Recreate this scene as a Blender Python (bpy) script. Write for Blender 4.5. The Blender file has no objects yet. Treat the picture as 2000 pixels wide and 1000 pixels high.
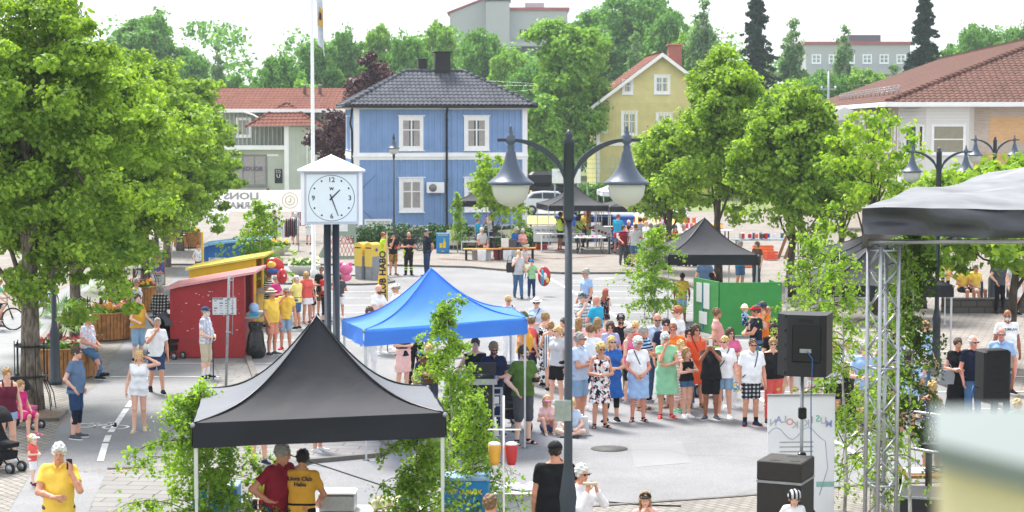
import bpy, math, random, time
import numpy as np
from math import radians as R, sin, cos, pi
from mathutils import Vector, Matrix
T0=time.time()
S=bpy.context.scene
COL=S.collection
# ---------------------------------------------------------------- camera
CAMZ, FPX, HOR=6.0, 3800.0, 235.0
PITCH=math.atan((500-HOR)/FPX)
cd=bpy.data.cameras.new('camera');cam=bpy.data.objects.new('camera', cd);COL.objects.link(cam)
cam.location=(0, 0, CAMZ);cam.rotation_euler=(pi/2-PITCH, 0, 0)
cd.sensor_width=36;cd.lens=36*FPX/2000;cd.clip_start=.1;cd.clip_end=3000
cd.dof.use_dof=True;cd.dof.focus_distance=38;cd.dof.aperture_fstop=3.8
S.camera=cam
# ---------------------------------------------------------------- sky and sun
SUN_EL, SUN_AZ=R(58), R(-28)
w=bpy.data.worlds.new('World');S.world=w;w.use_nodes=True
nt=w.node_tree;nt.nodes.clear()
N=lambda t:nt.nodes.new(t)
out=N('ShaderNodeOutputWorld');bg=N('ShaderNodeBackground');sky=N('ShaderNodeTexSky')
sky.sky_type='NISHITA';sky.sun_disc=False;sky.sun_elevation=SUN_EL;sky.sun_rotation=SUN_AZ
sky.dust_density=3;sky.air_density=1
tc=N('ShaderNodeTexCoord');mp=N('ShaderNodeMapping');mp.inputs['Scale'].default_value=(1, 1, 3.2)
noi=N('ShaderNodeTexNoise');noi.inputs['Scale'].default_value=2.2;noi.inputs['Detail'].default_value=6
ramp=N('ShaderNodeValToRGB');ramp.color_ramp.elements[0].position=.30;ramp.color_ramp.elements[1].position=.58
ramp.color_ramp.elements[0].color=(.72, .72, .72, 1);ramp.color_ramp.elements[1].color=(.97, .97, .97, 1)
mix=N('ShaderNodeMixRGB');mix.inputs[2].default_value=(6.9, 7.15, 7.45, 1)
L=nt.links.new
L(tc.outputs['Generated'], mp.inputs[0]);L(mp.outputs[0], noi.inputs['Vector']);L(noi.outputs[0], ramp.inputs[0])
cm=N('ShaderNodeMixRGB');cm.inputs[1].default_value=(4.3, 4.6, 5.0, 1);cm.inputs[2].default_value=(6.6, 6.8, 7.0, 1);L(noi.outputs[0], cm.inputs[0]);L(cm.outputs[0], mix.inputs[2])
L(ramp.outputs[0], mix.inputs[0]);L(sky.outputs[0], mix.inputs[1]);L(mix.outputs[0], bg.inputs[0]);L(bg.outputs[0], out.inputs[0])
bg.inputs[1].default_value=.11
sl=bpy.data.lights.new('sun', 'SUN');sl.energy=3.3;sl.angle=R(16);sl.color=(1, .965, .91)
so=bpy.data.objects.new('sun', sl);COL.objects.link(so)
sd=Vector((sin(SUN_AZ)*cos(SUN_EL), cos(SUN_AZ)*cos(SUN_EL), sin(SUN_EL)))
so.rotation_euler=sd.to_track_quat('Z', 'Y').to_euler()
S.view_settings.view_transform='Standard';S.view_settings.look='None';S.view_settings.gamma=1
S.view_settings.exposure=1.3
S.render.engine='CYCLES'
S.cycles.max_bounces=6;S.cycles.transparent_max_bounces=8
# ---------------------------------------------------------------- helpers
FWD=Vector((0, cos(PITCH), -sin(PITCH)));UPV=Vector((0, sin(PITCH), cos(PITCH)))
def ray(px, py):return FWD+Vector((1, 0, 0))*((px-1000)/FPX)+UPV*((500-py)/FPX)
def G(px, py, z=0.0):
 r=ray(px, py);t=(z-CAMZ)/r.z
 return Vector((r.x*t, r.y*t, z))
def DP(px, py, Y):
 r=ray(px, py);t=Y/r.y
 return Vector((r.x*t, Y, CAMZ+r.z*t))
def PY(px, Y, z=0.0):
 zc=Y*FWD.y+(z-CAMZ)*FWD.z
 return Vector(((px-1000)/FPX*zc, Y, z))
def srgb(h):
 h=h.lstrip('#');v=[int(h[i:i+2], 16)/255 for i in(0, 2, 4)]
 return tuple(c/12.92 if c<=.04045 else((c+.055)/1.055)**2.4 for c in v)
MATS={}
def newmat(name):
 m=bpy.data.materials.new(name);m.use_nodes=True
 b=m.node_tree.nodes['Principled BSDF']
 return m, m.node_tree, b
def mat(name, col, rough=.6, metal=0., var=.10, scale=6., bump=0., bscale=None, detail=4, spec=None, alpha=None, trans=0):
 if name in MATS:return MATS[name]
 if isinstance(col, str):col=srgb(col)
 m, t, b=newmat(name);n=t.nodes.new;l=t.links.new
 tc=n('ShaderNodeTexCoord');no=n('ShaderNodeTexNoise');no.inputs['Scale'].default_value=scale;no.inputs['Detail'].default_value=detail
 l(tc.outputs['Object'], no.inputs['Vector'])
 r=n('ShaderNodeValToRGB');e=r.color_ramp.elements
 e[0].position=.3;e[1].position=.7
 e[0].color=tuple(max(0, c*(1-var))for c in col)+(1, );e[1].color=tuple(min(1, c*(1+var))for c in col)+(1, )
 l(no.outputs[0], r.inputs[0]);l(r.outputs[0], b.inputs['Base Color'])
 b.inputs['Roughness'].default_value=rough;b.inputs['Metallic'].default_value=metal
 if spec is not None:b.inputs['Specular IOR Level'].default_value=spec
 if alpha is not None:b.inputs['Alpha'].default_value=alpha
 if trans:b.inputs['Transmission Weight'].default_value=trans
 if bump:
  n2=n('ShaderNodeTexNoise');n2.inputs['Scale'].default_value=bscale or scale*4;n2.inputs['Detail'].default_value=5
  l(tc.outputs['Object'], n2.inputs['Vector'])
  bp=n('ShaderNodeBump');bp.inputs['Strength'].default_value=bump;bp.inputs['Distance'].default_value=.02
  l(n2.outputs[0], bp.inputs['Height']);l(bp.outputs[0], b.inputs['Normal'])
 MATS[name]=m;return m
def c4(c):
 if isinstance(c, str):c=srgb(c)
 return tuple(c)+(1, )
class MB:
 def __init__(s):s.v=[];s.f=[];s.m=[];s.sm=[]
 def add(s, vs, fs, mi=0, smooth=False, M=None):
  o=len(s.v)
  s.v+=[tuple(M@Vector(p))for p in vs]if M else[tuple(p)for p in vs]
  for f in fs:s.f.append(tuple(i+o for i in f));s.m.append(mi);s.sm.append(smooth)
  return s
 def box(s, x0, x1, y0, y1, z0, z1, mi=0, M=None):
  v=[(x, y, z)for z in(z0, z1)for y in(y0, y1)for x in(x0, x1)]
  return s.add(v, [(0, 2, 3, 1), (4, 5, 7, 6), (0, 1, 5, 4), (2, 6, 7, 3), (0, 4, 6, 2), (1, 3, 7, 5)], mi, False, M)
 def cbox(s, c, sx, sy, sz, mi=0, rz=0, M=None):
  m=Matrix.Translation(Vector(c))@Matrix.Rotation(rz, 4, 'Z')
  if M:m=M@m
  return s.box(-sx/2, sx/2, -sy/2, sy/2, -sz/2, sz/2, mi, m)
 def bbox(s, x0, x1, y0, y1, z0, z1, b=.01, mi=0, M=None):
  v=[];f=[]
  def ring(z, i):return[(x0+i+b, y0+i, z), (x1-i-b, y0+i, z), (x1-i, y0+i+b, z), (x1-i, y1-i-b, z), (x1-i-b, y1-i, z), (x0+i+b, y1-i, z), (x0+i, y1-i-b, z), (x0+i, y0+i+b, z)]
  for z, i in((z0, b), (z0+b, 0), (z1-b, 0), (z1, b)):v+=ring(z, i)
  for k in range(3):
   for j in range(8):f.append((k*8+j, k*8+(j+1)%8, k*8+8+(j+1)%8, k*8+8+j))
  f.append(tuple(range(7, -1, -1)));f.append(tuple(range(24, 32)))
  return s.add(v, f, mi, False, M)
 def tube(s, pts, r, n=8, mi=0, smooth=True, M=None, cap=True):
  pts=[Vector(p)for p in pts];rs=r if isinstance(r, (list, tuple))else[r]*len(pts)
  v=[];f=[];pr=None
  for i, p in enumerate(pts):
   d=(pts[min(i+1, len(pts)-1)]-pts[max(i-1, 0)]).normalized()
   if pr is None:pr=Vector((1, 0, 0))if abs(d.x)<.8 else Vector((0, 1, 0))
   a=(pr-d*pr.dot(d)).normalized();pr=a;b=d.cross(a)
   for k in range(n):
    t=2*pi*k/n;v.append(p+(a*cos(t)+b*sin(t))*rs[i])
  for i in range(len(pts)-1):
   for k in range(n):f.append((i*n+k, i*n+(k+1)%n, (i+1)*n+(k+1)%n, (i+1)*n+k))
  s.add(v, f, mi, smooth, M)
  if cap:
   o=len(s.v)-len(v)
   s.f+=[tuple(o+k for k in range(n-1, -1, -1)), tuple(o+(len(pts)-1)*n+k for k in range(n))];s.m+=[mi]*2;s.sm+=[False]*2
  return s
 def lathe(s, prof, c=(0, 0, 0), n=20, mi=0, smooth=True, M=None, mis=None):
  v=[];f=[];c=Vector(c)
  for(r, z)in prof:
   for k in range(n):t=2*pi*k/n;v.append((c.x+r*cos(t), c.y+r*sin(t), c.z+z))
  for i in range(len(prof)-1):
   ff=[(i*n+k, i*n+(k+1)%n, (i+1)*n+(k+1)%n, (i+1)*n+k)for k in range(n)]
   f+=ff
  s.add(v, f, mi, smooth, M)
  o=len(s.v)-len(v)
  s.f+=[tuple(o+k for k in range(n-1, -1, -1)), tuple(o+(len(prof)-1)*n+k for k in range(n))];s.m+=[mi]*2;s.sm+=[smooth]*2
  return s
 def ell(s, c, r, n=12, mi=0, M=None):
  k=n//2+1
  prof=[(max(1e-4, sin(pi*i/k)), -cos(pi*i/k))for i in range(k+1)]
  m=Matrix.Translation(Vector(c))@Matrix.Diagonal((*r, 1))
  return s.lathe(prof, (0, 0, 0), n, mi, True, (M@m)if M else m)
 def prism(s, poly, h0, h1, mi=0, M=None, axis='Z'):
  n=len(poly)
  if axis=='Z':v=[(x, y, h0)for x, y in poly]+[(x, y, h1)for x, y in poly]
  elif axis=='Y':v=[(x, h0, z)for x, z in poly]+[(x, h1, z)for x, z in poly]
  else:v=[(h0, y, z)for y, z in poly]+[(h1, y, z)for y, z in poly]
  f=[tuple(range(n)), tuple(range(2*n-1, n-1, -1))]+[((i+1)%n, i, n+i, n+(i+1)%n)for i in range(n)]
  return s.add(v, f, mi, False, M)
 def build(s, name, mats, parent=None, loc=None, rz=0, smooth=None, fixn=True):
  me=bpy.data.meshes.new(name);me.from_pydata(s.v, [], s.f)
  for m in(mats if isinstance(mats, (list, tuple))else[mats]):me.materials.append(m)
  me.polygons.foreach_set('material_index', s.m)
  me.polygons.foreach_set('use_smooth', [smooth]*len(s.f)if smooth is not None else s.sm)
  me.update()
  if fixn:
   import bmesh
   bm=bmesh.new();bm.from_mesh(me);bmesh.ops.recalc_face_normals(bm, faces=bm.faces);bm.to_mesh(me);bm.free()
  o=bpy.data.objects.new(name, me);COL.objects.link(o)
  if parent is not None:o.parent=parent
  if loc is not None:o.location=loc
  if rz:o.rotation_euler=(0, 0, rz)
  return o
def tag(o, label=None, cat=None, group=None, kind=None):
 if label:o['label']=label
 if cat:o['category']=cat
 if group:o['group']=group
 if kind:o['kind']=kind
 return o
def thing(name, label, cat, loc=(0, 0, 0), rz=0, group=None):
 o=bpy.data.objects.new(name, None);COL.objects.link(o);o.location=loc;o.rotation_euler=(0, 0, rz)
 o.empty_display_size=.2
 return tag(o, label, cat, group)
def struct(name, mb, mats, **k):return tag(mb.build(name, mats, **k), kind='structure')
def copy_tree(o, parent=None):
 c=o.copy();COL.objects.link(c)
 if parent is not None:c.parent=parent
 for ch in list(o.children):copy_tree(ch, c)
 return c
def dup(o, loc, rz=0, label=None, sc=None):
 c=copy_tree(o);c.location=loc;c.rotation_euler=(0, 0, rz)
 if sc:c.scale=(sc, )*3
 if label:c['label']=label
 return c
def np_obj(name, V, Q, mats, parent=None, mi=None, smooth=True):
 me=bpy.data.meshes.new(name);V=np.asarray(V, np.float32);Q=np.asarray(Q, np.int32);k=Q.shape[1]
 me.vertices.add(len(V));me.vertices.foreach_set('co', V.ravel())
 me.loops.add(Q.size);me.loops.foreach_set('vertex_index', Q.ravel())
 me.polygons.add(len(Q));me.polygons.foreach_set('loop_start', np.arange(0, Q.size, k, dtype=np.int32))
 me.polygons.foreach_set('loop_total', np.full(len(Q), k, np.int32))
 if mi is not None:me.polygons.foreach_set('material_index', np.asarray(mi, np.int32))
 me.polygons.foreach_set('use_smooth', np.full(len(Q), smooth, bool))
 for m in(mats if isinstance(mats, (list, tuple))else[mats]):me.materials.append(m)
 me.update(calc_edges=True)
 o=bpy.data.objects.new(name, me);COL.objects.link(o)
 if parent is not None:o.parent=parent
 return o
def text(name, s, size, m, parent=None, loc=(0, 0, 0), rot=(pi/2, 0, 0), mirror=False, depth=.002, align='CENTER', bold=0, sx=1):
 cu=bpy.data.curves.new('lettering', 'FONT');cu.body=s;cu.size=size;cu.align_x=align;cu.align_y='CENTER'
 cu.extrude=depth;cu.offset=bold;cu.resolution_u=2
 tmp=bpy.data.objects.new('tmp', cu);COL.objects.link(tmp)
 dg=bpy.context.evaluated_depsgraph_get();me=bpy.data.meshes.new_from_object(tmp.evaluated_get(dg))
 bpy.data.objects.remove(tmp);bpy.data.curves.remove(cu)
 if mirror or sx!=1:me.transform(Matrix.Diagonal((-sx if mirror else sx, 1, 1, 1)))
 if mirror:me.flip_normals()
 me.materials.clear();me.materials.append(m)
 o=bpy.data.objects.new(name, me);COL.objects.link(o);o.location=loc;o.rotation_euler=rot
 if parent is not None:o.parent=parent
 return o
 # ---------------------------------------------------------------- cloth colours and patterns
CC=dict(white='#eceef2', cream='#f0e6c8', black='#121318', grey='#8d9096', dgrey='#4b4e55', lgrey='#c3c5ca', navy='#1a2442', dnavy='#101a30', blue='#2a62b0', jeans='#45698f', ljeans='#8fb0cf', djeans='#253f66', sky='#9fbfe8', pale='#bfd3ea', teal='#1e9fc8', turq='#25a5cf', pink='#dd6c98', hotpink='#c92a7a', rose='#e9a9a4', blush='#eec3be', coral='#e2625c', red='#bd2a32', maroon='#5e1730', burg='#8c1c30', orange='#e8742a', dorange='#d9552e', yellow='#f2cb55', pyellow='#efe08a', mustard='#e0a63a', green='#9fca9a', olive='#4c6b2c', khaki='#a99b82', sand='#c9bda5', beige='#ddd2bd', brown='#6b4a30', lime='#b8dc30', hiviz='#c6ea2a', skinred='#d8907a', lav='#a9b3dc', steel='#5b7391', mint='#7fd0b0')
def cloth(spec):
 key='cloth '+spec
 if key in MATS:return MATS[key]
 if '/' not in spec:
  return mat(key, CC[spec], rough=.85, var=.06, scale=9, bump=.6, bscale=14, spec=.25)
 p=spec.split('/');kind=p[0];cols=[c4(CC[q])for q in p[1:]]
 m, t, b=newmat(key);n=t.nodes.new;l=t.links.new
 tc=n('ShaderNodeTexCoord');b.inputs['Roughness'].default_value=.85;b.inputs['Specular IOR Level'].default_value=.25
 def mixc(fac, a, c):
  x=n('ShaderNodeMixRGB')
  for i, q in((1, a), (2, c)):
   if isinstance(q, tuple):x.inputs[i].default_value=q
   else:l(q, x.inputs[i])
  l(fac, x.inputs[0]);return x.outputs[0]
 def step(sock, th, w=.02, inv=False):
  r=n('ShaderNodeValToRGB');e=r.color_ramp.elements;e[0].position=max(0, th-w);e[1].position=min(1, th+w)
  e[0].color=(1, 1, 1, 1)if inv else(0, 0, 0, 1);e[1].color=(0, 0, 0, 1)if inv else(1, 1, 1, 1)
  l(sock, r.inputs[0]);return r.outputs[0]
 def wave(axis, sc, th=.5):
  wv=n('ShaderNodeTexWave');wv.bands_direction=axis;wv.inputs['Scale'].default_value=sc;wv.inputs['Distortion'].default_value=.4
  l(tc.outputs['Object'], wv.inputs[0]);return step(wv.outputs['Fac'], th, .08)
 if kind=='stripe':c=mixc(wave('Z', 5), cols[0], cols[1])
 elif kind=='fine':c=mixc(wave('Z', 10, .6), cols[0], cols[1])
 elif kind=='vstripe':c=mixc(wave('X', 6), cols[0], cols[1])
 elif kind=='plaid':
  c=mixc(wave('X', 4, .6), cols[0], cols[1]);c2=mixc(wave('Z', 4, .6), c, cols[-1]);c=c2
 elif kind in('floral', 'dots'):
  vo=n('ShaderNodeTexVoronoi');vo.inputs['Scale'].default_value=16 if kind=='floral' else 26
  l(tc.outputs['Object'], vo.inputs['Vector'])
  if kind=='floral':
   no=n('ShaderNodeTexNoise');no.inputs['Scale'].default_value=14;no.inputs['Detail'].default_value=3;l(tc.outputs['Object'], no.inputs['Vector'])
   c=mixc(step(no.outputs[0], .52), cols[0], cols[1]);c=mixc(step(vo.outputs['Distance'], .33, .03, True), c, cols[-1])
  else:c=mixc(step(vo.outputs['Distance'], .32, .03, True), cols[0], cols[1])
 if isinstance(c, tuple):b.inputs['Base Color'].default_value=c
 else:l(c, b.inputs['Base Color'])
 MATS[key]=m;return m
SKINS=dict(f='#e0ae97', t='#cf9378', r='#d6927f', p='#ebc2ae', b='#9a6248', d='#5a3a2a')
def skinmat(k):return mat('skin '+k, SKINS[k], rough=.5, var=.06, scale=14, spec=.4)
HAIRC=dict(brown='#4a3222', dark='#1c1512', black='#0f0d0e', blond='#cfae72', dblond='#9c7a4c', grey='#9b9a97', white='#dad9d6', red='#8a4a26', lbrown='#75583a', copper='#a8613a')
def hairmat(k):return mat('hair '+k, HAIRC[k], rough=.55, var=.35, scale=22, bump=.8, bscale=60)
# ---------------------------------------------------------------- implicit surfaces
def sdf_grid(prims, h, cuts=()):
 if not prims:return None
 lo=np.full(3, 1e9);hi=-lo
 for p in prims:
  if p[0]=='c':a, b, ra, rb=p[1:5];m=max(ra, rb);lo=np.minimum(lo, np.minimum(a, b)-m);hi=np.maximum(hi, np.maximum(a, b)+m)
  elif p[0]=='e':m=max(p[2]);lo=np.minimum(lo, np.array(p[1])-m);hi=np.maximum(hi, np.array(p[1])+m)
 lo=lo-2.5*h;hi=hi+2.5*h
 n=np.ceil((hi-lo)/h).astype(int)+1
 ax=[(lo[i]+h*np.arange(n[i])).astype(np.float32)for i in range(3)]
 F=np.full(n, .25, np.float32)
 for p in prims:
  if p[0]=='c':
   _, a, b, ra, rb, k, cap=p;m=max(ra, rb);pl=np.minimum(a, b)-m;ph=np.maximum(a, b)+m
  elif p[0]=='e':
   _, c, r, Rm, k=p;m=max(r);pl=np.array(c)-m;ph=np.array(c)+m;cap=0
  else:
   _, c, r, Rm, k=p;m=max(r);pl=np.array(c)-m;ph=np.array(c)+m
  pad=k+2*h
  i0=np.clip(((pl-pad-lo)/h).astype(int), 0, n-1);i1=np.clip(((ph+pad-lo)/h).astype(int)+2, 1, n)
  sl=tuple(slice(i0[i], i1[i])for i in range(3))
  X=ax[0][sl[0]][:, None, None];Y=ax[1][sl[1]][None, :, None];Z=ax[2][sl[2]][None, None, :]
  if p[0]=='c':
   ab=np.array(b)-a;L2=max(1e-9, ab@ab);dx=X-a[0];dy=Y-a[1];dz=Z-a[2]
   tt=(dx*ab[0]+dy*ab[1]+dz*ab[2])/L2;t=np.clip(tt, 0, 1)
   d=np.sqrt((dx-t*ab[0])**2+(dy-t*ab[1])**2+(dz-t*ab[2])**2)-(ra+(rb-ra)*t)
   if cap:d=np.maximum(d, (tt-1)*math.sqrt(L2))
   if cap==2:d=np.maximum(d, -tt*math.sqrt(L2))
  else:
   q=[X-c[0], Y-c[1], Z-c[2]]
   if Rm is not None:q=[Rm[0][i]*q[0]+Rm[1][i]*q[1]+Rm[2][i]*q[2]for i in range(3)]
   k0=np.sqrt((q[0]/r[0])**2+(q[1]/r[1])**2+(q[2]/r[2])**2)
   k1=np.sqrt((q[0]/r[0]**2)**2+(q[1]/r[1]**2)**2+(q[2]/r[2]**2)**2)+1e-6
   d=k0*(k0-1)/k1
  f=F[sl]
  if p[0]=='s':F[sl]=np.maximum(f, -d)
  elif k>0:
   hh=np.clip(.5+.5*(f-d)/k, 0, 1);F[sl]=f+(d-f)*hh-k*hh*(1-hh)
  else:F[sl]=np.minimum(f, d)
 for(pt, nn)in cuts:
  D=(ax[0]-pt[0])[:, None, None]*nn[0]+(ax[1]-pt[1])[None, :, None]*nn[1]+(ax[2]-pt[2])[None, None, :]*nn[2]
  F=np.maximum(F, D)
 F[0], F[-1]=.1, .1;F[:, 0]=.1;F[:, -1]=.1;F[:, :, 0]=.1;F[:, :, -1]=.1
 return F, lo
CORN=np.array([(i, j, k)for i in(0, 1)for j in(0, 1)for k in(0, 1)])
EDG=[(a, b)for a in range(8)for b in range(a+1, 8)if np.abs(CORN[a]-CORN[b]).sum()==1]
def snets(F, lo, h):
 Sg=F<0;s=Sg.astype(np.uint8)
 c=s[:-1, :-1, :-1]+s[1:, :-1, :-1]+s[:-1, 1:, :-1]+s[1:, 1:, :-1]+s[:-1, :-1, 1:]+s[1:, :-1, 1:]+s[:-1, 1:, 1:]+s[1:, 1:, 1:]
 act=(c>0)&(c<8);cells=np.argwhere(act)
 if len(cells)==0:return np.zeros((0, 3)), np.zeros((0, 4), int)
 idx=np.full(act.shape, -1, np.int64);idx[act]=np.arange(len(cells))
 fv=[F[cells[:, 0]+q[0], cells[:, 1]+q[1], cells[:, 2]+q[2]]for q in CORN]
 pos=np.zeros((len(cells), 3));cnt=np.zeros(len(cells))
 for a, b in EDG:
  m=(fv[a]<0)!=(fv[b]<0)
  t=(fv[a][m]/(fv[a][m]-fv[b][m]))[:, None]
  pos[m]+=CORN[a]+t*(CORN[b]-CORN[a]);cnt[m]+=1
 V=lo+h*(cells+pos/cnt[:, None]);Q=[]
 for axi in range(3):
  u, v=[(1, 2), (2, 0), (0, 1)][axi]
  A=Sg.take(range(0, Sg.shape[axi]-1), axis=axi);B=Sg.take(range(1, Sg.shape[axi]), axis=axi)
  for fl, msk in((0, A&~B), (1, ~A&B)):
   e=np.argwhere(msk);ok=(e[:, u]>0)&(e[:, v]>0)&(e[:, u]<Sg.shape[u]-1)&(e[:, v]<Sg.shape[v]-1);e=e[ok]
   if not len(e):continue
   du=np.zeros(3, int);du[u]=1;dv=np.zeros(3, int);dv[v]=1
   g=lambda o:idx[tuple((e-o).T)]
   q=np.stack([g(du+dv), g(dv), g(du*0), g(du)], 1)
   Q.append(q[:, ::-1]if fl else q)
 return V, np.concatenate(Q)
def smesh(prims, h, cuts=()):
 F, lo=sdf_grid(prims, h, cuts);return snets(F, lo, h)
CLOTHN={'shirt', 'polo_shirt', 'jacket', 'tunic', 'tank_top', 'sleeveless_top', 'dress', 'skirt', 'shorts', 'trousers', 'tied_jacket', 'reflective_vest'}
def smesh_obj(name, prims, h, mats, parent=None, cuts=()):
 V, Q=smesh(prims, h, cuts)
 if name in('hair', 'beard')and len(V):
  x, y, z=V.T;c_=V.mean(0);r=V-c_;r/=np.linalg.norm(r, axis=1)[:, None]+1e-6;q=NP[0]*2.3
  V=V+r*((.0045*np.sin(x*95+3*np.sin(z*37+q))+.004*np.sin(y*80+z*55+q)+.003*np.sin(z*140+x*60))[:, None])
 if name in CLOTHN and len(V):
  x, y, z=V.T;q=NP[0]*1.7;sw=z*9+q
  a=np.sin(x*31+y*23+2.2*np.sin(sw)+q)+.7*np.sin(z*38+x*17-y*13+1.7*np.sin(x*21+q))+.5*np.sin(z*21-x*40+q)
  r=np.stack([x, y, 0*x], 1);r/=np.linalg.norm(r, axis=1)[:, None]+.05
  V=V+r*(a*(.0042 if name not in('dress', 'skirt', 'tunic')else .0065))[:, None]
 return np_obj(name, V, Q, mats, parent)
def A3(*a):return np.array(a, float)
def tubeq(pts, rs, n=5):
 pts=[np.array(p, float)for p in pts];V=[];Q=[];pr=A3(1, 0, .1)
 for i, p in enumerate(pts):
  d=pts[min(i+1, len(pts)-1)]-pts[max(i-1, 0)];d/=np.linalg.norm(d)+1e-9
  a=pr-d*(pr@d)
  if np.linalg.norm(a)<.1:a=np.cross(d, A3(0, 1, 0))
  a/=np.linalg.norm(a);b=np.cross(d, a);pr=a
  for k in range(n):t=2*pi*k/n;V.append(p+(a*cos(t)+b*sin(t))*rs[i])
 for i in range(len(pts)-1):
  for k in range(n):Q.append((i*n+k, i*n+(k+1)%n, (i+1)*n+(k+1)%n, (i+1)*n+k))
 V.append(pts[-1]);c=len(V)-1;o=(len(pts)-1)*n
 for k in range(0, n):Q.append((o+k, o+(k+1)%n, c, c))
 Q=[q if q[2]!=q[3]else(q[0], q[1], q[2], q[0])for q in Q]
 return np.array(V), np.array([q for q in Q if len(set(q))==4]+[], int).reshape(-1, 4)
ARMS={'down':lambda s:((s*.235, .03, 1.16), (s*.255, -.04, .91), (0, -.15, -1)), 'loose':lambda s:((s*.245, .01, 1.16), (s*.26, -.10, .93), (0, -.3, -1)), 'pocket':lambda s:((s*.29, .08, 1.17), (s*.20, -.04, .99), (-s*.25, -.3, -.9)), 'hip':lambda s:((s*.36, .08, 1.20), (s*.20, -.04, 1.06), (-s*.8, -.3, -.3)), 'cross':lambda s:((s*.25, -.10, 1.17), (-s*.05, -.235, 1.20+s*.02), (-s, .15, .05)), 'clasp':lambda s:((s*.25, .01, 1.15), (s*.065, -.20, .98), (-s*.6, -.25, -.55)), 'hold':lambda s:((s*.245, -.02, 1.16), (s*.075, -.25, 1.12), (-s*.5, -.4, .1)), 'chin':lambda s:((s*.15, -.19, 1.21), (s*.05, -.20, 1.43), (-s*.2, .15, 1)), 'mouth':lambda s:((s*.25, -.17, 1.24), (s*.07, -.20, 1.45), (-s*.3, .1, .9)), 'ear':lambda s:((s*.27, -.13, 1.24), (s*.125, -.12, 1.50), (0, .25, 1)), 'photo':lambda s:((s*.21, -.22, 1.32), (s*.055, -.32, 1.52), (-s*.2, -.1, 1)), 'behind':lambda s:((s*.27, .10, 1.17), (s*.06, .19, .97), (-s, .1, -.3)), 'push':lambda s:((s*.25, -.04, 1.17), (s*.20, -.33, 1.04), (-s*.2, -1, -.1)), 'reach':lambda s:((s*.24, -.20, 1.24), (s*.20, -.45, 1.22), (-s*.1, -1, 0)), 'work':lambda s:((s*.26, -.12, 1.18), (s*.16, -.36, 1.04), (-s*.3, -.8, -.5)), 'up':lambda s:((s*.40, -.05, 1.46), (s*.17, .02, 1.60), (-s, .2, .3)), 'lap':lambda s:((s*.24, -.02, 1.17), (s*.12, -.25, 1.03), (-s*.3, -.8, -.2)), 'lean':lambda s:((s*.25, .12, 1.20), (s*.25, .16, .94), (0, .2, -1)), 'bike':lambda s:((s*.28, -.20, 1.26), (s*.26, -.44, 1.16), (0, -1, -.1)), 'out':lambda s:((s*.30, -.10, 1.20), (s*.42, -.28, 1.06), (s*.4, -.6, -.3)), 'hug':lambda s:((s*.22, -.16, 1.16), (-s*.02, -.30, 1.12), (-s, 0, 0)), }
LEGS={'stand':(0, ((-.10, -.015, .50), (-.115, .02, .085), (-.35, -1, 0)), ((.10, -.015, .50), (.115, .02, .085), (.35, -1, 0))), 'narrow':(0, ((-.065, -.015, .50), (-.065, .02, .085), (-.2, -1, 0)), ((.065, -.015, .50), (.065, .02, .085), (.2, -1, 0))), 'relax':(0, ((-.10, -.06, .50), (-.13, -.03, .085), (-.6, -1, 0)), ((.09, .0, .50), (.10, .03, .085), (.2, -1, 0))), 'walk':(-.02, ((-.09, .04, .49), (-.09, .27, .13), (0, -1, -.5)), ((.09, -.13, .50), (.09, -.27, .09), (0, -1, .1))), 'walkr':(-.02, ((-.09, -.13, .50), (-.09, -.27, .09), (0, -1, .1)), ((.09, .04, .49), (.09, .27, .13), (0, -1, -.5))), 'step':(0, ((-.09, -.05, .50), (-.10, -.10, .085), (-.2, -1, 0)), ((.09, .04, .49), (.10, .13, .09), (.2, -1, 0))), 'sit':(-.40, ((-.13, -.42, .52), (-.14, -.40, .085), (-.2, -1, 0)), ((.13, -.42, .52), (.14, -.40, .085), (.2, -1, 0))), 'perch':(-.20, ((-.12, -.30, .60), (-.14, -.50, .20), (-.1, -1, .3)), ((.12, -.22, .42), (.12, -.20, .085), (.1, -1, 0))), 'sitx':(-.40, ((-.11, -.42, .54), (-.11, -.38, .085), (-.1, -1, 0)), ((.04, -.44, .60), (-.16, -.60, .28), (-.2, -1, -.3))), 'sitout':(-.40, ((-.13, -.42, .50), (-.15, -.62, .12), (-.2, -1, .4)), ((.13, -.42, .52), (.14, -.46, .085), (.2, -1, 0))), 'floor':(-.80, ((-.17, -.30, .40), (-.10, -.44, .075), (0, -1, 0)), ((.17, -.30, .40), (.10, -.44, .075), (0, -1, 0))), 'tailor':(-.80, ((-.34, -.26, .18), (.06, -.40, .07), (1, -.3, 0)), ((.34, -.26, .18), (-.06, -.34, .07), (-1, -.3, 0))), 'bike':(.02, ((-.10, -.36, .78), (-.11, -.18, .42), (0, -1, -.1)), ((.10, -.26, .56), (.11, -.20, .17), (0, -1, -.1))), 'carried':(-.80, ((-.10, -.20, .10), (-.12, -.22, -.16), (0, -1, -.4)), ((.10, -.20, .10), (.12, -.22, -.16), (0, -1, -.4))), }
def rotm(axis, a):return np.array(Matrix.Rotation(a, 3, axis))
NP=[0]
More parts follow.
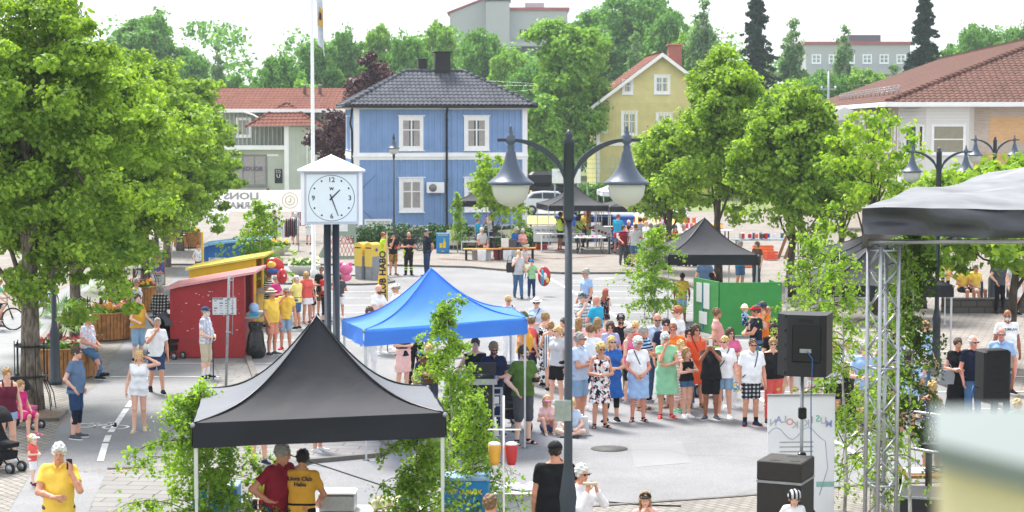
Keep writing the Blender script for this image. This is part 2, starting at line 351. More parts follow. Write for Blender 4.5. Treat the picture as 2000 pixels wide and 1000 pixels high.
def person(px, yh, yf, face, label, top='tee:white', bot='shorts:jeans', shoe='sneaker:white', hair='short:brown', skin='f', arms='down', legs='stand', hat=None, glasses=None, g=1., sex='m', lean=0, turn=0, head=(0, 0), H=None, pos=None, z0=0, beard=None, group='people in the square', socks=None, over=None, detail=1., strap=None):
 dzs=LEGS[legs][0]
 if pos is None:
  if yf and H is None and dzs>-.1:
   gp=G(px, yf, z0);s_=(yf-HOR)/(CAMZ-z0);H=CAMZ-z0-(yh-HOR)/s_;pos=gp
  elif yf:pos=G(px, yf, z0);H=H or 1.72
  else:
   H=H or(1.76 if sex=='m' else 1.66)
   hh=z0+(H+dzs*H/1.75 if dzs>-.5 else H*.53)
   pos=G(px, yh, hh);pos.z=z0
 else:pos=Vector(pos);H=H or 1.7
 Y=pos.y;k=H/1.75;kid=H<1.45
 hs=k*(1.75/H)**.62 if kid else k*(1.0 if sex=='m' else .97)
 hv=min(.022, max(.0085, Y*3.2e-4))/detail;hh_=min(.014, max(.0055, Y*2.0e-4))/detail
 root=thing('person', label, 'person', pos, R(face), group)
 sm, hm=skinmat(skin), None
 dz=dzs*k
 pel=A3(0, 0, .95*k+dz)
 jr=random.Random(int(pos.x*97+pos.y*31))
 if head==(0, 0):head=(jr.uniform(-16, 16), jr.uniform(-4, 8))
 if not turn:turn=jr.uniform(-7, 7)
 if arms=='down':arms=(jr.choice(('down', 'loose', 'pocket')), jr.choice(('down', 'loose')))
 Rl=rotm('Z', R(turn))@rotm('Y', R(jr.uniform(-2.5, 2.5)))@rotm('X', R(lean))
 def U(p):
  q=A3(*p)*k;q[2]+=dz;return pel+Rl@(q-pel)
 def c(a, b, ra, rb, kk=.03, cap=0):return('c', U(a), U(b), ra*k, rb*k, kk*k, cap)
 gw=g;gb=1+(g-1)*1.2
 f=sex=='f'
 shw=(.148 if f else .170)*(.9 if kid else 1)*(1+(g-1)*.3)
 def torso(i=0., lo_=.93, sh=True):
  L_=[]
  for s in(-1, 1):
   L_+=[c((s*.075*gw, .01, lo_), (s*.055*gb, 0, 1.12), (.108 if f else .100)*gw**.5+i, (.082 if f else .094)*gb**.7+i, .045), c((s*.055*gb, 0, 1.12), (s*.080, .005, 1.32), (.082 if f else .094)*gb**.7+i, (.090 if f else .104)+i, .045)]
   if sh:L_+=[c((s*.080, .005, 1.32), (s*(shw-.02), .01, 1.415), (.088 if f else .10)+i, .046+i, .045), c((s*.02, .02, 1.475), (s*(shw-.01), .012, 1.425), .045+i*.8, .038+i*.8, .04)]
   if f and not kid:L_.append(c((s*.068, -.065, 1.285), (s*.07, -.07, 1.275), .062+i, .058+i, .04))
  if gb>1.1:L_.append(c((0, -.05*gb, 1.06), (0, -.05*gb, 1.16), .10*gb+i, .10*gb+i, .06))
  return L_
 if isinstance(arms, str):arms=(arms, arms)
 joints={}
 for s, nm in((-1, arms[0]), (1, arms[1])):
  e, wr, hd=ARMS[nm](s)if isinstance(nm, str)else nm
  e=list(e);wr=list(wr)
  if gb>1.15 and nm in('cross', 'clasp', 'hold'):wr[1]-=.06*gb;e[0]*=1.1
  if f:e[0]*=.93
  sh_=U((s*shw, .01, 1.405));e=U(e);wr=U(wr);hd=Rl@A3(*hd);hd/=np.linalg.norm(hd)
  l1, l2=.30*k, .265*k
  d=e-sh_;e=sh_+d/np.linalg.norm(d)*l1
  d=wr-e;wr=e+d/np.linalg.norm(d)*l2
  joints[s]=(sh_, e, wr, hd)
 lg={}
 for s, d in((-1, LEGS[legs][1]), (1, LEGS[legs][2])):
  hp=A3(s*.085, .01, .93)*k;hp[2]+=dz
  kn=A3(*d[0])*k;an=A3(*d[1])*k;td=A3(*d[2]);td/=np.linalg.norm(td)
  an[2]=d[1][2]*k
  lg[s]=(hp, kn, an, td)
  # ---- body
 P=torso(0);P.append(c((0, .02, 1.42), (0, .0, 1.56), .062 if not f else .050, .056 if not f else .046, .04))
 for s in(-1, 1):
  sh_, e, wr, hd=joints[s];mid=e+(wr-e)*.35
  q=.88 if f else 1.
  P+=[('c', sh_, e, .054*k*q, .041*k*q, .03*k, 0), ('c', e, mid, .040*k*q, .041*k*q, .02*k, 0), ('c', mid, wr, .041*k*q, .026*k*q, .02*k, 0)]
  hp, kn, an, td=lg[s];cm=kn+(an-kn)*.33;back=A3(0, .018*k, 0)if legs not in('floor', )else A3(0, 0, 0)
  P+=[('c', hp, kn, .088*k*gw**.5, .056*k, .03*k, 0), ('c', kn, cm+back, .053*k, .056*k, .03*k, 0), ('c', cm+back, an, .054*k, .036*k, .02*k, 0), ('c', an+A3(0, .02*k, -.045*k), an+td*.15*k+A3(0, 0, -.055*k), .036*k, .028*k, .02*k, 0)]
 parts=[]
 V, Q=smesh(P, hv);parts.append((V, Q, 0))
 # ---- hands: palm and five fingers
 handk=k*(1 if not f else .93)
 for s in(-1, 1):
  sh_, e, wr, hd=joints[s]
  n=Rl@A3(-s, -.25, -.15);nm=arms[0]if s<0 else arms[1]
  if nm in('photo', 'hold', 'push', 'reach', 'chin', 'mouth', 'ear', 'work', 'lap'):n=Rl@(A3(-s*.7, .5, .1)if nm in('photo', 'chin', 'mouth', 'ear')else A3(-s*.5, .1, -.8))
  if nm in('cross', 'hug', 'behind', 'clasp'):n=Rl@A3(0, 1 if nm!='behind' else-1, 0)
  n=n-hd*(n@hd);n/=np.linalg.norm(n);u=np.cross(hd, n)
  kn_=wr+hd*.085*handk;hh=max(.006, hh_*.8)
  PH=[('c', wr-hd*.03*k, wr+hd*.01*k, .027*k, .025*k, .01, 0)]
  for q in(-1, 0, 1):PH.append(('c', wr+hd*.02*handk+u*q*.012*handk, kn_+u*q*.024*handk, .018*handk, .014*handk, .012*handk, 0))
  V, Q=smesh(PH, hh);parts.append((V, Q, 0))
  curl={'down':.35, 'loose':.4, 'push':1.1, 'hold':.9, 'bike':1.1, 'photo':.8}.get(nm if isinstance(nm, str)else 'hold', .5)
  for i, (off, ln)in enumerate(((-.028, .068), (-.010, .078), (.009, .074), (.027, .060))):
   p=kn_+u*off*handk;pts=[p-hd*.012];dd=hd+u*off*3;a=0
   for sg in(.45, .32, .23):
    a+=curl*(.8+.15*i)*.8;dv=dd*cos(a)+n*sin(a);p=p+dv*ln*sg*handk;pts.append(p)
   V, Q=tubeq(pts, [.0095*handk, .009*handk, .008*handk, .0065*handk]);parts.append((V, Q, 0))
  ts=u*(-1)
  p=wr+hd*.03*handk+ts*.02*handk;pts=[p]
  for sg, aa in((.035, .9), (.03, .45), (.024, .2)):
   dv=hd*cos(aa)+ts*sin(aa)+n*.35;dv/=np.linalg.norm(dv);p=p+dv*sg*handk;pts.append(p)
  V, Q=tubeq(pts, [.013*handk, .011*handk, .010*handk, .0075*handk]);parts.append((V, Q, 0))
  # ---- head
 hc=U((0, -.015, 1.632))if not kid else U((0, -.015, 1.632))+A3(0, 0, -.02*k)
 if abs(hs-k)>.01:hc=hc+A3(0, 0, .0)
 HR=Rl@rotm('Z', R(head[0]))@rotm('X', R(head[1]))
 def hp_(x, y, z):return hc+HR@(A3(x, y, z)*hs)
 def he(cx, cy, cz, rx, ry, rz, kk=.02):return('e', hp_(cx, cy, cz), (rx*hs, ry*hs, rz*hs), HR, kk*hs)
 def hcn(a, b, ra, rb, kk=.012, cap=0):return('c', hp_(*a), hp_(*b), ra*hs, rb*hs, kk*hs, cap)
 PHd=[he(0, .015, .025, .074, .092, .094), he(0, -.028, -.04, .056, .062, .074, .03), hcn((0, -.070, -.098), (0, -.062, -.10), .020, .020, .02), hcn((0, -.088, .012), (0, -.110, -.022), .009, .0125, .01), he(.075, .012, -.012, .010, .019, .030, .006), he(-.075, .012, -.012, .010, .019, .030, .006), hcn((.032, -.088, .020), (.012, -.094, .018), .008, .008, .012), hcn((-.032, -.088, .020), (-.012, -.094, .018), .008, .008, .012), hcn((-.018, -.088, -.058), (.018, -.088, -.058), .009, .009, .012)]
 PHd.append(('c', U((0, .015, 1.47)), hp_(0, .012, -.06), (.056 if not f else .046)*k, (.055 if not f else .045)*k, .02, 0))
 V, Q=smesh(PHd, hh_);parts.append((V, Q, 0))
 def blob(cx, cy, cz, rx, ry, rz, mi):
  b=MB();b.ell((0, 0, 0), (rx, ry, rz), 8);Vb=np.array([hp_(cx+v[0], cy+v[1], cz+v[2])for v in b.v])
  parts.append((Vb, np.array([q for q in b.f if len(q)==4]), mi))
 for s in(-1, 1):
  blob(s*.030, -.0865, -.002, .014, .008, .0065, 1);blob(s*.030, -.0925, -.002, .006, .004, .006, 2)
  blob(s*.031, -.093, .019, .017, .006, .0035, 4)
 blob(0, -.094, -.060, .022, .008, .0055, 3)
 Va, Qa, Mi=[], [], [];o=0
 for V, Q, mi in parts:
  Va.append(V);Qa.append(np.asarray(Q).reshape(-1, 4)+o);Mi+=[mi]*len(Q);o+=len(V)
 hk=(hair or 'none:brown').split(':');hcol=hk[1]if len(hk)>1 else 'brown'
 np_obj('body', np.concatenate(Va), np.concatenate(Qa), [sm, mat('eye white', '#d8d4cf', .3), mat('iris', '#2b2420', .25), mat('lips', '#b0564f' if f else '#a8655a', .45), hairmat(hcol)], root, Mi)
 # ---- hair
 st=hk[0];Hp=[];cuts=[]
 sub_face=('s', hp_(0, -.115, -.035), (.064*hs, .080*hs, .092*hs), HR, 0)
 def hcut(pt, nn):cuts.append((hp_(*pt), HR@A3(*nn)))
 if st in('short', 'crop', 'long', 'bob', 'pony', 'bun', 'curly', 'fringe', 'kid'):
  inf={'crop':.006, 'fringe':.007, 'curly':.034, 'bob':.022}.get(st, .014)
  Hp.append(he(0, .02, .028, .076+inf, .093+inf, .095+inf))
  if st in('bob', 'curly'):Hp+=[hcn((s*.05, .03, 0), (s*.062, .02, -.075 if st=='bob' else-.05), .05, .035 if st=='bob' else .045, .03)for s in(-1, 1)]+[hcn((0, .06, 0), (0, .07, -.07), .06, .05)]
  if st=='long':Hp+=[hcn((s*.045, .04, 0), (s*.06, .065, -.24), .05, .03, .03)for s in(-1, 1)]+[hcn((0, .07, 0), (0, .10, -.30), .06, .03)]+[hcn((s*.07, .0, -.02), (s*.085, -.02, -.18), .02, .018)for s in(-1, 1)]
  if st=='pony':Hp+=[hcn((0, .10, .05), (0, .155, .02), .03, .032), hcn((0, .155, .02), (0, .15, -.16), .032, .012)]
  if st=='bun':Hp+=[he(0, .085, .095, .042, .040, .038)]
  Hp.append(sub_face)
  if st in('short', 'crop', 'fringe'):Hp.append(('s', hp_(0, -.05, -.075), (.11*hs, .085*hs, .07*hs), HR, 0));hcut((0, 0, -.068), (0, .25, -1))
  elif st in('pony', 'bun', 'kid'):Hp.append(('s', hp_(0, -.055, -.085), (.11*hs, .085*hs, .08*hs), HR, 0))
  if st=='fringe':Hp.append(('s', hp_(0, -.03, .10), (.072*hs, .095*hs, .075*hs), HR, 0))
  smesh_obj('hair', Hp, hh_, hairmat(hcol), root, cuts)
 if beard:
  smesh_obj('beard', [he(0, -.034, -.062, .060, .066, .062), ('s', hp_(0, -.10, -.0), (.05*hs, .05*hs, .042*hs), HR, 0), ('s', hp_(0, .03, .02), (.12*hs, .07*hs, .09*hs), HR, 0)], hh_, hairmat(beard), root, [(hp_(0, 0, -.03), HR@A3(0, 0, 1))])
  # ---- hats
 if hat:
  hn, hcl=hat.split(':')[:2];hmt=cloth(hcl)
  if hn=='cap':
   o_=smesh_obj('cap', [he(0, .018, .04, .092, .112, .088), he(0, -.125, .052, .066, .070, .011, .01)], hh_, hmt, root, [(hp_(0, 0, .034), HR@A3(0, .12, -1))])
   if hat.count(':')==2:
    tx=text('cap_logo', hat.split(':')[2], .062*hs, cloth('white'), root, depth=.002, bold=.002);tx.matrix_local=Matrix.Translation(Vector(hp_(0, -.096, .092)))@Matrix([list(r)for r in HR]).to_4x4()@Matrix.Rotation(R(68), 4, 'X')
  elif hn=='backcap':smesh_obj('cap', [he(0, .018, .04, .092, .112, .088), he(0, .13, .03, .06, .055, .011, .01)], hh_, hmt, root, [(hp_(0, 0, .03), HR@A3(0, .1, -1))])
  elif hn=='hat':smesh_obj('hat', [he(0, .01, .06, .088, .10, .085, .01), he(0, .01, .05, .16, .175, .013, .012)], hh_, hmt, root, [(hp_(0, 0, .038), HR@A3(0, 0, -1))]);smesh_obj('hat_band', [he(0, .01, .062, .094, .106, .05, 0)], hh_, cloth('black'), root, [(hp_(0, 0, .062), HR@A3(0, 0, -1)), (hp_(0, 0, .088), HR@A3(0, 0, 1))])
  elif hn=='bucket':smesh_obj('hat', [he(0, .01, .06, .090, .105, .08, .01), hcn((0, .01, .06), (0, .01, .03), .095, .13, .01, 1)], hh_, hmt, root, [(hp_(0, 0, .03), HR@A3(0, 0, -1))])
  elif hn=='helmet':
   smesh_obj('helmet', [he(0, .02, .05, .105, .138, .098)]+[('s', hp_(x, -.02, .15), (.010*hs, .11*hs, .022*hs), HR, 0)for x in(-.055, -.02, .02, .055)], hh_, hmt, root, [(hp_(0, 0, .025), HR@A3(0, .1, -1))])
   smesh_obj('chin_strap', [hcn((s*.078, -.02, .02), (s*.045, -.06, -.10), .006, .006)for s in(-1, 1)], hh_*.8, cloth('black'), root)
 if glasses:
  b=MB();w_, h_=(.022, .013)if glasses=='sun' else(.02, .012)
  gm=[mat('sunglass lens', '#0b0b0e', .12), mat('glasses frame', '#2a2523', .35)]if glasses=='sun' else[mat('clear lens', '#c9bdb8', .08, alpha=.25), mat('glasses frame', '#2a2523', .35)]
  Mh=Matrix.Translation(Vector(hc))@Matrix([list(r)for r in HR]).to_4x4()@Matrix.Diagonal((hs, hs, hs, 1))
  for s in(-1, 1):
   if glasses=='sun':b.bbox(s*.032-w_, s*.032+w_, -.112, -.104, -.003-h_, -.003+h_, .004, 0, Mh)
   else:
    b.box(s*.032-w_, s*.032+w_, -.1075, -.1065, -.003-h_, -.003+h_, 0, Mh)
    for z_ in(-h_, h_):b.box(s*.032-w_, s*.032+w_, -.112, -.106, -.003+z_-.0022, -.003+z_+.0022, 1, Mh)
    for x_ in(-w_, w_):b.box(s*.032+x_-.0022, s*.032+x_+.0022, -.112, -.106, -.003-h_, -.003+h_, 1, Mh)
   b.box(min(s*.054, s*.083), max(s*.054, s*.083), -.112, -.106, .002, .008, 1, Mh);b.box(s*.081-.002, s*.081+.002, -.108, .015, .002, .008, 1, Mh)
  b.box(-.012, .012, -.112, -.107, .0, .004, 1, Mh)
  b.build('sunglasses' if glasses=='sun' else 'spectacles', gm, root)
  # ---- clothes
 rng=random.Random(NP[0]);NP[0]+=1
 def wrinkles(a, b, r, nn=3):
  return[]
 def armg(lo_t, i, hi=.0):
  L_=[]
  for s in(-1, 1):
   sh_, e, wr, hd=joints[s];q=.9 if f else 1.
   if lo_t<=1:L_.append(('c', sh_+(sh_-e)*.05, sh_+(e-sh_)*lo_t, (.056+i)*k*q, (.052+i*1.5)*k*q, .03*k, 1))
   else:L_+=[('c', sh_, e, (.060+i)*k*q, (.050+i)*k*q, .03*k, 0), ('c', e, e+(wr-e)*(lo_t-1), (.048+i)*k*q, (.036+i)*k*q, .02*k, 1)]
  return L_
 def ucut(z, up):return(U((0, 0, z)), Rl@A3(0, 0, 1 if up else-1))
 tk, tcol=top.split(':');tm=cloth(tcol)
 sitting=dzs<-.1
 if tk!='none':
  hem=.985 if sitting else(.90 if tk in('tee', 'polo', 'shirt', 'long', 'loose')else .95)
  if tk in('dress', 'sdress'):hem=.96
  Pg=torso(.017 if tk!='loose' else .034, hem, True)
  if not sitting and tk in('tee', 'shirt', 'polo', 'long', 'loose'):Pg+=[c((0, -.0, hem+.02), (0, 0, hem-.06), .125*gw, .130*gw, .05)]
  cu=[ucut(hem-.03, False)]
  if tk in('tee', 'polo', 'shirt', 'long', 'loose', 'dress'):Pg+=armg({'tee':.55, 'polo':.6, 'shirt':.66, 'loose':.7, 'dress':.4, 'long':1.92}[tk], .008 if tk!='loose' else .02);cu.append(ucut(1.488, True));Pg.append(c((0, .02, 1.42), (0, .012, 1.50), .075, .062, .03))
  else:cu.append(ucut(1.40 if tk in('tank', 'sdress')else 1.46, True))
  if tk in('tee', 'tank', 'loose', 'sleeveless', 'dress', 'sdress'):Pg.append(('s', U((0, -.10, 1.50)), (.060*k, .07*k, .06*k), Rl, 0))
  if tk in('shirt', 'polo'):Pg.append(('s', U((0, -.085, 1.48)), (.022*k, .05*k, .075*k), Rl, 0))
  nme={'tee':'shirt', 'polo':'polo_shirt', 'shirt':'shirt', 'long':'jacket', 'loose':'tunic', 'tank':'tank_top', 'sleeveless':'sleeveless_top', 'dress':'dress', 'sdress':'dress'}[tk]
  if tk in('dress', 'sdress'):
   if sitting:Pg+=[('c', lg[s][0], lg[s][1], .115*k, .10*k, .05*k, 1)for s in(-1, 1)]
   else:
    hz={'sdress':.52, 'dress':.50}[tk]if bot!='maxi' else .12
    for s in(-1, 1):Pg.append(c((s*.045*gb, 0, 1.08), (s*.09*gw, 0, hz), .10*gb, .145*gw if bot!='maxi' else .15, .05, 1))
   cu[0]=(A3(0, 0, (.0 if sitting else hz*k)), A3(0, 0, -1))
  smesh_obj(nme, Pg, hv, tm, root, cu)
  if tk in('tank', 'sdress'):
   sp=[]
   for s in(-1, 1):sp+=[c((s*.075, -.095 if f else-.09, 1.34), (s*.085, .0, 1.49), .019, .019, 0), c((s*.085, .0, 1.475), (s*.08, .10, 1.37), .019, .019, 0)]
   smesh_obj('shoulder_strap', sp, max(.009, hv*.6), tm, root)
  if tk in('shirt', 'polo'):
   smesh_obj('collar', [('c', U((s*.058, -.035, 1.495)), U((s*.022, -.105, 1.455)), .018*k, .013*k, .004, 0)for s in(-1, 1)]+[c((s*.058, -.03, 1.498), (s*.04, .065, 1.508), .017, .017, .01)for s in(-1, 1)], max(.007, hh_*.8), tm, root)
   if tk=='shirt':
    b=MB()
    for i in range(6):
     p=U((0, -.127-(.06*(gb-1)*5 if 1.02<1.35-i*.07<1.25 else 0), 1.40-i*.075));b.ell(p, (.006, .004, .006), 6)
 if bot and bot not in('none', 'maxi'):
  bk, bcol=bot.split(':');bm_=cloth(bcol)
  Pg=[c((s*.075*gw, .01, .95), (s*.06*gb, 0, 1.05), (.117 if f else .110)*gw**.5, (.095 if f else .103)*gb**.7, .045)for s in(-1, 1)]
  cu=[(U((0, 0, 1.045)), Rl@A3(0, 0, 1))]
  if bk in('skirt', 'miniskirt'):
   hz=.50 if bk=='skirt' else .66
   if sitting:Pg+=[('c', lg[s][0], lg[s][1], .115*k, .10*k, .05*k, 1)for s in(-1, 1)]
   else:Pg+=[c((s*.07*gw, 0, .98), (s*.085*gw, 0, hz), .115*gw, .125*gw if bk=='skirt' else .14, .05, 1)for s in(-1, 1)]
  else:
   for s in(-1, 1):
    hp, kn, an, td=lg[s]
    t={'shorts':.88, 'hot':.36, 'mid':.7, 'pants':1, 'capri':1, 'knee':1}[bk];slim=bcol in('black', 'djeans')and f
    r0, r1=.103*gw**.5, {'shorts':.084, 'hot':.098, 'mid':.088, 'pants':.072, 'capri':.074, 'knee':.08}[bk]
    Pg.append(('c', hp, hp+(kn-hp)*t, r0*k, r1*k*gw**.4, .03*k, 1 if t<1 else 0))
    if bk in('pants', 'capri', 'knee'):
     tt={'pants':.97, 'capri':.55, 'knee':.2}[bk]
     Pg.append(('c', kn, kn+(an-kn)*tt, (.070 if not slim else .064)*k, (.060 if not slim else .048)*k if bk=='pants' else .066*k, .025*k, 1))
  smesh_obj({'skirt':'skirt', 'miniskirt':'skirt', 'pants':'trousers', 'capri':'trousers'}.get(bk, 'shorts'), Pg, hv, bm_, root, cu)
  if bk in('shorts', 'pants', 'mid')and tk=='none':pass
 if over:
  for ov in over.split(','):
   ok_, ocol=ov.split(':')
   if ok_=='leggings':smesh_obj('leggings', [('c', lg[s][0], lg[s][1], .094*k, .062*k, .02, 0)for s in(-1, 1)]+[('c', lg[s][1], lg[s][1]+(lg[s][2]-lg[s][1])*.5, .061*k, .058*k, .02, 1)for s in(-1, 1)], hv, cloth(ocol), root)
   if ok_=='vest':
    smesh_obj('reflective_vest', torso(.027, .93, True), hv, cloth(ocol), root, [ucut(.90, False), ucut(1.455, True)])
    for z in(1.02, 1.14):smesh_obj('reflective_band', torso(.034, .93, False), hv*.7, cloth('lgrey'), root, [ucut(z-.022, False), ucut(z+.022, True)])
   if ok_=='bands':
    for s in(-1, 1):
     hp, kn, an, td=lg[s]
     for t in(.35, .55):smesh_obj('reflective_band', [('c', kn+(an-kn)*t, kn+(an-kn)*(t+.12), .074*k, .073*k, 0, 2)], hv*.7, cloth(ocol), root)
   if ok_=='belt':smesh_obj('belt', torso(.022, .93, False), hv*.7, cloth(ocol), root, [ucut(1.02, False), ucut(1.05, True)])
   if ok_=='tied':
    smesh_obj('tied_jacket', [c((s*.075*gw, .01, 1.0), (s*.06*gb, 0, 1.06), .128, .118, .04)for s in(-1, 1)]+[c((s*.12, -.09, 1.0), (s*.20, -.02, .72), .04, .03)for s in(-1, )]+[c((.0, .09, .98), (0, .12, .72), .09, .07)], hv, cloth(ocol), root)
 if strap:
  a=-1 if 'R' in strap else 1;cl=strap.split(':')[1]
  smesh_obj('bag_strap', [c((a*.10, -.06, 1.49), (0, -.155*max(1, gb), 1.22), .011, .011, 0), c((0, -.155*max(1, gb), 1.22), (-a*.17*gw, -.08, .98), .011, .011, 0), c((a*.10, -.06, 1.49), (a*.07, .08, 1.48), .011, .011, 0)], max(.008, hv*.6), cloth(cl), root)
 if shoe and shoe!='bare' and yf is not False:
  sk, scol=shoe.split(':')[:2];smt=cloth(scol)if sk!='leather' else mat('leather '+scol, CC[scol], .35)
  for s in(-1, 1):
   hp, kn, an, td=lg[s];low=A3(0, 0, an[2])*0
   he_=an+A3(0, 0, -.045*k)-A3(td[0], td[1], 0)*.045*k;toe=an+td*.165*k+A3(0, 0, -.058*k)
   if sk in('sneaker', 'leather', 'boot'):
    Ps=[('c', he_, toe, .047*k, .040*k, .02*k, 0)]
    if sk=='boot':Ps.append(('c', an+A3(0, 0, .04*k), an+A3(0, 0, -.04*k), .055*k, .05*k, .03*k, 0))
    else:Ps.append(('c', an+A3(0, 0, -.01*k), an+A3(0, 0, -.03*k)+td*.04*k, .044*k, .044*k, .02*k, 0))
    if abs(td[2])<.15:cu=[(an+A3(0, 0, -.078*k), A3(0, 0, -1)), (an+A3(0, 0, .02*k if sk!='boot' else .06*k), A3(0, 0, 1))]
    else:cu=[]
    sh=smesh_obj('shoe', Ps, max(.008, hh_), smt, root, cu)
    if sk=='sneaker':
     so_c=shoe.split(':')[2]if shoe.count(':')>1 else 'white'
     if abs(td[2])<.15:smesh_obj('sole', [('c', he_+A3(0, 0, -.022*k), toe+A3(0, 0, -.012*k), .050*k, .044*k, 0, 0)], max(.008, hh_), cloth(so_c), sh, [(an+A3(0, 0, -.083*k), A3(0, 0, -1)), (an+A3(0, 0, -.060*k), A3(0, 0, 1))])
   elif sk=='sandal':
    Ps=[('c', he_+A3(0, 0, -.02*k), toe+A3(0, 0, -.012*k), .046*k, .042*k, 0, 0)]
    sh=smesh_obj('sandal', Ps, max(.008, hh_), smt, root, [(an+A3(0, 0, -.083*k), A3(0, 0, -1)), (an+A3(0, 0, -.064*k), A3(0, 0, 1))])
    smesh_obj('sandal_strap', [('c', an+td*.10*k+A3(0, 0, -.05*k), an+td*.125*k+A3(0, 0, -.052*k), .039*k, .037*k, 0, 0), ('c', an+A3(0, 0, -.01*k), an+A3(0, 0, .0), .043*k, .042*k, 0, 0)], max(.008, hh_), smt, sh, [(an+A3(0, 0, .012*k), A3(0, 0, 1))])
 if socks:
  ln=.10 if ':l' not in socks else .2
  smesh_obj('socks', [('c', lg[s][2]+(lg[s][1]-lg[s][2])*(ln/.41), lg[s][2]+A3(0, 0, -.02), .044*k, .042*k, 0, 2)for s in(-1, 1)], max(.009, hv*.7), cloth(socks.split(':')[0]), root)
 Mw=Matrix.Translation(pos)@Matrix.Rotation(R(face), 4, 'Z')
 info=dict(root=root, pos=pos, M=Mw, k=k, U=lambda*p:Mw@Vector(U(p)), hand={s:Mw@Vector(joints[s][2]+joints[s][3]*.09*k)for s in(-1, 1)}, H=H, wrist={s:Mw@Vector(joints[s][2])for s in(-1, 1)})
 return info
 # ---------------------------------------------------------------- trees and plants
def leafmat(name, col, col2, trans=.4, rough=.55):
 if name in MATS:return MATS[name]
 m, t, b=newmat(name);n=t.nodes.new;l=t.links.new
 g=n('ShaderNodeNewGeometry');r=n('ShaderNodeValToRGB');r.color_ramp.elements[0].color=c4(col);r.color_ramp.elements[1].color=c4(col2)
 tc=n('ShaderNodeTexCoord');no=n('ShaderNodeTexNoise');no.inputs['Scale'].default_value=1.3;l(tc.outputs['Object'], no.inputs['Vector'])
 ma=n('ShaderNodeMath');ma.operation='MULTIPLY_ADD';ma.inputs[1].default_value=.55;l(g.outputs['Random Per Island'], ma.inputs[0])
 mb_=n('ShaderNodeMath');mb_.operation='MULTIPLY_ADD';mb_.inputs[1].default_value=1.5;mb_.inputs[2].default_value=-.5;l(no.outputs[0], mb_.inputs[0])
 l(mb_.outputs[0], ma.inputs[2]);l(ma.outputs[0], r.inputs[0]);l(r.outputs[0], b.inputs['Base Color'])
 b.inputs['Roughness'].default_value=rough;b.inputs['Specular IOR Level'].default_value=.35
 tr=n('ShaderNodeBsdfTranslucent');mx=n('ShaderNodeMixShader');mx.inputs[0].default_value=trans
 br=n('ShaderNodeMixRGB');br.blend_type='MULTIPLY';br.inputs[0].default_value=1;br.inputs[2].default_value=(1.5, 1.45, .7, 1);l(r.outputs[0], br.inputs[1]);l(br.outputs[0], tr.inputs[0])
 l(b.outputs[0], mx.inputs[1]);l(tr.outputs[0], mx.inputs[2]);l(mx.outputs[0], t.nodes['Material Output'].inputs[0])
 MATS[name]=m;return m
def thinmat(name, col, fac=.5, rough=.6):
 m=mat(name, col, rough, var=.04, scale=2, bump=.25, bscale=5);t=m.node_tree;tr=t.nodes.new('ShaderNodeBsdfTranslucent');tr.inputs[0].default_value=c4(col);mx=t.nodes.new('ShaderNodeMixShader');mx.inputs[0].default_value=fac
 t.links.new(t.nodes['Principled BSDF'].outputs[0], mx.inputs[1]);t.links.new(tr.outputs[0], mx.inputs[2]);t.links.new(mx.outputs[0], t.nodes['Material Output'].inputs[0]);return m
def barkmat(name, c1, c2, scale=10, bump=.8):
 if name in MATS:return MATS[name]
 m, t, b=newmat(name);n=t.nodes.new;l=t.links.new
 tc=n('ShaderNodeTexCoord');mp=n('ShaderNodeMapping');mp.inputs['Scale'].default_value=(1, 1, .35);l(tc.outputs['Object'], mp.inputs[0])
 no=n('ShaderNodeTexNoise');no.inputs['Scale'].default_value=scale;no.inputs['Detail'].default_value=6;l(mp.outputs[0], no.inputs['Vector'])
 r=n('ShaderNodeValToRGB');r.color_ramp.elements[0].position=.35;r.color_ramp.elements[1].position=.65;r.color_ramp.elements[0].color=c4(c1);r.color_ramp.elements[1].color=c4(c2)
 l(no.outputs[0], r.inputs[0]);l(r.outputs[0], b.inputs['Base Color']);b.inputs['Roughness'].default_value=.9
 bp=n('ShaderNodeBump');bp.inputs['Strength'].default_value=bump;bp.inputs['Distance'].default_value=.03;l(no.outputs[0], bp.inputs['Height']);l(bp.outputs[0], b.inputs['Normal'])
 MATS[name]=m;return m
def leaves_np(rs, centers, radii, per, size, up=.35, flat=.75, shell=.6):
 C_=np.repeat(centers, per, axis=0);Rr=np.repeat(radii, per)
 n=len(C_)
 d=rs.normal(size=(n, 3));d/=np.linalg.norm(d, axis=1)[:, None]
 rad=(shell+(1-shell)*rs.random(n))**1*Rr
 off=d*rad[:, None];off[:, 2]*=flat
 P=C_+off
 nn=d*.7+rs.normal(size=(n, 3))*.6;nn[:, 2]+=up;nn/=np.linalg.norm(nn, axis=1)[:, None]
 t=rs.normal(size=(n, 3));t[:, 2]-=.5;t-=nn*(t*nn).sum(1)[:, None];t/=np.linalg.norm(t, axis=1)[:, None]
 b=np.cross(nn, t);s=size*(.6+.8*rs.random(n))[:, None]
 V=np.empty((n, 4, 3));V[:, 0]=P-t*s*.5;V[:, 1]=P+b*s*.42+nn*s*.12;V[:, 2]=P+t*s*.62;V[:, 3]=P-b*s*.42+nn*s*.12
 Q=np.arange(n*4).reshape(n, 4)
 return V.reshape(-1, 3), Q
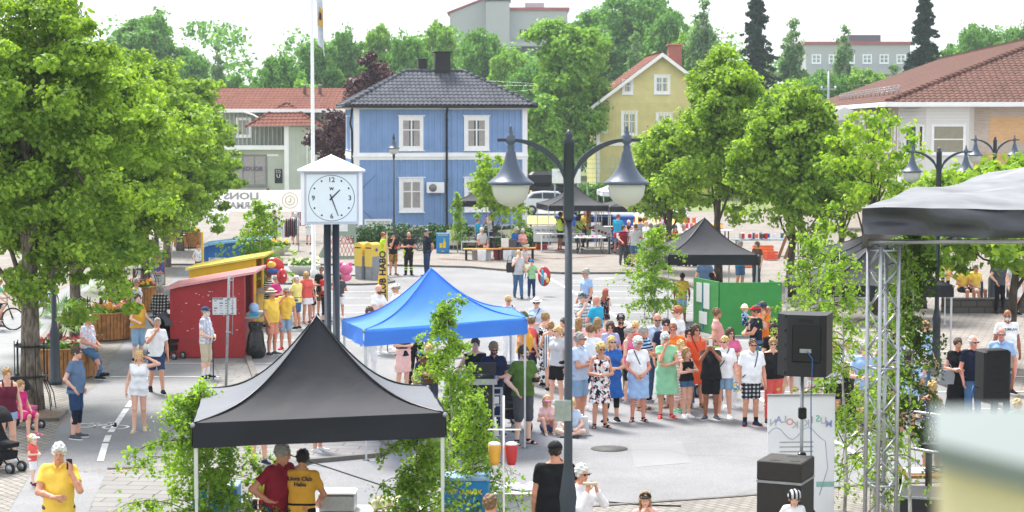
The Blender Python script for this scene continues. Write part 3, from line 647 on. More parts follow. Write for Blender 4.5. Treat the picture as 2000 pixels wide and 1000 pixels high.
def grow(rng, H, r0, lobes, th, fork=.35, nl=9, bend=.15, mb=None, wob=.1):
 mb=mb or MB();pts=[];rr=[];x=y=0
 for i in range(8):
  t=i/7;pts.append((x, y, th*t));rr.append(max(.015, r0*(1.25 if i==0 else 1-.72*t)));x+=rng.uniform(-1, 1)*wob*.5;y+=rng.uniform(-1, 1)*wob*.5
 mb.tube(pts, rr, 10)
 for(c, r)in lobes:
  st=rng.uniform(fork, .92);k=int(st*7);a=Vector(pts[k]);b=Vector(c);m=a.lerp(b, .5)+Vector((0, 0, -.12*(b-a).length))
  if b.z<a.z+.3:a=Vector(pts[max(2, k-2)])
  ra=rr[k]*.5;mb.tube([a, m, b], [ra, ra*.6, ra*.2], 6)
  for _ in range(3):
   e=b+Vector((rng.uniform(-1, 1)*r[0], rng.uniform(-1, 1)*r[1], rng.uniform(-.6, 1)*r[2]))*.75
   mb.tube([m.lerp(b, .6), e], [ra*.35, ra*.1], 5, cap=False)
 return mb
def crown_pts(rs, lobes, nclump, cr, spread=1.0):
 vol=np.array([r[0]*r[1]*r[2]for c, r in lobes])**.67;pr=vol/vol.sum();idx=rs.choice(len(lobes), nclump, p=pr)
 d=rs.normal(size=(nclump, 3));d/=np.linalg.norm(d, axis=1)[:, None];d[:, 2]=np.where(rs.random(nclump)<.55, np.abs(d[:, 2]), d[:, 2])
 q=rs.random(nclump)**.38*spread
 C_=np.array([lobes[i][0]for i in idx])+d*q[:, None]*np.array([lobes[i][1]for i in idx])
 return C_, cr*(.55+.8*rs.random(nclump))
def tree(name, label, loc, H, lobes, trunk, leaf, lm, bm, seed, nclump, cr, per, size, th=None, group=None, rz=0, cat='tree', fork=.35, flat=.75, spread=1., shell=.35, stuff_parts=None, wob=.1):
 rng=random.Random(seed);rs=np.random.RandomState(seed)
 o=thing(name, label, cat, loc, rz, group)
 grow(rng, H, trunk, lobes, th or H*.8, fork=fork, wob=wob).build('trunk', bm, o, fixn=False)
 C_, rad=crown_pts(rs, lobes, nclump, cr, spread)
 V, Q=leaves_np(rs, C_, rad, per, size, flat=flat, shell=shell)
 np_obj('crown', V, Q, lm, o, smooth=False)
 return o
def lobes_auto(rng, z0, z1, rx, n=12, top=.35, ry=None, prof=None):
 L_=[];ry=ry or rx
 for i in range(n):
  t=(i+.5)/n;z=z0+(z1-z0)*t
  p=prof(t)if prof else math.sin(pi*min(1, (t*.82+.14)))**.7
  a=i*2.4+rng.uniform(-.5, .5);q=rng.uniform(.35, .68)*p
  rr=rx*p*rng.uniform(.38, .55)+.12*rx
  L_.append(((cos(a)*q*rx, sin(a)*q*ry, z), (rr, rr, rr*rng.uniform(.75, 1.05))))
 L_.append(((0, 0, (z0+z1)/2), (rx*.55, ry*.55, (z1-z0)*.42)))
 return L_
def birch(name, label, loc, H, seed, wid=.9, n=5200, leaf=.055, group=None, lean=0., low=.25, col=None, stem=.03, cat='birch sapling', droop=.5):
 rng=random.Random(seed);rs=np.random.RandomState(seed);o=thing(name, label, cat, loc, 0, group);mb=MB()
 pts=[(lean*(i/6)**1.5+rng.uniform(-.03, .03), rng.uniform(-.03, .03), H*i/6)for i in range(7)];mb.tube(pts, [stem*(1-.85*i/6)for i in range(7)], 8)
 P=[];nb=62
 for b in range(nb):
  t=low+(1-low)*(b+rng.random()*.8)/nb;base=Vector(pts[0]).lerp(Vector(pts[-1]), t);base.x=lean*t**1.5
  ln=wid*(1.15-t)**.7*rng.choice((.45, .7, .95, 1.3))*rng.uniform(.8, 1.1);a=rng.uniform(0, 2*pi);dr=Vector((cos(a), sin(a), rng.uniform(.35, 1.5))).normalized();p=base.copy();tw=[p.copy()]
  for sg in range(6):
   dr=(dr+Vector((rng.uniform(-.22, .22), rng.uniform(-.22, .22), -.26*droop*(1+sg*.5)))).normalized();p=p+dr*ln/6;tw.append(p.copy())
  mb.tube(tw, [.010, .008, .007, .005, .004, .003, .002], 4, mi=1, cap=False)
  for sg in range(1, 7):
   if rng.random()<.8:P.append((tw[sg]+Vector((rng.uniform(-1, 1), rng.uniform(-1, 1), rng.uniform(-1, .4)))*.08, .07+.05*wid))
  for sg in(2, 3, 4, 5):
   q=tw[sg]+Vector((rng.uniform(-1, 1), rng.uniform(-1, 1), -.35*droop))*ln*.32;mb.tube([tw[sg], q], [.004, .002], 3, mi=1, cap=False);P.append((tw[sg].lerp(q, .6), .08));P.append((q, .09))
 mb.build('trunk', [barkmat('birch bark', '#8f8a84', '#e0ddd8', 18, .3), barkmat('twig bark', '#3c2a22', '#5b4336', 20, .3)], o, fixn=False)
 C_=np.array([p for p, r in P]);rad=np.array([r for p, r in P])*rs.uniform(.5, 1.4, len(P));per=max(2, int(n*.72/len(P)))
 V, Q=leaves_np(rs, C_, rad, per, leaf, up=.0, flat=1.2, shell=.1)
 np_obj('crown', V, Q, col or leafmat('birch leaf', '#41701c', '#a6c850', .45), o, smooth=False)
 return o
def spruce(name, label, loc, H, w, seed, group=None):
 rng=random.Random(seed);rs=np.random.RandomState(seed);o=thing(name, label, 'spruce', loc, 0, group)
 mb=MB().tube([(0, 0, 0), (0, 0, H)], [.25, .03], 8);Cs=[];Rr=[]
 for i in range(230):
  t=(i/230)**.9;z=H*(.06+.93*t);ln=w*(1-t)**.85*rng.uniform(.55, 1.12)+.15;a=rng.uniform(0, 6.28)
  if rng.random()<.2:ln*=.5
  p0=Vector((0, 0, z));p1=Vector((cos(a)*ln, sin(a)*ln, z-ln*.38));mb.tube([p0, p1], [.05*(1-t)+.015, .01], 4, cap=False)
  m=max(3, int(ln/.28))
  for j in range(m):q=(j+1)/m;Cs.append(p0.lerp(p1, q)+Vector((rng.uniform(-.15, .15), rng.uniform(-.15, .15), -.12-rng.random()*.2)));Rr.append(.42*(1.1-.5*q))
 mb.build('trunk', barkmat('spruce bark', '#2c211b', '#4d3b30'), o, fixn=False)
 V, Q=leaves_np(rs, np.array([tuple(c)for c in Cs]), np.array(Rr), 20, .26, up=-.1, flat=.8, shell=.2)
 np_obj('crown', V, Q, leafmat('spruce needles', '#12281a', '#2b4d33', .12, .7), o, smooth=False)
 return o
 # ---------------------------------------------------------------- ground, paving, roads, markings
def speckle(name, c1, c2, c3=None, sc=60, big=.35, rough=.85, bump=.25, patch=.25):
 m, t, b=newmat(name);n=t.nodes.new;l=t.links.new
 tc=n('ShaderNodeTexCoord');a=n('ShaderNodeTexNoise');a.inputs['Scale'].default_value=sc;a.inputs['Detail'].default_value=3
 g=n('ShaderNodeTexNoise');g.inputs['Scale'].default_value=big;g.inputs['Detail'].default_value=8;g.inputs['Roughness'].default_value=.62
 l(tc.outputs['Object'], a.inputs['Vector']);l(tc.outputs['Object'], g.inputs['Vector'])
 r=n('ShaderNodeValToRGB');r.color_ramp.elements[0].position=.3;r.color_ramp.elements[1].position=.7;r.color_ramp.elements[0].color=c4(c1);r.color_ramp.elements[1].color=c4(c2)
 l(a.outputs[0], r.inputs[0])
 r2=n('ShaderNodeValToRGB');r2.color_ramp.elements[0].position=.35;r2.color_ramp.elements[1].position=.68;r2.color_ramp.elements[0].color=(1-patch, )*3+(1, );r2.color_ramp.elements[1].color=(1+patch*.4, )*3+(1, )
 l(g.outputs[0], r2.inputs[0])
 x=n('ShaderNodeMixRGB');x.blend_type='MULTIPLY';x.inputs[0].default_value=1;l(r.outputs[0], x.inputs[1]);l(r2.outputs[0], x.inputs[2])
 vo=n('ShaderNodeTexVoronoi');vo.feature='DISTANCE_TO_EDGE';vo.inputs['Scale'].default_value=.11
 wn=n('ShaderNodeTexNoise');wn.inputs['Scale'].default_value=.8;wn.inputs['Detail'].default_value=4;l(tc.outputs['Object'], wn.inputs['Vector'])
 ad=n('ShaderNodeMixRGB');ad.blend_type='ADD';ad.inputs[0].default_value=2.2;l(tc.outputs['Object'], ad.inputs[1]);l(wn.outputs['Color'], ad.inputs[2]);l(ad.outputs[0], vo.inputs['Vector'])
 r3=n('ShaderNodeValToRGB');r3.color_ramp.elements[0].position=0;r3.color_ramp.elements[1].position=.007;r3.color_ramp.elements[0].color=(.86, .86, .86, 1);r3.color_ramp.elements[1].color=(1, 1, 1, 1)
 l(vo.outputs['Distance'], r3.inputs[0]);y=n('ShaderNodeMixRGB');y.blend_type='MULTIPLY';y.inputs[0].default_value=1;l(x.outputs[0], y.inputs[1]);l(r3.outputs[0], y.inputs[2])
 l(y.outputs[0], b.inputs['Base Color']);b.inputs['Roughness'].default_value=rough
 bp=n('ShaderNodeBump');bp.inputs['Strength'].default_value=bump;bp.inputs['Distance'].default_value=.01;l(a.outputs[0], bp.inputs['Height']);l(bp.outputs[0], b.inputs['Normal'])
 MATS[name]=m;return m
def brickmat(name, c1, c2, mortar, w, h, ms=.06, rz=0, off=.5, rough=.85, wall=None, bump=.4):
 m, t, b=newmat(name);n=t.nodes.new;l=t.links.new
 tc=n('ShaderNodeTexCoord');mp=n('ShaderNodeMapping');mp.inputs['Rotation'].default_value=(0, 0, rz)
 if wall:mp.vector_type='TEXTURE';mp.inputs['Rotation'].default_value=(pi/2, 0, 0 if wall=='x' else pi/2)
 l(tc.outputs['Object'], mp.inputs[0]);br=n('ShaderNodeTexBrick');br.offset=off
 br.inputs['Scale'].default_value=1;br.inputs['Brick Width'].default_value=w;br.inputs['Row Height'].default_value=h;br.inputs['Mortar Size'].default_value=ms*h;br.inputs['Mortar Smooth'].default_value=.2
 br.inputs['Color1'].default_value=c4(c1);br.inputs['Color2'].default_value=c4(c2);br.inputs['Mortar'].default_value=c4(mortar);l(mp.outputs[0], br.inputs['Vector'])
 no=n('ShaderNodeTexNoise');no.inputs['Scale'].default_value=.5;no.inputs['Detail'].default_value=7;l(tc.outputs['Object'], no.inputs['Vector'])
 r2=n('ShaderNodeValToRGB');r2.color_ramp.elements[0].position=.3;r2.color_ramp.elements[1].position=.7;r2.color_ramp.elements[0].color=(.82, .82, .82, 1);r2.color_ramp.elements[1].color=(1.1, 1.1, 1.1, 1);l(no.outputs[0], r2.inputs[0])
 x=n('ShaderNodeMixRGB');x.blend_type='MULTIPLY';x.inputs[0].default_value=1;l(br.outputs['Color'], x.inputs[1]);l(r2.outputs[0], x.inputs[2]);l(x.outputs[0], b.inputs['Base Color'])
 b.inputs['Roughness'].default_value=rough
 bp=n('ShaderNodeBump');bp.inputs['Strength'].default_value=bump;bp.inputs['Distance'].default_value=.01;bp.invert=True;l(br.outputs['Fac'], bp.inputs['Height']);l(bp.outputs[0], b.inputs['Normal'])
 MATS[name]=m;return m
m_asph=speckle('asphalt', '#707073', '#8b8b8d', sc=45, patch=.22)
m_road=speckle('road asphalt', '#7e7f82', '#959698', sc=45, patch=.16)
m_pave=brickmat('square paving', '#8f8780', '#7d756f', '#625d58', .42, .21, .09, rz=.3)
m_pave2=brickmat('small paving', '#8f8a83', '#7c7771', '#5d5955', .22, .14, .10, rz=.9)
m_pave3=brickmat('slab paving', '#82807d', '#767372', '#5b5857', .70, .35, .05, rz=.1)
m_redp=brickmat('red paving', '#8d6a5e', '#7f6055', '#6e5d56', .22, .11, .1, rz=.3)
m_mark=speckle('road paint', '#c9c9c6', '#e2e2df', sc=70, big=2.5, patch=.25, bump=.1)
m_kerb=mat('kerb granite', '#66625f', .8, var=.25, scale=3, bump=.5, bscale=30)
def sheet(name, pts, z, m, th=None):
 mb=MB();P=[G(*p)if len(p)==2 else Vector(p)for p in pts];mb.add([(p.x, p.y, z)for p in P], [tuple(range(len(P)))])
 if th:
  n=len(P);mb=MB().prism([(p.x, p.y)for p in P], z-th, z)
 return struct(name, mb, m)
def path_line(name, pts, w, z, m, h=None):
 P=[G(*p)for p in pts];mb=MB()
 for a, b in zip(P[:-1], P[1:]):
  d=(b-a).normalized();nn=Vector((-d.y, d.x, 0))*w/2
  q=[a-nn, b-nn, b+nn, a+nn]
  if h:
   L_=(b-a).length;k=max(1, int(L_/1.0))
   for i in range(k):
    u=a.lerp(b, i/k)+d*.006;v=a.lerp(b, (i+1)/k)-d*.006
    mb.prism([(p.x, p.y)for p in(u-nn, v-nn, v+nn, u+nn)], 0, h)
  else:mb.add([(p.x, p.y, z)for p in q], [(0, 1, 2, 3)])
 return struct(name, mb, m)
def terr(x, y):
 t=max(0, min(1, (y-165)/140));t=t*t*(3-2*t)
 return t*11.5+max(0, (y-300))*.01-.02
xs=list(range(-420, 421, 20));ys=[-30, 0, 40, 80, 120, 150]+list(range(165, 320, 12))+[340, 380, 450, 600, 900, 1400]
mb=MB();mb.add([(x*(1+max(0, y-200)/400), y, terr(x, y))for y in ys for x in xs], [(j*len(xs)+i, j*len(xs)+i+1, (j+1)*len(xs)+i+1, (j+1)*len(xs)+i)for j in range(len(ys)-1)for i in range(len(xs)-1)], smooth=True)
struct('ground', mb, speckle('grass ground', '#5d6b33', '#7d8a4b', sc=12, big=.2, patch=.3))
sheet('square_paving', [(-80, 18, 0), (80, 18, 0), (110, 128, 0), (-120, 128, 0)], .004, m_pave)
sheet('asphalt_square', [(505, 1040), (600, 907), (760, 884), (770, 872), (640, 792), (500, 740), (486, 640), (440, 560), (330, 560), (330, 519), (700, 519), (799, 521), (921, 524), (986, 530), (1100, 536), (1242, 535.5), (1330, 552), (1364, 567), (1600, 660), (1840, 752), (2100, 853), (2200, 930), (1680, 950), (1440, 972), (1180, 990), (900, 1010), (700, 1060)], .012, m_asph)
sheet('street', [(-260, 1000), (-200, 700), (60, 600), (280, 480), (400, 420), (395, 395), (455, 395), (440, 440), (395, 470), (330, 560), (240, 670), (181, 758), (132, 807), (85, 884), (-60, 1130)], .008, m_road)
sheet('bicycle_path', [(85, 884), (132, 807), (181, 758), (242, 670), (330, 560), (440, 560), (486, 640), (430, 740), (330, 900), (209, 919), (130, 1100), (-60, 1130)], .012, m_asph)
sheet('tree_strip', [(-260, 1000), (-30, 840), (30, 720), (110, 620), (190, 550), (290, 482), (350, 446), (398, 420), (420, 452), (390, 480), (325, 560), (240, 670), (181, 758), (132, 807), (85, 884), (-60, 1130)], .016, m_pave2)
path_line('kerb', [(330, 519), (700, 519), (799, 521), (921, 524), (986, 530), (1100, 536), (1242, 535.5), (1330, 552), (1364, 567), (1600, 660), (1840, 752), (2100, 853)], .16, 0, m_kerb, .09)
sheet('mailbox_island', [(430, 556), (540, 556), (700, 558), (747, 556), (768, 552), (760, 547), (700, 541), (540, 534), (430, 534)], .03, m_pave2, .03)
path_line('island_kerb', [(430, 556), (540, 556), (700, 558), (747, 556), (768, 552), (760, 547), (700, 541), (540, 534)], .16, 0, m_kerb, .08)
sheet('booth_island', [(209, 919), (290, 916), (380, 860), (430, 740), (412, 702), (470, 600), (486, 640), (484, 700), (500, 745), (640, 792), (758, 870), (764, 880), (740, 893), (600, 906), (480, 960), (440, 1060), (150, 1060)], .026, m_pave3, .02)
path_line('booth_island_kerb', [(484, 700), (500, 745), (640, 792), (758, 870), (764, 880), (740, 893), (600, 906), (480, 960), (440, 1060)], .15, 0, m_kerb, .09)
path_line('path_kerb', [(209, 919), (290, 916)], .12, 0, m_kerb, .05)
sheet('front_paving', [(800, 1030), (1180, 990), (1440, 972), (1680, 950), (2200, 930), (2400, 1200), (700, 1200)], .018, m_pave2)
path_line('front_kerb', [(1100, 995), (1180, 990), (1440, 972), (1680, 950), (2200, 930)], .10, 0, m_kerb, .035)
sheet('tree_grate_bed', [(0, 826), (110, 824), (132, 806), (60, 803)], .02, mat('dry soil', '#7c6656', .95, var=.2, scale=20, bump=.6))
path_line('bed_edging', [(-10, 826), (112, 824), (131, 808)], .06, 0, m_kerb, .08)
for a in([(905, 483), (985, 492), (1080, 484)], [(1010, 500), (1090, 506), (1180, 500)], [(860, 505), (960, 512)]):path_line('red_paving_band', a, .35, .017, m_redp)
mb=MB()
def strip(a, b, w, mb=mb, z=.020):
 d=(b-a).normalized();nn=Vector((-d.y, d.x, 0))*w/2;mb.add([(p.x, p.y, z)for p in(a-nn, b-nn, b+nn, a+nn)], [(0, 1, 2, 3)])
A_, B_=G(1062, 538), G(1730, 921);strip(A_, B_, .12)
for i in range(14):
 Yv=70.4-2.52*i
 t=(Yv-A_.y)/(B_.y-A_.y);x0=A_.x+(B_.x-A_.x)*t
 strip(Vector((x0+.1, Yv, 0)), Vector((x0+5.0, Yv, 0)), .10)
 if 2<i<12:strip(Vector((x0+5.2, Yv, 0)), Vector((x0+7.5, Yv, 0)), .10)
 if 0<i<11:strip(Vector((-9.4, Yv, 0)), Vector((-4.2, Yv, 0)), .10)
a=G(1152, 545);mb.add([(a.x, a.y, .02), (a.x+.8, a.y+.1, .02), (a.x+.7, a.y+.5, .02), (a.x+1.0, a.y+.3, .02)], [(0, 1, 3, 2)]);strip(G(1160, 547), G(1190, 547.5), .12)
struct('parking_markings', mb, m_mark)
mb=MB()
for(a, b)in(((206, 868), (196, 902)), ((212, 852), (207, 865)), ((247, 800), (216, 846)), ((258, 784), (249, 797)), ((270, 770), (296, 715)), ((303, 700), (330, 640))):
 strip(G(*a), G(*b), .12, mb)
struct('path_line_marking', mb, m_mark)
mb=MB();c=G(196, 836);
def ring(cx, cy, r, w=.06, n=20):
 v=[];f=[]
 for k in range(n):
  t=2*pi*k/n;v+=[(c.x+cx+cos(t)*(r-w), c.y+cy+sin(t)*(r-w), .02), (c.x+cx+cos(t)*r, c.y+cy+sin(t)*r, .02)]
 for k in range(n):q=(k+1)%n;f.append((2*k, 2*k+1, 2*q+1, 2*q))
 mb.add(v, f)
ring(.30, 0, .27);ring(-.30, .22, .27)
for p, q in(((.30, 0), (.10, .42)), ((.10, .42), (-.30, .22)), ((.10, .42), (-.12, .0)), ((-.12, 0), (-.2, .5)), ((.30, 0), (.18, .55)), ((.18, .55), (.02, .58)), ((-.3, .5), (-.1, .5))):strip(c+Vector((*p, 0)), c+Vector((*q, 0)), .05, mb)
struct('bicycle_marking', mb, m_mark)
mb=MB();mb.lathe([(.34, 0), (.34, .006)], (0, 0, 0), 20);o=mb.build('manhole_cover', mat('cast iron', '#4c4b4a', .6, .5, bump=.8, bscale=50));o.location=G(1190, 878)+Vector((0, 0, .014));o['kind']='structure'
o2=o.copy();COL.objects.link(o2);o2.location=G(880, 700)+Vector((0, 0, .014))
for k, q in enumerate(([(905, 745), (1010, 742), (1030, 775), (915, 780)], [(1230, 870), (1330, 862), (1350, 905), (1240, 915)], [(640, 960), (760, 950), (790, 1000), (650, 1010)], [(760, 590), (850, 590), (850, 600), (760, 600)])):sheet('asphalt_patch', q, .0145+k*.0005, speckle('asphalt patch %d'%k, ('#66666a', '#78787a', '#6c6c6f', '#77777a')[k], ('#7c7c80', '#8e8e90', '#828286', '#8d8d90')[k], sc=60, patch=.2))
rs_=np.random.RandomState(3);V=[];Qd=[]
for(a, c_, n_)in((G(480, 730), G(640, 790), 60), (G(209, 921), G(300, 918), 40), (G(860, 526), G(1300, 540), 130), (G(110, 826), G(140, 800), 40), (G(1400, 590), G(1900, 780), 120)):
 for i in range(n_):
  p=a.lerp(c_, rs_.rand())+Vector((rs_.normal()*.25, rs_.normal()*.18-.1, .03));s_=.02+.025*rs_.rand();an=rs_.rand()*6;u=Vector((cos(an), sin(an), .2))*s_;v=Vector((-sin(an), cos(an), .1))*s_*.6;o_=len(V);V+=[tuple(p-u), tuple(p+v), tuple(p+u), tuple(p-v)];Qd.append((o_, o_+1, o_+2, o_+3))
tag(np_obj('fallen_leaves', np.array(V), np.array(Qd), mat('dry leaf', '#a5603a', .8, var=.4, scale=3), smooth=False), 'dry orange leaves and crumbs scattered along the kerbs', 'litter', kind='stuff')
# ---------------------------------------------------------------- buildings
m_white=mat('white paint', '#f0f0f0', .5, var=.05, scale=2, bump=.1)
m_glass=mat('window glass', '#3f4a55', .06, var=.25, scale=.7, spec=.9)
m_glassl=mat('pale window glass', '#8796a2', .08, var=.3, scale=.9, spec=.9)
m_curt=mat('curtain', '#a39d9a', .9, var=.12, scale=6)
m_blackm=mat('black metal', '#17181c', .35, .4, var=.2)
m_dkpole=mat('dark blue grey paint', '#353d49', .42, .2, var=.08, scale=3, bump=.15, bscale=60)
m_galv=mat('galvanised steel', '#9ea3a8', .4, .7, var=.15, scale=12)
def frame_M(o, ux):
 ux=Vector(ux).normalized();uy=Vector((0, 0, 1)).cross(ux)
 m=Matrix(((ux.x, uy.x, 0, o[0]), (ux.y, uy.y, 0, o[1]), (0, 0, 1, o[2]), (0, 0, 0, 1)));return m
def window(parent, M, x, z, w, h, fr=.07, tr=.13, cols=2, rows=2, split=None, glass=None, curtain=True, trim=None, head=True, name='window', fm=None, tm=None, inset=.0):
 fm=fm or m_white;tm=tm or m_white;b=MB()
 X0, X1, Z0, Z1=x-w/2, x+w/2, z-h/2, z+h/2
 b.box(X0-tr, X0, -.075, .02, Z0-tr, Z1+tr, 0, M);b.box(X1, X1+tr, -.05, .02, Z0-tr, Z1+tr, 0, M)
 b.box(X0, X1, -.05, .02, Z1, Z1+tr, 0, M);b.box(X0, X1, -.05, .02, Z0-tr, Z0, 0, M)
 fr_o=b.build(name, tm, parent)
 if head:MB().box(X0-tr-.05, X1+tr+.05, -.10, .02, Z1+tr, Z1+tr+.05, 0, M).build('lintel', tm, fr_o)
 MB().box(X0-tr-.03, X1+tr+.03, -.12, .02, Z0-tr-.04, Z0-tr, 0, M).build('sill', tm, fr_o)
 b=MB();
 b.box(X0, X0+fr, -.035, -.005, Z0, Z1, 0, M);b.box(X1-fr, X1, -.035, -.005, Z0, Z1, 0, M);b.box(X0+fr, X1-fr, -.035, -.005, Z1-fr, Z1, 0, M);b.box(X0+fr, X1-fr, -.035, -.005, Z0, Z0+fr, 0, M)
 for i in range(1, cols):xx=X0+w*i/cols;b.box(xx-fr*.55, xx+fr*.55, -.033, -.006, Z0+fr, Z1-fr, 0, M)
 sp=[split]if split else[i/rows for i in range(1, rows)]
 for q in sp:zz=Z0+h*q;b.box(X0+fr, X1-fr, -.031, -.007, zz-fr*.4, zz+fr*.4, 0, M)
 b.build('frame', fm, fr_o)
 MB().add([(X0+.01, -.003, Z0+.01), (X1-.01, -.003, Z0+.01), (X1-.01, -.003, Z1-.01), (X0+.01, -.003, Z1-.01)], [(0, 1, 2, 3)], 0, False, M).build('pane', glass or m_glass, fr_o, fixn=False)
 if curtain:
  b=MB()
  for s in((0, .36), (.64, 1))if curtain==True else((0, 1), ):
   n=10;v=[];
   for i in range(n+1):
    t=s[0]+(s[1]-s[0])*i/n;v+=[(X0+fr+(w-2*fr)*t, -.0045-.001*(i%2), Z0+.03), (X0+fr+(w-2*fr)*t, -.0045-.001*(i%2), Z1-.03)]
   b.add(v, [(2*i, 2*i+2, 2*i+3, 2*i+1)for i in range(n)], 0, True, M)
  b.build('curtain', m_curt, fr_o, fixn=False)
 return fr_o
def boards(b, M, x0, x1, z0, z1, pitch=.2, mi=0, holes=()):
 b.box(x0, x1, 0.0, .15, z0, z1, mi, M)
 n=int((x1-x0)/pitch)
 for i in range(n):
  x=x0+(i+.5)*(x1-x0)/n
  segs=[(z0, z1)]
  for(hx0, hx1, hz0, hz1)in holes:
   if hx0<x<hx1:
    ns=[]
    for a, c in segs:
     if hz0>a:ns.append((a, min(c, hz0)))
     if hz1<c:ns.append((max(a, hz1), c))
    segs=ns
  for a, c in segs:b.box(x-.035, x+.035, -.065, .0, a, c, mi, M)
def tile_slope(name, A, B, C_, D, m, parent, pitch=.25, row=.36, amp=.035):
 A, B, C_, D=map(Vector, (A, B, C_, D));u=(B-A).normalized();nn=u.cross(D-A).normalized();
 if nn.z<0:nn=-nn
 v=nn.cross(u).normalized()
 if v.z<0:v=-v
 pl=[((p-A).dot(u), (p-A).dot(v))for p in(A, B, C_, D)]
 u0=min(p[0]for p in pl);u1=max(p[0]for p in pl);v1=max(p[1]for p in pl)
 nu=int((u1-u0)/(pitch/4))+1;nr=int(v1/row)+1
 us=u0+np.arange(nu+1)*pitch/4;hv=amp*np.abs(np.sin(np.arange(nu+1)*pi/4))**.8
 vv=[];hh=[]
 for r in range(nr):vv+=[r*row, r*row+row*.98];hh+=[.03, .0]
 vv=np.array(vv);hh=np.array(hh)
 UU, VV=np.meshgrid(us, vv, indexing='ij');HH=hv[:, None]+hh[None, :]
 def inside(x, y):
  ok=np.ones_like(x, bool)
  for i in range(4):
   x0, y0=pl[i];x1_, y1_=pl[(i+1)%4]
   if abs(x0-x1_)+abs(y0-y1_)<1e-6:continue
   ok&=((x1_-x0)*(y-y0)-(y1_-y0)*(x-x0))>=-.02
  return ok
 cx=(UU[:-1, :-1]+UU[1:, 1:])/2;cy=(VV[:-1, :-1]+VV[1:, 1:])/2
 if((pl[1][0]-pl[0][0])*(pl[2][1]-pl[1][1])-(pl[1][1]-pl[0][1])*(pl[2][0]-pl[1][0]))<0:pl=pl[::-1]
 ok=inside(cx, cy)
 P=(np.array(A)+UU[..., None]*np.array(u)+VV[..., None]*np.array(v)+HH[..., None]*np.array(nn)).reshape(-1, 3)
 W=len(vv);ij=np.argwhere(ok);q0=ij[:, 0]*W+ij[:, 1]
 Q=np.stack([q0, q0+W, q0+W+1, q0+1], 1)
 return np_obj(name, P, Q, m, parent, smooth=False)
def ridge(parent, a, b, m, r=.11, name='ridge_tiles'):
 a, b=Vector(a), Vector(b);L_=(b-a).length;n=max(2, int(L_/.38));mb=MB()
 for i in range(n):p=a.lerp(b, i/n);q=a.lerp(b, (i+1.08)/n);mb.tube([p+Vector((0, 0, .02)), q+Vector((0, 0, .0))], [r*1.08, r*.92], 8)
 return mb.build(name, m, parent)
def tilemat(name, c1, c2):
 if name in MATS:return MATS[name]
 m, t, b=newmat(name);n=t.nodes.new;l=t.links.new;tc=n('ShaderNodeTexCoord')
 br=n('ShaderNodeTexVoronoi');br.inputs['Scale'].default_value=3.2;l(tc.outputs['Object'], br.inputs['Vector']);no=n('ShaderNodeTexNoise');no.inputs['Scale'].default_value=.9;no.inputs['Detail'].default_value=8;l(tc.outputs['Object'], no.inputs['Vector'])
 r=n('ShaderNodeValToRGB');r.color_ramp.elements[0].color=c4(c1);r.color_ramp.elements[1].color=c4(c2);ma=n('ShaderNodeMath');ma.operation='MULTIPLY_ADD';ma.inputs[1].default_value=.4
 sp=n('ShaderNodeSeparateColor');l(br.outputs['Color'], sp.inputs[0]);l(sp.outputs[0], ma.inputs[0]);mm=n('ShaderNodeMath');mm.operation='MULTIPLY_ADD';mm.inputs[1].default_value=1.2;mm.inputs[2].default_value=-.3;l(no.outputs[0], mm.inputs[0]);l(mm.outputs[0], ma.inputs[2]);l(ma.outputs[0], r.inputs[0]);l(r.outputs[0], b.inputs['Base Color'])
 b.inputs['Roughness'].default_value=.85;b.inputs['Specular IOR Level'].default_value=.25;MATS[name]=m;return m
t_blk=tilemat('black roof tiles', '#3a3d46', '#5a5d66');t_red=tilemat('red roof tiles', '#62382f', '#84503f');t_brn=tilemat('brown roof tiles', '#50352d', '#735046')
# ---- blue house
W_, D_=8.9, 5.7;bh=thing('blue_house', 'two storey blue wooden house with white corners and black tiled hipped roof', 'house')
fl=PY(694, 97.5);fr_=PY(1028, 98.9);ang=math.atan2(fr_.y-fl.y, fr_.x-fl.x);ang=R(9);bh.location=(fl.x, fl.y, 0);bh.rotation_euler=(0, 0, ang)
W_=8.72;m_blue=mat('blue boards', '#7f9fcb', .55, var=.10, scale=1.6, bump=.15)
FM=Matrix.Identity(4);LM=frame_M((0, D_, 0), (0, -1, 0));RM=frame_M((W_, 0, 0), (0, 1, 0))
wins=[(2.85, 5.35), (6.15, 5.35), (2.85, 2.25), (6.15, 2.25)]
holes=[(x-.62, x+.62, z-.85, z+.85)for x, z in wins]
EV=6.75
b=MB();boards(b, FM, .12, W_-.12, .72, 4.02, .29, 0, holes);boards(b, FM, .12, W_-.12, 4.38, EV-.2, .29, 0, holes)
boards(b, LM, .12, D_-.12, .72, 4.02, .2);boards(b, LM, .12, D_-.12, 4.38, EV-.2, .2);boards(b, RM, .12, D_-.12, .72, EV-.2, .2);b.box(.2, W_-.2, D_-.15, D_-.02, .72, EV-.2)
b.build('wall', m_blue, bh)
b=MB();b.box(-.02, W_+.02, -.05, D_, 0, .66);b.box(-.05, W_+.05, -.09, D_+.03, .66, .72)
b.build('foundation', mat('white plaster', '#d2d3d2', .8, var=.06, scale=1.5, bump=.2), bh)
b=MB()
for M in(FM, LM):
 L_=W_ if M is FM else D_
 for x in(-.03, L_-.23):b.box(x, x+.26, -.045 if M is FM else-.048, .02, .72, 4.02, 0, M);b.box(x, x+.26, -.045 if M is FM else-.048, .02, 4.38, EV-.2, 0, M)
 b.box(-.05, L_+.05, -.06, .03, 4.02, 4.38, 0, M);b.box(-.07, L_+.07, -.10, .03, 4.16, 4.23, 0, M);b.box(-.05, L_+.05, -.06, .02, EV-.2, EV+.05, 0, M)
b.box(W_-.03, W_+.04, .02, .2, .72, EV);b.build('corner_boards', m_white, bh)
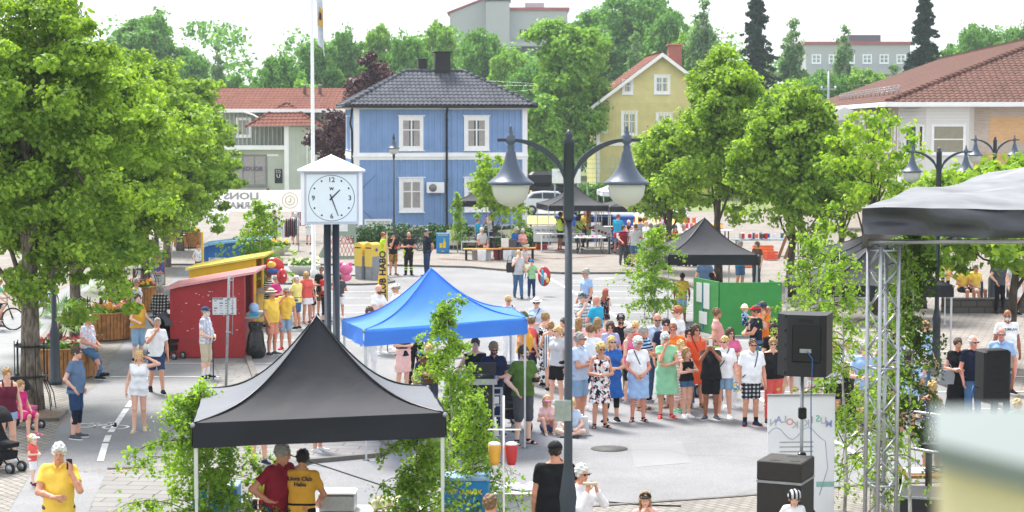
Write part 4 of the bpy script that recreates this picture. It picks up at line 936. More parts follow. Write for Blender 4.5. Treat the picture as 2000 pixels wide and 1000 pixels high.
for(x, z)in wins:window(bh, FM, x, z, .98, 1.42, tr=.15, split=.62, curtain=(True if z>4 else 2))
for(y, z)in((1.6, 5.35), (4.2, 5.35), (1.6, 2.3)):window(bh, LM, y, z, .9, 1.42, tr=.15, split=.62)
for x in(1.4, 3.2, 5.1, 7.2):MB().box(x-.3, x+.3, -.055, -.045, .22, .5).build('cellar_window', m_glass, bh)
ov=.45;e0=(-ov, -ov, EV);e1=(W_+ov, -ov, EV);e2=(W_+ov, D_+ov, EV);e3=(-ov, D_+ov, EV);hr=(D_+2*ov)/2;RZ=EV+1.78
r0=(-ov+hr, D_/2, RZ);r1=(W_+ov-hr, D_/2, RZ)
for q in((e0, e1, r1, r0), (e1, e2, r1, r1), (e2, e3, r0, r1), (e3, e0, r0, r0)):tile_slope('roof', *q, t_blk, bh, .23, .36, .05)
MB().add([e0, e1, e2, e3, r0, r1], [(0, 1, 5, 4), (1, 2, 5), (2, 3, 4, 5), (3, 0, 4), (0, 3, 2, 1)]).build('roof_deck', m_blackm, bh)
ridge(bh, r0, r1, t_blk)
for a, c in((e0, r0), (e1, r1), (e2, r1), (e3, r0)):ridge(bh, a, c, t_blk)
b=MB();
for a, c in((e0, e1), (e3, e0), (e1, e2)):b.tube([Vector(a)+Vector((0, 0, -.06)), Vector(c)+Vector((0, 0, -.06))], .07, 8)
b.build('gutter', m_blackm, bh)
b=MB().tube([(4.62, -ov, EV-.1), (4.62, -.12, EV-.45), (4.62, -.12, .5), (4.62, -.25, .35)], .055, 8)
for z in(1.5, 3., 4.6, 6.):b.box(4.54, 4.70, -.18, .0, z, z+.04)
b.build('drainpipe', m_blackm, bh)
b=MB().tube([(-.1, .2, EV-.1), (-.2, .3, EV-.9), (-.12, .25, EV-1.3), (-.12, .2, 3.4), (-.2, -.05, 3.0), (-.1, -.1, 2.6), (-.1, -.1, .4)], .05, 8);b.build('side_drainpipe', m_blackm, bh)
ch=MB().bbox(4.35, 5.15, D_/2-.35, D_/2+.35, RZ-.8, RZ+.95, .02).build('chimney', m_blackm, bh);MB().bbox(4.25, 5.25, D_/2-.45, D_/2+.45, RZ+.95, RZ+1.02, .02).build('chimney_cap', m_blackm, ch)
ch=MB().bbox(3.55, 4.0, D_/2+.2, D_/2+.75, RZ-.8, RZ+.6, .02).build('chimney', m_blackm, bh);MB().bbox(3.5, 4.05, D_/2+.15, D_/2+.8, RZ+.6, RZ+.66, .02).build('chimney_cap', m_blackm, ch)
MB().prism([(-.8, 3.3), (-.06, 3.75), (-.06, 3.62), (-.8, 3.18)], 2.2, 4.6, 0, axis='Y').build('porch_roof', m_white, bh)
ac=thing('air_conditioner', 'white air conditioning unit fixed to the blue wall beside a window', 'air conditioner', tuple(bh.matrix_basis@Vector((3.72, 0, 2.86))));ac.rotation_euler=(0, 0, ang);ac.location=Matrix.Translation((fl.x, fl.y, 0))@Matrix.Rotation(ang, 4, 'Z')@Vector((4.02, -.03, 2.62))
MB().bbox(-.44, .44, -.36, -.06, -.27, .27, .02).build('casing', m_white, ac);MB().lathe([(.2, 0), (.2, .02)], (0, 0, 0), 20, M=Matrix.Translation((-.14, -.36, 0))@Matrix.Rotation(pi/2, 4, 'X')).build('fan_grille', mat('grey grille', '#7b7f80', .6), ac)
b=MB();b.box(-.35, -.31, -.36, .03, -.32, -.27);b.box(.31, .35, -.36, .03, -.32, -.27);b.build('bracket', m_galv, ac)
HB=Matrix.Translation((fl.x, fl.y, 0))@Matrix.Rotation(ang, 4, 'Z')
# ---- yellow house
yh_=thing('yellow_house', 'ochre yellow wooden house with white trimmed gable and red tiled roof', 'house');p0=PY(1167, 150);yh_.location=p0;yh_.rotation_euler=(0, 0, R(3));WY, DY, EY, GY=9.8, 9, 7.35, 11.0
m_yel=mat('yellow boards', '#d6cb8e', .6, var=.08, scale=1.5, bump=.15);b=MB();boards(b, FM, .1, WY-.1, .4, 4.05, .24);boards(b, FM, .1, WY-.1, 4.3, EY, .24)
b.prism([(0, EY), (WY, EY), (WY/2, GY)], 0.0, .15, 0, axis='Y');n=38
for i in range(n):
 x=WY*(i+.5)/n;zt=EY+(GY-EY)*(1-abs(x-WY/2)/(WY/2));b.box(x-.03, x+.03, -.018, 0, EY, zt-.05)
b.box(0, .12, .15, DY, .4, EY);b.box(WY-.12, WY, .15, DY, .4, EY);b.box(0, WY, DY-.1, DY, .4, EY);b.build('wall', m_yel, yh_)
b=MB();b.box(-.02, .16, -.04, .1, .4, EY);b.box(WY-.16, WY+.02, -.04, .1, .4, EY);b.box(-.04, WY+.04, -.05, .05, 4.05, 4.3);b.build('corner_boards', m_white, yh_)
MB().box(-.05, WY+.05, -.05, DY, 0, .4).build('foundation', mat('grey plaster', '#a7a8a6', .85), yh_)
for(x, z, w_, h_)in((2.3, 8.55, .55, .8), (4.95, 8.75, .95, 1.15), (2.45, 5.75, 1.0, 1.55), (5.15, 5.75, 1.0, 1.3), (7.7, 5.75, 1.0, 1.3), (2.45, 2.2, 1.0, 1.4), (5.15, 2.2, 1.0, 1.4)):window(yh_, FM, x, z, w_, h_, tr=.16, cols=2 if w_>.6 else 1, split=.6, curtain=False, glass=m_glassl if z>5 else None)
o=.75;hgt=(GY-EY)/(WY/2)
L0, L1=(-o, -.6, EY-o*hgt+.12), (WY/2, -.6, GY+.14);
tile_slope('roof', (-o, DY+.3, L0[2]), (-o, -.6, L0[2]), L1, (WY/2, DY+.3, L1[2]), t_red, yh_, .25, .38);tile_slope('roof', (WY+o, -.6, L0[2]), (WY+o, DY+.3, L0[2]), (WY/2, DY+.3, L1[2]), L1, t_red, yh_, .25, .38)
b=MB()
for s in(1, -1):
 xe=-o if s>0 else WY+o;b.prism([(xe, L0[2]-.26), (xe, L0[2]+.03), (WY/2, GY+.17), (WY/2, GY-.14)], -.66, -.58, 0, axis='Y')
b.build('bargeboard', m_white, yh_);b=MB()
for s in(1, -1):
 xe=-o if s>0 else WY+o;b.prism([(xe, L0[2]-.12), (xe, L0[2]-.02), (WY/2, GY+.06), (WY/2, GY-.04)], -.58, DY+.3, 0, axis='Y')
b.build('roof_deck', mat('brown soffit', '#4a3428', .8), yh_)
ch=MB().bbox(5.9, 6.9, 3.2, 4.1, GY-1, GY+.85, .02).build('chimney', brickmat('chimney brick', '#b5604f', '#a55343', '#b9a79c', .25, .08, .1, wall='x'), yh_);MB().bbox(5.8, 7.0, 3.1, 4.2, GY+.85, GY+.97, .02).build('chimney_cap', mat('chimney cap', '#b56a58', .7), ch)
b=MB().tube([(-o+.05, -.5, L0[2]-.1), (-.3, -.1, EY-1.1), (-.08, -.1, EY-1.3), (-.08, -.1, .5)], .05, 8);b.tube([(-o, -.6, L0[2]-.05), (-o, DY, L0[2]-.05)], .07, 8);b.build('gutter', m_white, yh_)
b=MB().box(.35, .78, -.045, -.02, 5.0, 5.6);b.build('wall_sign', m_white, yh_);so_=MB().ell((0, 0, 0), (.15, .012, .15), 14);so_.build('sign_emblem', mat('green sign', '#2f9a6a', .5), yh_, loc=(.565, -.05, 5.3))
# ---- grey green house on the left
gh=thing('green_grey_house', 'pale grey green shop house with red tiled roof and hipped porch roof', 'house');gh.location=PY(438, 138);gh.location.z=0
m_gg=mat('pale green boards', '#c2c8bc', .65, var=.07, scale=1.2, bump=.12);m_ggr=mat('pale green render', '#b4baac', .85, var=.08, scale=1, bump=.2)
gh.rotation_euler=(0, 0, R(-3));b=MB();b.box(0, 9.2, 0, 8, 4.0, 6.9);boards(b, FM, 0, 9.2, 4.0, 6.9, .3);b.build('upper_wall', m_gg, gh);MB().box(-.02, 4.95, -1.2, 8, 0, 4.0).build('lower_wall', m_ggr, gh)
b=MB();M2=frame_M((4.9, -1.6, 0), (1, .12, 0));boards(b, M2, 0, 3.6, 0, 5.55, .3);b.build('bay_wall', m_gg, gh)
MB().box(4.6, 4.92, -1.65, -1.25, 0, 5.6).build('corner_post', m_white, gh);MB().box(-.2, 5.0, -1.55, -1.2, 3.95, 4.25).build('shop_fascia', m_white, gh)
window(gh, FM, 1.45, 5.5, .85, 1.15, tr=.12, cols=1, rows=1, curtain=2, glass=m_glassl, head=False);window(gh, FM, 7.9, 5.6, .7, 1.2, tr=.12, cols=1, rows=1, head=False)
MB().box(.1, .16, -.04, 0, 4.9, 6.0).build('trim', m_white, gh)
SM=frame_M((0, -1.2, 0), (1, 0, 0));window(gh, SM, 2.0, 2.5, 2.5, 2.1, tr=.06, cols=3, rows=1, curtain=2, head=False, name='shop_window', fm=mat('grey frame', '#7f837e', .5), tm=mat('grey frame', '#7f837e', .5))
text('shop_lettering', 'EOUOR', .42, mat('shop lettering', '#5b5470', .5), gh, (2.3, -1.27, 2.6), mirror=False, bold=.01)
t_=text('notice_letters', 'U', .4, m_white, gh, (4.1, -1.24, 2.1));MB().box(3.85, 4.38, -1.235, -1.2, 1.6, 2.6).build('notice_board', m_blackm, gh);text('notice_letters', 'BUTIK\nMODE', .13, m_white, gh, (4.1, -1.24, 2.42));MB().box(3.3, 4.1, -1.23, -1.2, 3.5, 3.62).build('wall_plate', m_white, gh)
tile_slope('roof', (-3.5, -.7, 6.75), (9.8, -.7, 6.75), (9.8, 4, 8.35), (-3.5, 4, 8.35), t_red, gh, .3, .4);tile_slope('roof', (9.8, 8.7, 6.75), (-3.5, 8.7, 6.75), (-3.5, 4, 8.35), (9.8, 4, 8.35), t_red, gh, .3, .4)
MB().prism([(-.7, 6.65), (8.7, 6.65), (4, 8.3)], -3.45, 9.75, axis='X').build('roof_deck', m_white, gh)
MB().box(-3.5, 9.9, -.85, -.7, 6.55, 6.8).build('gutter', m_white, gh);b=MB();b.box(-3.4, 0, .02, 8, 4, 6.7);b.box(-3.4, 0, -.5, 8, 0, 4);b.build('side_wall', m_ggr, gh)
ap=(4.5, .2, 7.25);q0, q1, q2, q3=(2.0, -2.2, 5.55), (7.2, -2.2, 5.6), (7.9, 1.5, 5.6), (1.9, 1.5, 5.6);tile_slope('porch_roof', q0, q1, ap, ap, t_red, gh, .3, .4);tile_slope('porch_roof', q1, q2, ap, ap, t_red, gh, .3, .4);tile_slope('porch_roof', q3, q0, ap, ap, t_red, gh, .3, .4);ridge(gh, q0, ap, t_red, .1);ridge(gh, q1, ap, t_red, .1)
MB().add([q0, q1, q2, q3, (ap[0], ap[1], ap[2]-.06)], [(0, 3, 2, 1), (0, 1, 4), (1, 2, 4), (2, 3, 4), (3, 0, 4)]).build('porch_ceiling', m_white, gh)
b=MB().tube([(1.6, -.8, 6.6), (2.3, -1.0, 6.4), (3.2, -1.4, 5.9)], .06, 8);b.tube([(6.6, -1.5, 5.5), (6.2, -1.5, 5.0), (6.2, -1.5, .2)], .06, 8);b.build('drainpipe', m_white, gh)
for x in(5.4, 6.5):MB().lathe([(.12, 0), (.12, .6), (.16, .62), (.16, .72)], (x, 2.6, 7.85), 10).build('roof_vent', m_galv, gh)
lb=thing('brick_house', 'low house with red tiled roof behind the flagpole', 'house', PY(560, 165));lb.location.z=0;MB().box(0, 14, 0, 8, 0, 6.4).build('wall', m_gg, lb)
tile_slope('roof', (-.5, -.6, 6.4), (14.5, -.6, 6.4), (14.5, 4, 8.6), (-.5, 4, 8.6), t_red, lb, .3, .4);MB().prism([(-.5, 6.3), (8.5, 6.3), (4, 8.5)], -.4, 14.4, axis='X').build('roof_deck', m_white, lb)
# ---- right brick building with the big brown roof
rb=thing('brick_building', 'pale brick building with orange panels and a huge brown tiled roof', 'building');C0=Vector((18.7, 93, 0));dirv=Vector((.079, 1, 0)).normalized();rb.location=C0;rb.rotation_euler=(0, 0, -math.atan2(dirv.x, dirv.y))
m_pb=brickmat('pale brick', '#c2b2a4', '#b3a396', '#c9beb2', .25, .085, .12, wall='x', bump=.2);m_ob=brickmat('orange brick', '#d8ab7a', '#cda071', '#d3b48e', .25, .085, .12, wall='x', bump=.2);m_pby=brickmat('pale brick side', '#b9a9a0', '#a99a92', '#c3bab4', .25, .085, .12, wall='y', bump=.2)
EVR=6.85;b=MB();b.box(2.7, 32, 0, .3, 0, EVR-.1);b.build('front_wall', m_pb, rb);MB().box(0, .3, 2.6, 58, 0, EVR-.1).build('side_wall', m_pby, rb)
for k, (x0, x1, z0, z1)in enumerate(((4.0, 32, 4.95, 6.15), (2.75, 32, 2.3, 4.45))):MB().box(x0, x1, -.012, .02, z0, z1).build('orange_panel', m_ob, rb)
bw=MB();bw.prism([(.3, 2.7), (.02, 2.6), (.02, 1.2), (1.0, -.35), (3.0, -.35), (3.3, .02), (3.3, .3)], 0, EVR-.05);bw.build('bay_wall', mat('white panel', '#d8d8d6', .5, var=.03, scale=.5), rb)
b=MB();
for z in(5.85, 6.02, 6.19, 6.36, 6.53):b.prism([(.0, 2.6), (-.03, 1.18), (.98, -.38), (3.02, -.38), (3.02, -.35), (1.0, -.345), (.02, 1.2)], z, z+.015)
b.build('bay_siding', m_white, rb)
B1=frame_M((.02, 1.2, 0), (.98, -1.55, 0));B2=frame_M((1.0, -.35, 0), (1, 0, 0));B0=frame_M((.02, 2.6, 0), (0, -1, 0))
window(rb, B1, .75, 5.1, .85, 1.35, tr=.04, cols=1, rows=2, split=.5, curtain=False, head=False);window(rb, B1, 1.48, 5.1, .35, 1.35, tr=.04, cols=1, rows=1, curtain=False, head=False, glass=mat('dark curtain glass', '#512c26', .2));window(rb, B2, 1.05, 5.1, 1.5, 1.35, tr=.05, cols=1, rows=2, split=.5, curtain=False, head=False, glass=mat('beige blind glass', '#8f8a76', .2));window(rb, B0, .7, 5.1, .7, 1.3, tr=.04, cols=1, rows=2, curtain=True, head=False)
LW=frame_M((0, 58, 0), (0, -1, 0))
for i in range(7):window(rb, LW, 58-6-i*6.5, 5.1, 2.2, 1.3, tr=.06, cols=2, rows=1, curtain=False, head=False)
b=MB();b.box(-.7, .3, 6, 16, 5.9, 6.3);b.prism([(-3.2, 6.0), (-1.5, 6.75), (.3, 6.0)], 14.5, 17.5, 0, axis='Y');b.box(-3.2, 0, 15, 17.5, 3.9, 6.0);b.build('side_bay', mat('white panel', '#d8d8d6'), rb);window(rb, frame_M((-3.2, 15, 0), (1, 0, 0)), 1.6, 5.1, 2.5, 1.2, tr=.06, cols=2, rows=1, curtain=2, head=False)
ss=MB().box(-.04, -.02, 3.1, 3.7, 5.0, 5.8).build('wall_sign', m_white, rb);
RO=.9;RZ2=10.6;hw=9.5
c0=(-RO, -RO, EVR);c1=(34, -RO, EVR);c3=(-RO, 58, EVR);apx=(hw, hw, RZ2)
tile_slope('roof_front', c0, c1, (34, hw, RZ2), apx, t_brn, rb, .3, .38, .05);tile_slope('roof_side', c3, c0, apx, (hw, 58, RZ2), t_brn, rb, .3, .38, .05);ridge(rb, c0, apx, t_brn, .16, 'hip_tiles');ridge(rb, apx, (hw, 58, RZ2), t_brn, .15);ridge(rb, apx, (34, hw, RZ2), t_brn, .15)
MB().add([c0, c1, (34, hw, RZ2-.05), (hw, hw, RZ2-.05), (hw, 58, RZ2-.05), c3, (34, 58, EVR)], [(0, 1, 2, 3), (0, 3, 4, 5), (0, 5, 6, 1)]).build('roof_deck', mat('brown soffit', '#4a3428'), rb)
b=MB();b.box(-RO-.12, 34, -RO-.12, -RO+.02, EVR-.2, EVR+.02);b.box(-RO-.12, -RO+.02, -RO+.03, 58, EVR-.2, EVR+.02);b.box(-RO, 34, -RO+.02, .0, EVR-.22, EVR-.12);b.build('gutter', m_white, rb)
MB().bbox(11.2, 11.9, 3.9, 4.6, 8.6, 9.6, .02).build('roof_vent', m_blackm, rb)
b=MB()
for i in range(16):y=4+i*2.2;b.tube([(.2, y, 7.3), (.2, y, 7.75)], .025, 5);
for z in(7.5, 7.62, 7.74):b.tube([(.2, 4, z), (.2, 37, z)], .02, 5)
b.build('snow_guard', m_galv, rb)
# ---- apartment blocks on the hill
def block(name, label, px0, px1, Y, z0, z1, col, D=14, lift=None, ridgec='#a04a52'):
 a, c_=PY(px0, Y), PY(px1, Y);o=thing(name, label, 'apartment block', (a.x, Y, z0));W=c_.x-a.x;h=z1-z0
 MB().box(0, W, 0, D, 0, h).build('wall', col, o);MB().box(-.3, W+.3, -.3, D+.3, h, h+.45).build('roof_edge', mat('red roof edge', ridgec, .5), o)
 return o, W, h
m_bg=mat('grey panel', '#a9abb2', .7, var=.04);m_bd=brickmat('dark block brick', '#6c6a72', '#625f66', '#7a7880', .5, .2, .08, wall='x')
ab, W, h=block('apartment_block', 'grey apartment block with red roof edge rising above the trees', 975, 1108, 300, 11, 22.8, m_bg)
MB().box(1.5, W-1, -.06, 0, 0, 6.3).build('brick_face', m_bd, ab);MB().box(.2, W, -1.3, -.1, 6.3, 6.9).build('balcony', m_bg, ab)
st=MB().bbox(-2, 1.6, -2.2, 4, 0, 13.1, .1).build('stair_tower', m_bg, ab);MB().bbox(-2.2, 1.8, -2.4, 4.2, 13.1, 13.7, .1).build('tower_cap', mat('dark cap', '#555861'), st)
for x, z in((8.6, 9.5), ):window(ab, FM, x, z, 1.6, 1.5, tr=.1, head=False, glass=m_glassl, fr=.12)
b=MB()
for i in range(9):b.box(3.2+i*.3, 3.35+i*.3, -.1, 0, 7.6, 8.9)
b.build('balcony_rail', m_blackm, ab);b=MB()
for i in range(3):b.box(-6.6+i*1.5, -5.6+i*1.5, .9, 1.0, 2.0, 4.0)
b.prism([(-7.6, 11.4), (-2, 13.6), (-2, 0), (-7.6, 0)], 1, 10, axis='Y');w2=b.build('side_wing', m_bg, ab);MB().prism([(-8, 11.6), (-2.05, 13.9), (-2.05, 13.65), (-8, 11.35)], .7, 10.3, axis='Y').build('wing_roof_edge', mat('red roof edge', '#a04a52'), w2)
window(ab, frame_M((0, -1.3, 0), (1, 0, 0)), 1.0, 5.0, 1.4, 2.0, tr=.05, glass=m_glass, head=False);MB().box(4, 7, 4, 8, h+.4, h+1.4).build('roof_plant', m_bg, ab)
ab2, W, h=block('apartment_block', 'long grey apartment block with red roof edge far behind the spruces', 1572, 1775, 300, 10, 17.6, m_bg)
for i in range(6):window(ab2, FM, 1.6+i*2.6, 5.4, 1.3, 1.3, tr=.06, head=False, glass=m_glassl, fr=.12, curtain=False)
MB().box(0, W, -1.2, -.1, 3.0, 4.0).build('balcony', m_bg, ab2);MB().box(7, 12, 3, 8, h+.4, h+1.6).build('roof_plant', mat('dark cap', '#555861'), ab2)
# ---------------------------------------------------------------- trees placed in the town
LIN=leafmat('linden leaf', '#2e5a14', '#aacb4c', .42);MAP=leafmat('maple leaf', '#38702c', '#9fc754', .4);FOR=leafmat('forest leaf', '#2f6129', '#82b456', .36)
PALEL=leafmat('pale birch leaf', '#48704a', '#86a874', .4);PUR=leafmat('copper leaf', '#2c141c', '#5e3540', .2);YGL=leafmat('young leaf', '#5d8a1a', '#a9c63c', .42)
BK=barkmat('linden bark', '#4a4036', '#8d8275', 14, .9);BKD=barkmat('dark bark', '#2e2720', '#5c5146');BKB=barkmat('pale bark', '#77716a', '#c9c5be', 16, .4)
lin_labels=['big linden at the left edge beside the dark lamp post, iron guard round its trunk', 'second linden of the left row, behind the first wooden planter', 'third linden of the left row, behind the flower planter with palm', 'fourth linden of the left row, beside the circus poster board', 'linden of the left row between the poster board and the far end', 'farthest linden of the left row, with a wooden planter beside it']
LT=[]
for i, (px, Yv, H, r)in enumerate(((62, 40.1, 9.2, 2.5), (152, 50, 8.0, 2.55), (228, 59.8, 8.0, 2.5), (284, 69, 8.2, 2.5), (325, 79.5, 8.0, 2.4), (352, 89.5, 8.3, 2.65))):
 rg=random.Random(50+i);lb_=lobes_auto(rg, 3.15 if i in(1, 2)else 2.9, H-.75, r, 15, prof=lambda t:(1.0-.5*max(0, t-.5)/.5))
 LT.append(tree('linden_tree', lin_labels[i], PY(px, Yv), H, lb_, .23 if i==0 else .17, .12, LIN, BK, 50+i, int(560-i*34), .40, int(165-i*17), .098+i*.013, th=H*.8, group='lindens of the left row', fork=.4, shell=.45, spread=1.08, flat=.6))
for(lab, px, Yv, H, r, z0, nc, per, sz, lf, gr, sh)in(('tall bushy linden behind the black tent, right of the yellow house', 1402, 72, 8.75, 2.15, 2.5, 520, 62, .14, LIN, 1, .2), ('rounded linden standing between the black tent and the brick building', 1546, 66, 7.4, 2.1, 2.3, 480, 62, .14, LIN, 1, .2), ('short linden leaning over the market stalls left of the tall linden', 1302, 78, 6.1, 1.75, 2.0, 330, 50, .15, LIN, 1, .2), ('thin airy linden with gaps in front of the brick building bay', 1706, 60, 6.7, 2.1, 2.2, 105, 46, .13, YGL, 1, .15), ('low linden with large dark leaves hanging under the stage roof', 1968, 47, 5.0, 2.3, 2.6, 330, 46, .17, LIN, 1, .2), ('small linden left of the thin one, behind the dark tents', 1640, 70, 5.0, 1.3, 2.6, 150, 50, .14, YGL, 1, .2), ('low bushy tree right of the thin linden under the double lamps', 1800, 62, 4.4, 1.3, 2.0, 150, 50, .14, YGL, 1, .2)):
 rg=random.Random(int(px));lb_=lobes_auto(rg, z0+.5, H-.6, r, 12 if nc>200 else 9, prof=lambda t:(1.0-.5*max(0, t-.4)/.6))
 tree('linden_tree', lab, PY(px, Yv), H, lb_, .15, .12, lf, BKD, int(px), nc, .42 if nc>200 else .34, per, sz, th=H*.85, group='lindens on the right side', shell=sh, wob=.16)
rg=random.Random(4);tree('young_tree', 'young yellow green tree with a stake frame behind the bench', PY(967, 85), 4.6, lobes_auto(rg, 1.9, 4.3, 1.65, 11, prof=lambda t:1-.65*t), .06, .1, YGL, BKD, 8, 105, .30, 42, .13, shell=.1, cat='tree')
rg=random.Random(9)
tree('maple_tree', 'large broad maple towering between the blue and yellow houses', PY(1112, 150), 13.6, lobes_auto(rg, 3.4, 12.6, 3.15, 18, prof=lambda t:.55+.62*t if t<.62 else .93-.5*(t-.62)), .42, .1, MAP, BKD, 21, 620, .75, 70, .27, shell=.25)
rg=random.Random(10)
tree('maple_tree', 'smaller round maple close behind the right corner of the blue house', PY(1056, 142), 8.6, lobes_auto(rg, 2.0, 7.6, 1.5, 9), .2, .1, MAP, BKD, 22, 260, .6, 60, .25, shell=.25)
rg=random.Random(11)
tree('copper_tree', 'dark purple leaved tree rising behind the blue house roof', PY(735, 128), 11.0, lobes_auto(rg, 5, 10.2, 1.7, 8), .2, .1, PUR, BKD, 23, 190, .55, 50, .24, shell=.2)
rg=random.Random(12)
tree('copper_tree', 'dark purple leaved tree between the green grey house and the blue house', PY(655, 116), 6.8, lobes_auto(rg, 2.6, 6.3, 1.6, 8), .15, .1, PUR, BKD, 24, 190, .5, 50, .22, shell=.2)
def kind(name, lf, bk, seed, H, r, z0, nc, per, sz, cr, n=14, prof=None, label='x', airy=.3):
 rg=random.Random(seed);return tree(name, label, (0, 0, 0), H, lobes_auto(rg, z0, H*.93, r, n, prof=prof), .3, .1, lf, bk, seed, nc, cr, per, sz, shell=airy, wob=.25)
K={'o':kind('broadleaf_tree', FOR, BKD, 31, 15, 5.0, 4, 520, 60, .36, .95), 'p':kind('broadleaf_tree', FOR, BKD, 32, 15, 4.6, 3, 520, 60, .36, .9, prof=lambda t:1-.5*abs(t-.4)), 'm':kind('maple_tree', MAP, BKD, 33, 15, 5.2, 3, 520, 60, .36, .9), 'b':kind('birch_tree', PALEL, BKB, 34, 15, 2.7, 3, 260, 44, .26, .62, 12, prof=lambda t:1.05-.8*t, airy=.05), 's':kind('broadleaf_tree', FOR, BKD, 35, 15, 6.0, 1.5, 560, 60, .38, 1.0)}
first={k:1 for k in K}
FT=[(285, 20, 190, 215, 'o', 'large rounded broadleaf tree on the hill above the left lindens'), (372, 105, 95, 200, 'p', 'darker broadleaf tree right of the large rounded one on the hill'), (428, 68, 62, 190, 'b', 'slender birch on the hill above the left end of the red roof'), (462, 140, 60, 195, 's', 'low broadleaf tree right of the slender birch at the left'), (545, 97, 120, 178, 'o', 'round dark green tree behind the red roof left of the flagpole'), (622, 80, 110, 200, 'p', 'broadleaf tree directly behind the flagpole'), (672, 52, 120, 205, 'o', 'tall broadleaf tree right of the flagpole'), (740, 42, 110, 215, 'm', 'broadleaf tree rising above the purple tree'), (800, 60, 110, 190, 'o', 'broadleaf tree left of the black chimney'), (860, 36, 120, 215, 'm', 'tall bright tree right above the black chimneys'), (935, 52, 140, 205, 's', 'wide bright tree left of the grey apartment block'), (1000, 90, 110, 190, 'm', 'pale green tree below the grey apartment block'), (1030, 120, 90, 180, 'p', 'broadleaf tree over the right end of the blue house roof'), (1160, 10, 130, 230, 'o', 'broadleaf tree right of the grey apartment block'), (1235, -22, 230, 225, 's', 'huge dark tree above the left slope of the yellow house roof'), (1300, 20, 110, 215, 'p', 'broadleaf tree above the ridge of the yellow house'), (1238, 42, 80, 185, 'b', 'drooping pale birch left of the yellow house gable'), (1372, -25, 110, 195, 'b', 'tall airy birch above the chimney of the yellow house'), (1345, 60, 100, 200, 'm', 'broadleaf tree behind the yellow house chimney'), (1420, 110, 100, 190, 'o', 'broadleaf tree filling the gap left of the first spruce'), (1545, 14, 100, 190, 'b', 'airy birch right of the first spruce'), (1500, 95, 90, 200, 'b', 'short birch between the first spruce and the airy birch'), (1648, 30, 84, 200, 'b', 'lone birch in front of the long apartment block'), (1610, 132, 130, 182, 's', 'low wide tree left of the lone birch'), (1690, 128, 140, 184, 'm', 'low pale tree below the long apartment block'), (1745, 108, 100, 178, 'b', 'small birch left of the second spruce'), (1850, 92, 120, 180, 'p', 'broadleaf tree behind the brown roof right of the second spruce'), (1905, 42, 150, 205, 's', 'broad dark tree above the middle of the brown roof'), (1985, 40, 120, 195, 'o', 'broad tree at the top right corner above the brown roof'), (60, 90, 240, 190, 's', 'broad tree seen through gaps of the left lindens'), (190, 130, 150, 180, 'o', 'broad tree behind the second linden'), (505, 150, 100, 182, 's', 'low tree over the middle of the long red roof'), (590, 150, 100, 176, 'm', 'low bright tree above the long red roof by the flagpole'), (1130, 100, 120, 185, 's', 'dark broadleaf tree behind the top of the large maple'), (1450, 150, 110, 178, 's', 'low tree between the tall linden and the first spruce'), (1560, 150, 120, 176, 'p', 'low tree left of the utility pole'), (1090, 160, 100, 178, 's', 'dark low tree behind the left side of the large maple')]
for(px, ty, wpx, Yv, kk, lab)in FT:
 b_=PY(px, Yv);gz=terr(b_.x, Yv)-.1;s_=FPX/Yv;top=CAMZ+(HOR-ty)/s_;H=top-gz
 o=K[kk]if first[kk]else copy_tree(K[kk]);first[kk]=0
 base_r={'o':5.2, 'p':4.8, 'm':5.4, 'b':2.9, 's':6.2}[kk];sx=(wpx/s_/2)/base_r
 o.location=(b_.x, Yv, gz);o.scale=(sx, sx, H/15.3);o.rotation_euler=(0, 0, (px*7.3)%6.28);o['label']=lab;o['group']='trees on the hill'
for px, ty, Yv, w_, lab in((1475, -40, 182, 3.9, 'tall dark spruce right of the yellow house'), (1800, -35, 178, 3.6, 'tall dark spruce in front of the long apartment block')):
 b_=PY(px, Yv);gz=terr(b_.x, Yv)-.1;spruce('spruce_tree', lab, (b_.x, Yv, gz), CAMZ+(HOR-ty)/(FPX/Yv)-gz, w_, px, 'trees on the hill')
rs=np.random.RandomState(77);n=420;xs_=rs.uniform(-150, 150, n);ysx=rs.uniform(205, 268, n);zz=np.array([terr(a, c)for a, c in zip(xs_, ysx)]);keep=[not(0.015<a/c<.035 and c>200)and not(.14<a/c<.215)for a, c in zip(xs_, ysx)]
cc=np.stack([xs_, ysx, zz+rs.uniform(1.0, 9.5, n)], 1)[keep];V, Q=leaves_np(rs, cc, rs.uniform(1.8, 3.6, len(cc)), 150, .55, shell=.4)
tag(np_obj('woodland', V, Q, FOR, None, smooth=False), 'mass of broadleaf woodland covering the hill', 'woodland', kind='stuff')
def bush(name, label, loc, rx, ry, h, seed, lf, n=40, per=60, sz=.12, group=None, cat='bush'):
 rs=np.random.RandomState(seed);o=thing(name, label, cat, loc, 0, group);c_=rs.uniform(-1, 1, (n, 3))*[rx*.85, ry*.85, h*.4]+[0, 0, h*.5]
 c_[:, 2]=np.where((c_[:, 0]/rx)**2>.5, np.minimum(c_[:, 2], h*.6), c_[:, 2]);V, Q=leaves_np(rs, c_, np.full(n, min(h, ry*1.3)*.38), per, sz, shell=.4);np_obj('foliage', V, Q, lf, o, smooth=False)
 mb=MB()
 for i in range(5):mb.tube([(rs.uniform(-.2, .2), 0, 0), (rs.uniform(-.6, .6)*rx, rs.uniform(-.3, .3)*ry, h*.6)], [.02, .01], 4)
 mb.build('stems', BKD, o, fixn=False);return o
HG=leafmat('hedge leaf', '#2c5a16', '#6fa22c', .25);JG=leafmat('juniper leaf', '#1f4420', '#4d7a36', .15)
bush('hedge', 'long clipped green hedge in front of the yellow house', PY(1170, 139), 6.5, 1.0, 1.45, 3, HG, 210, 90, .16, cat='hedge')
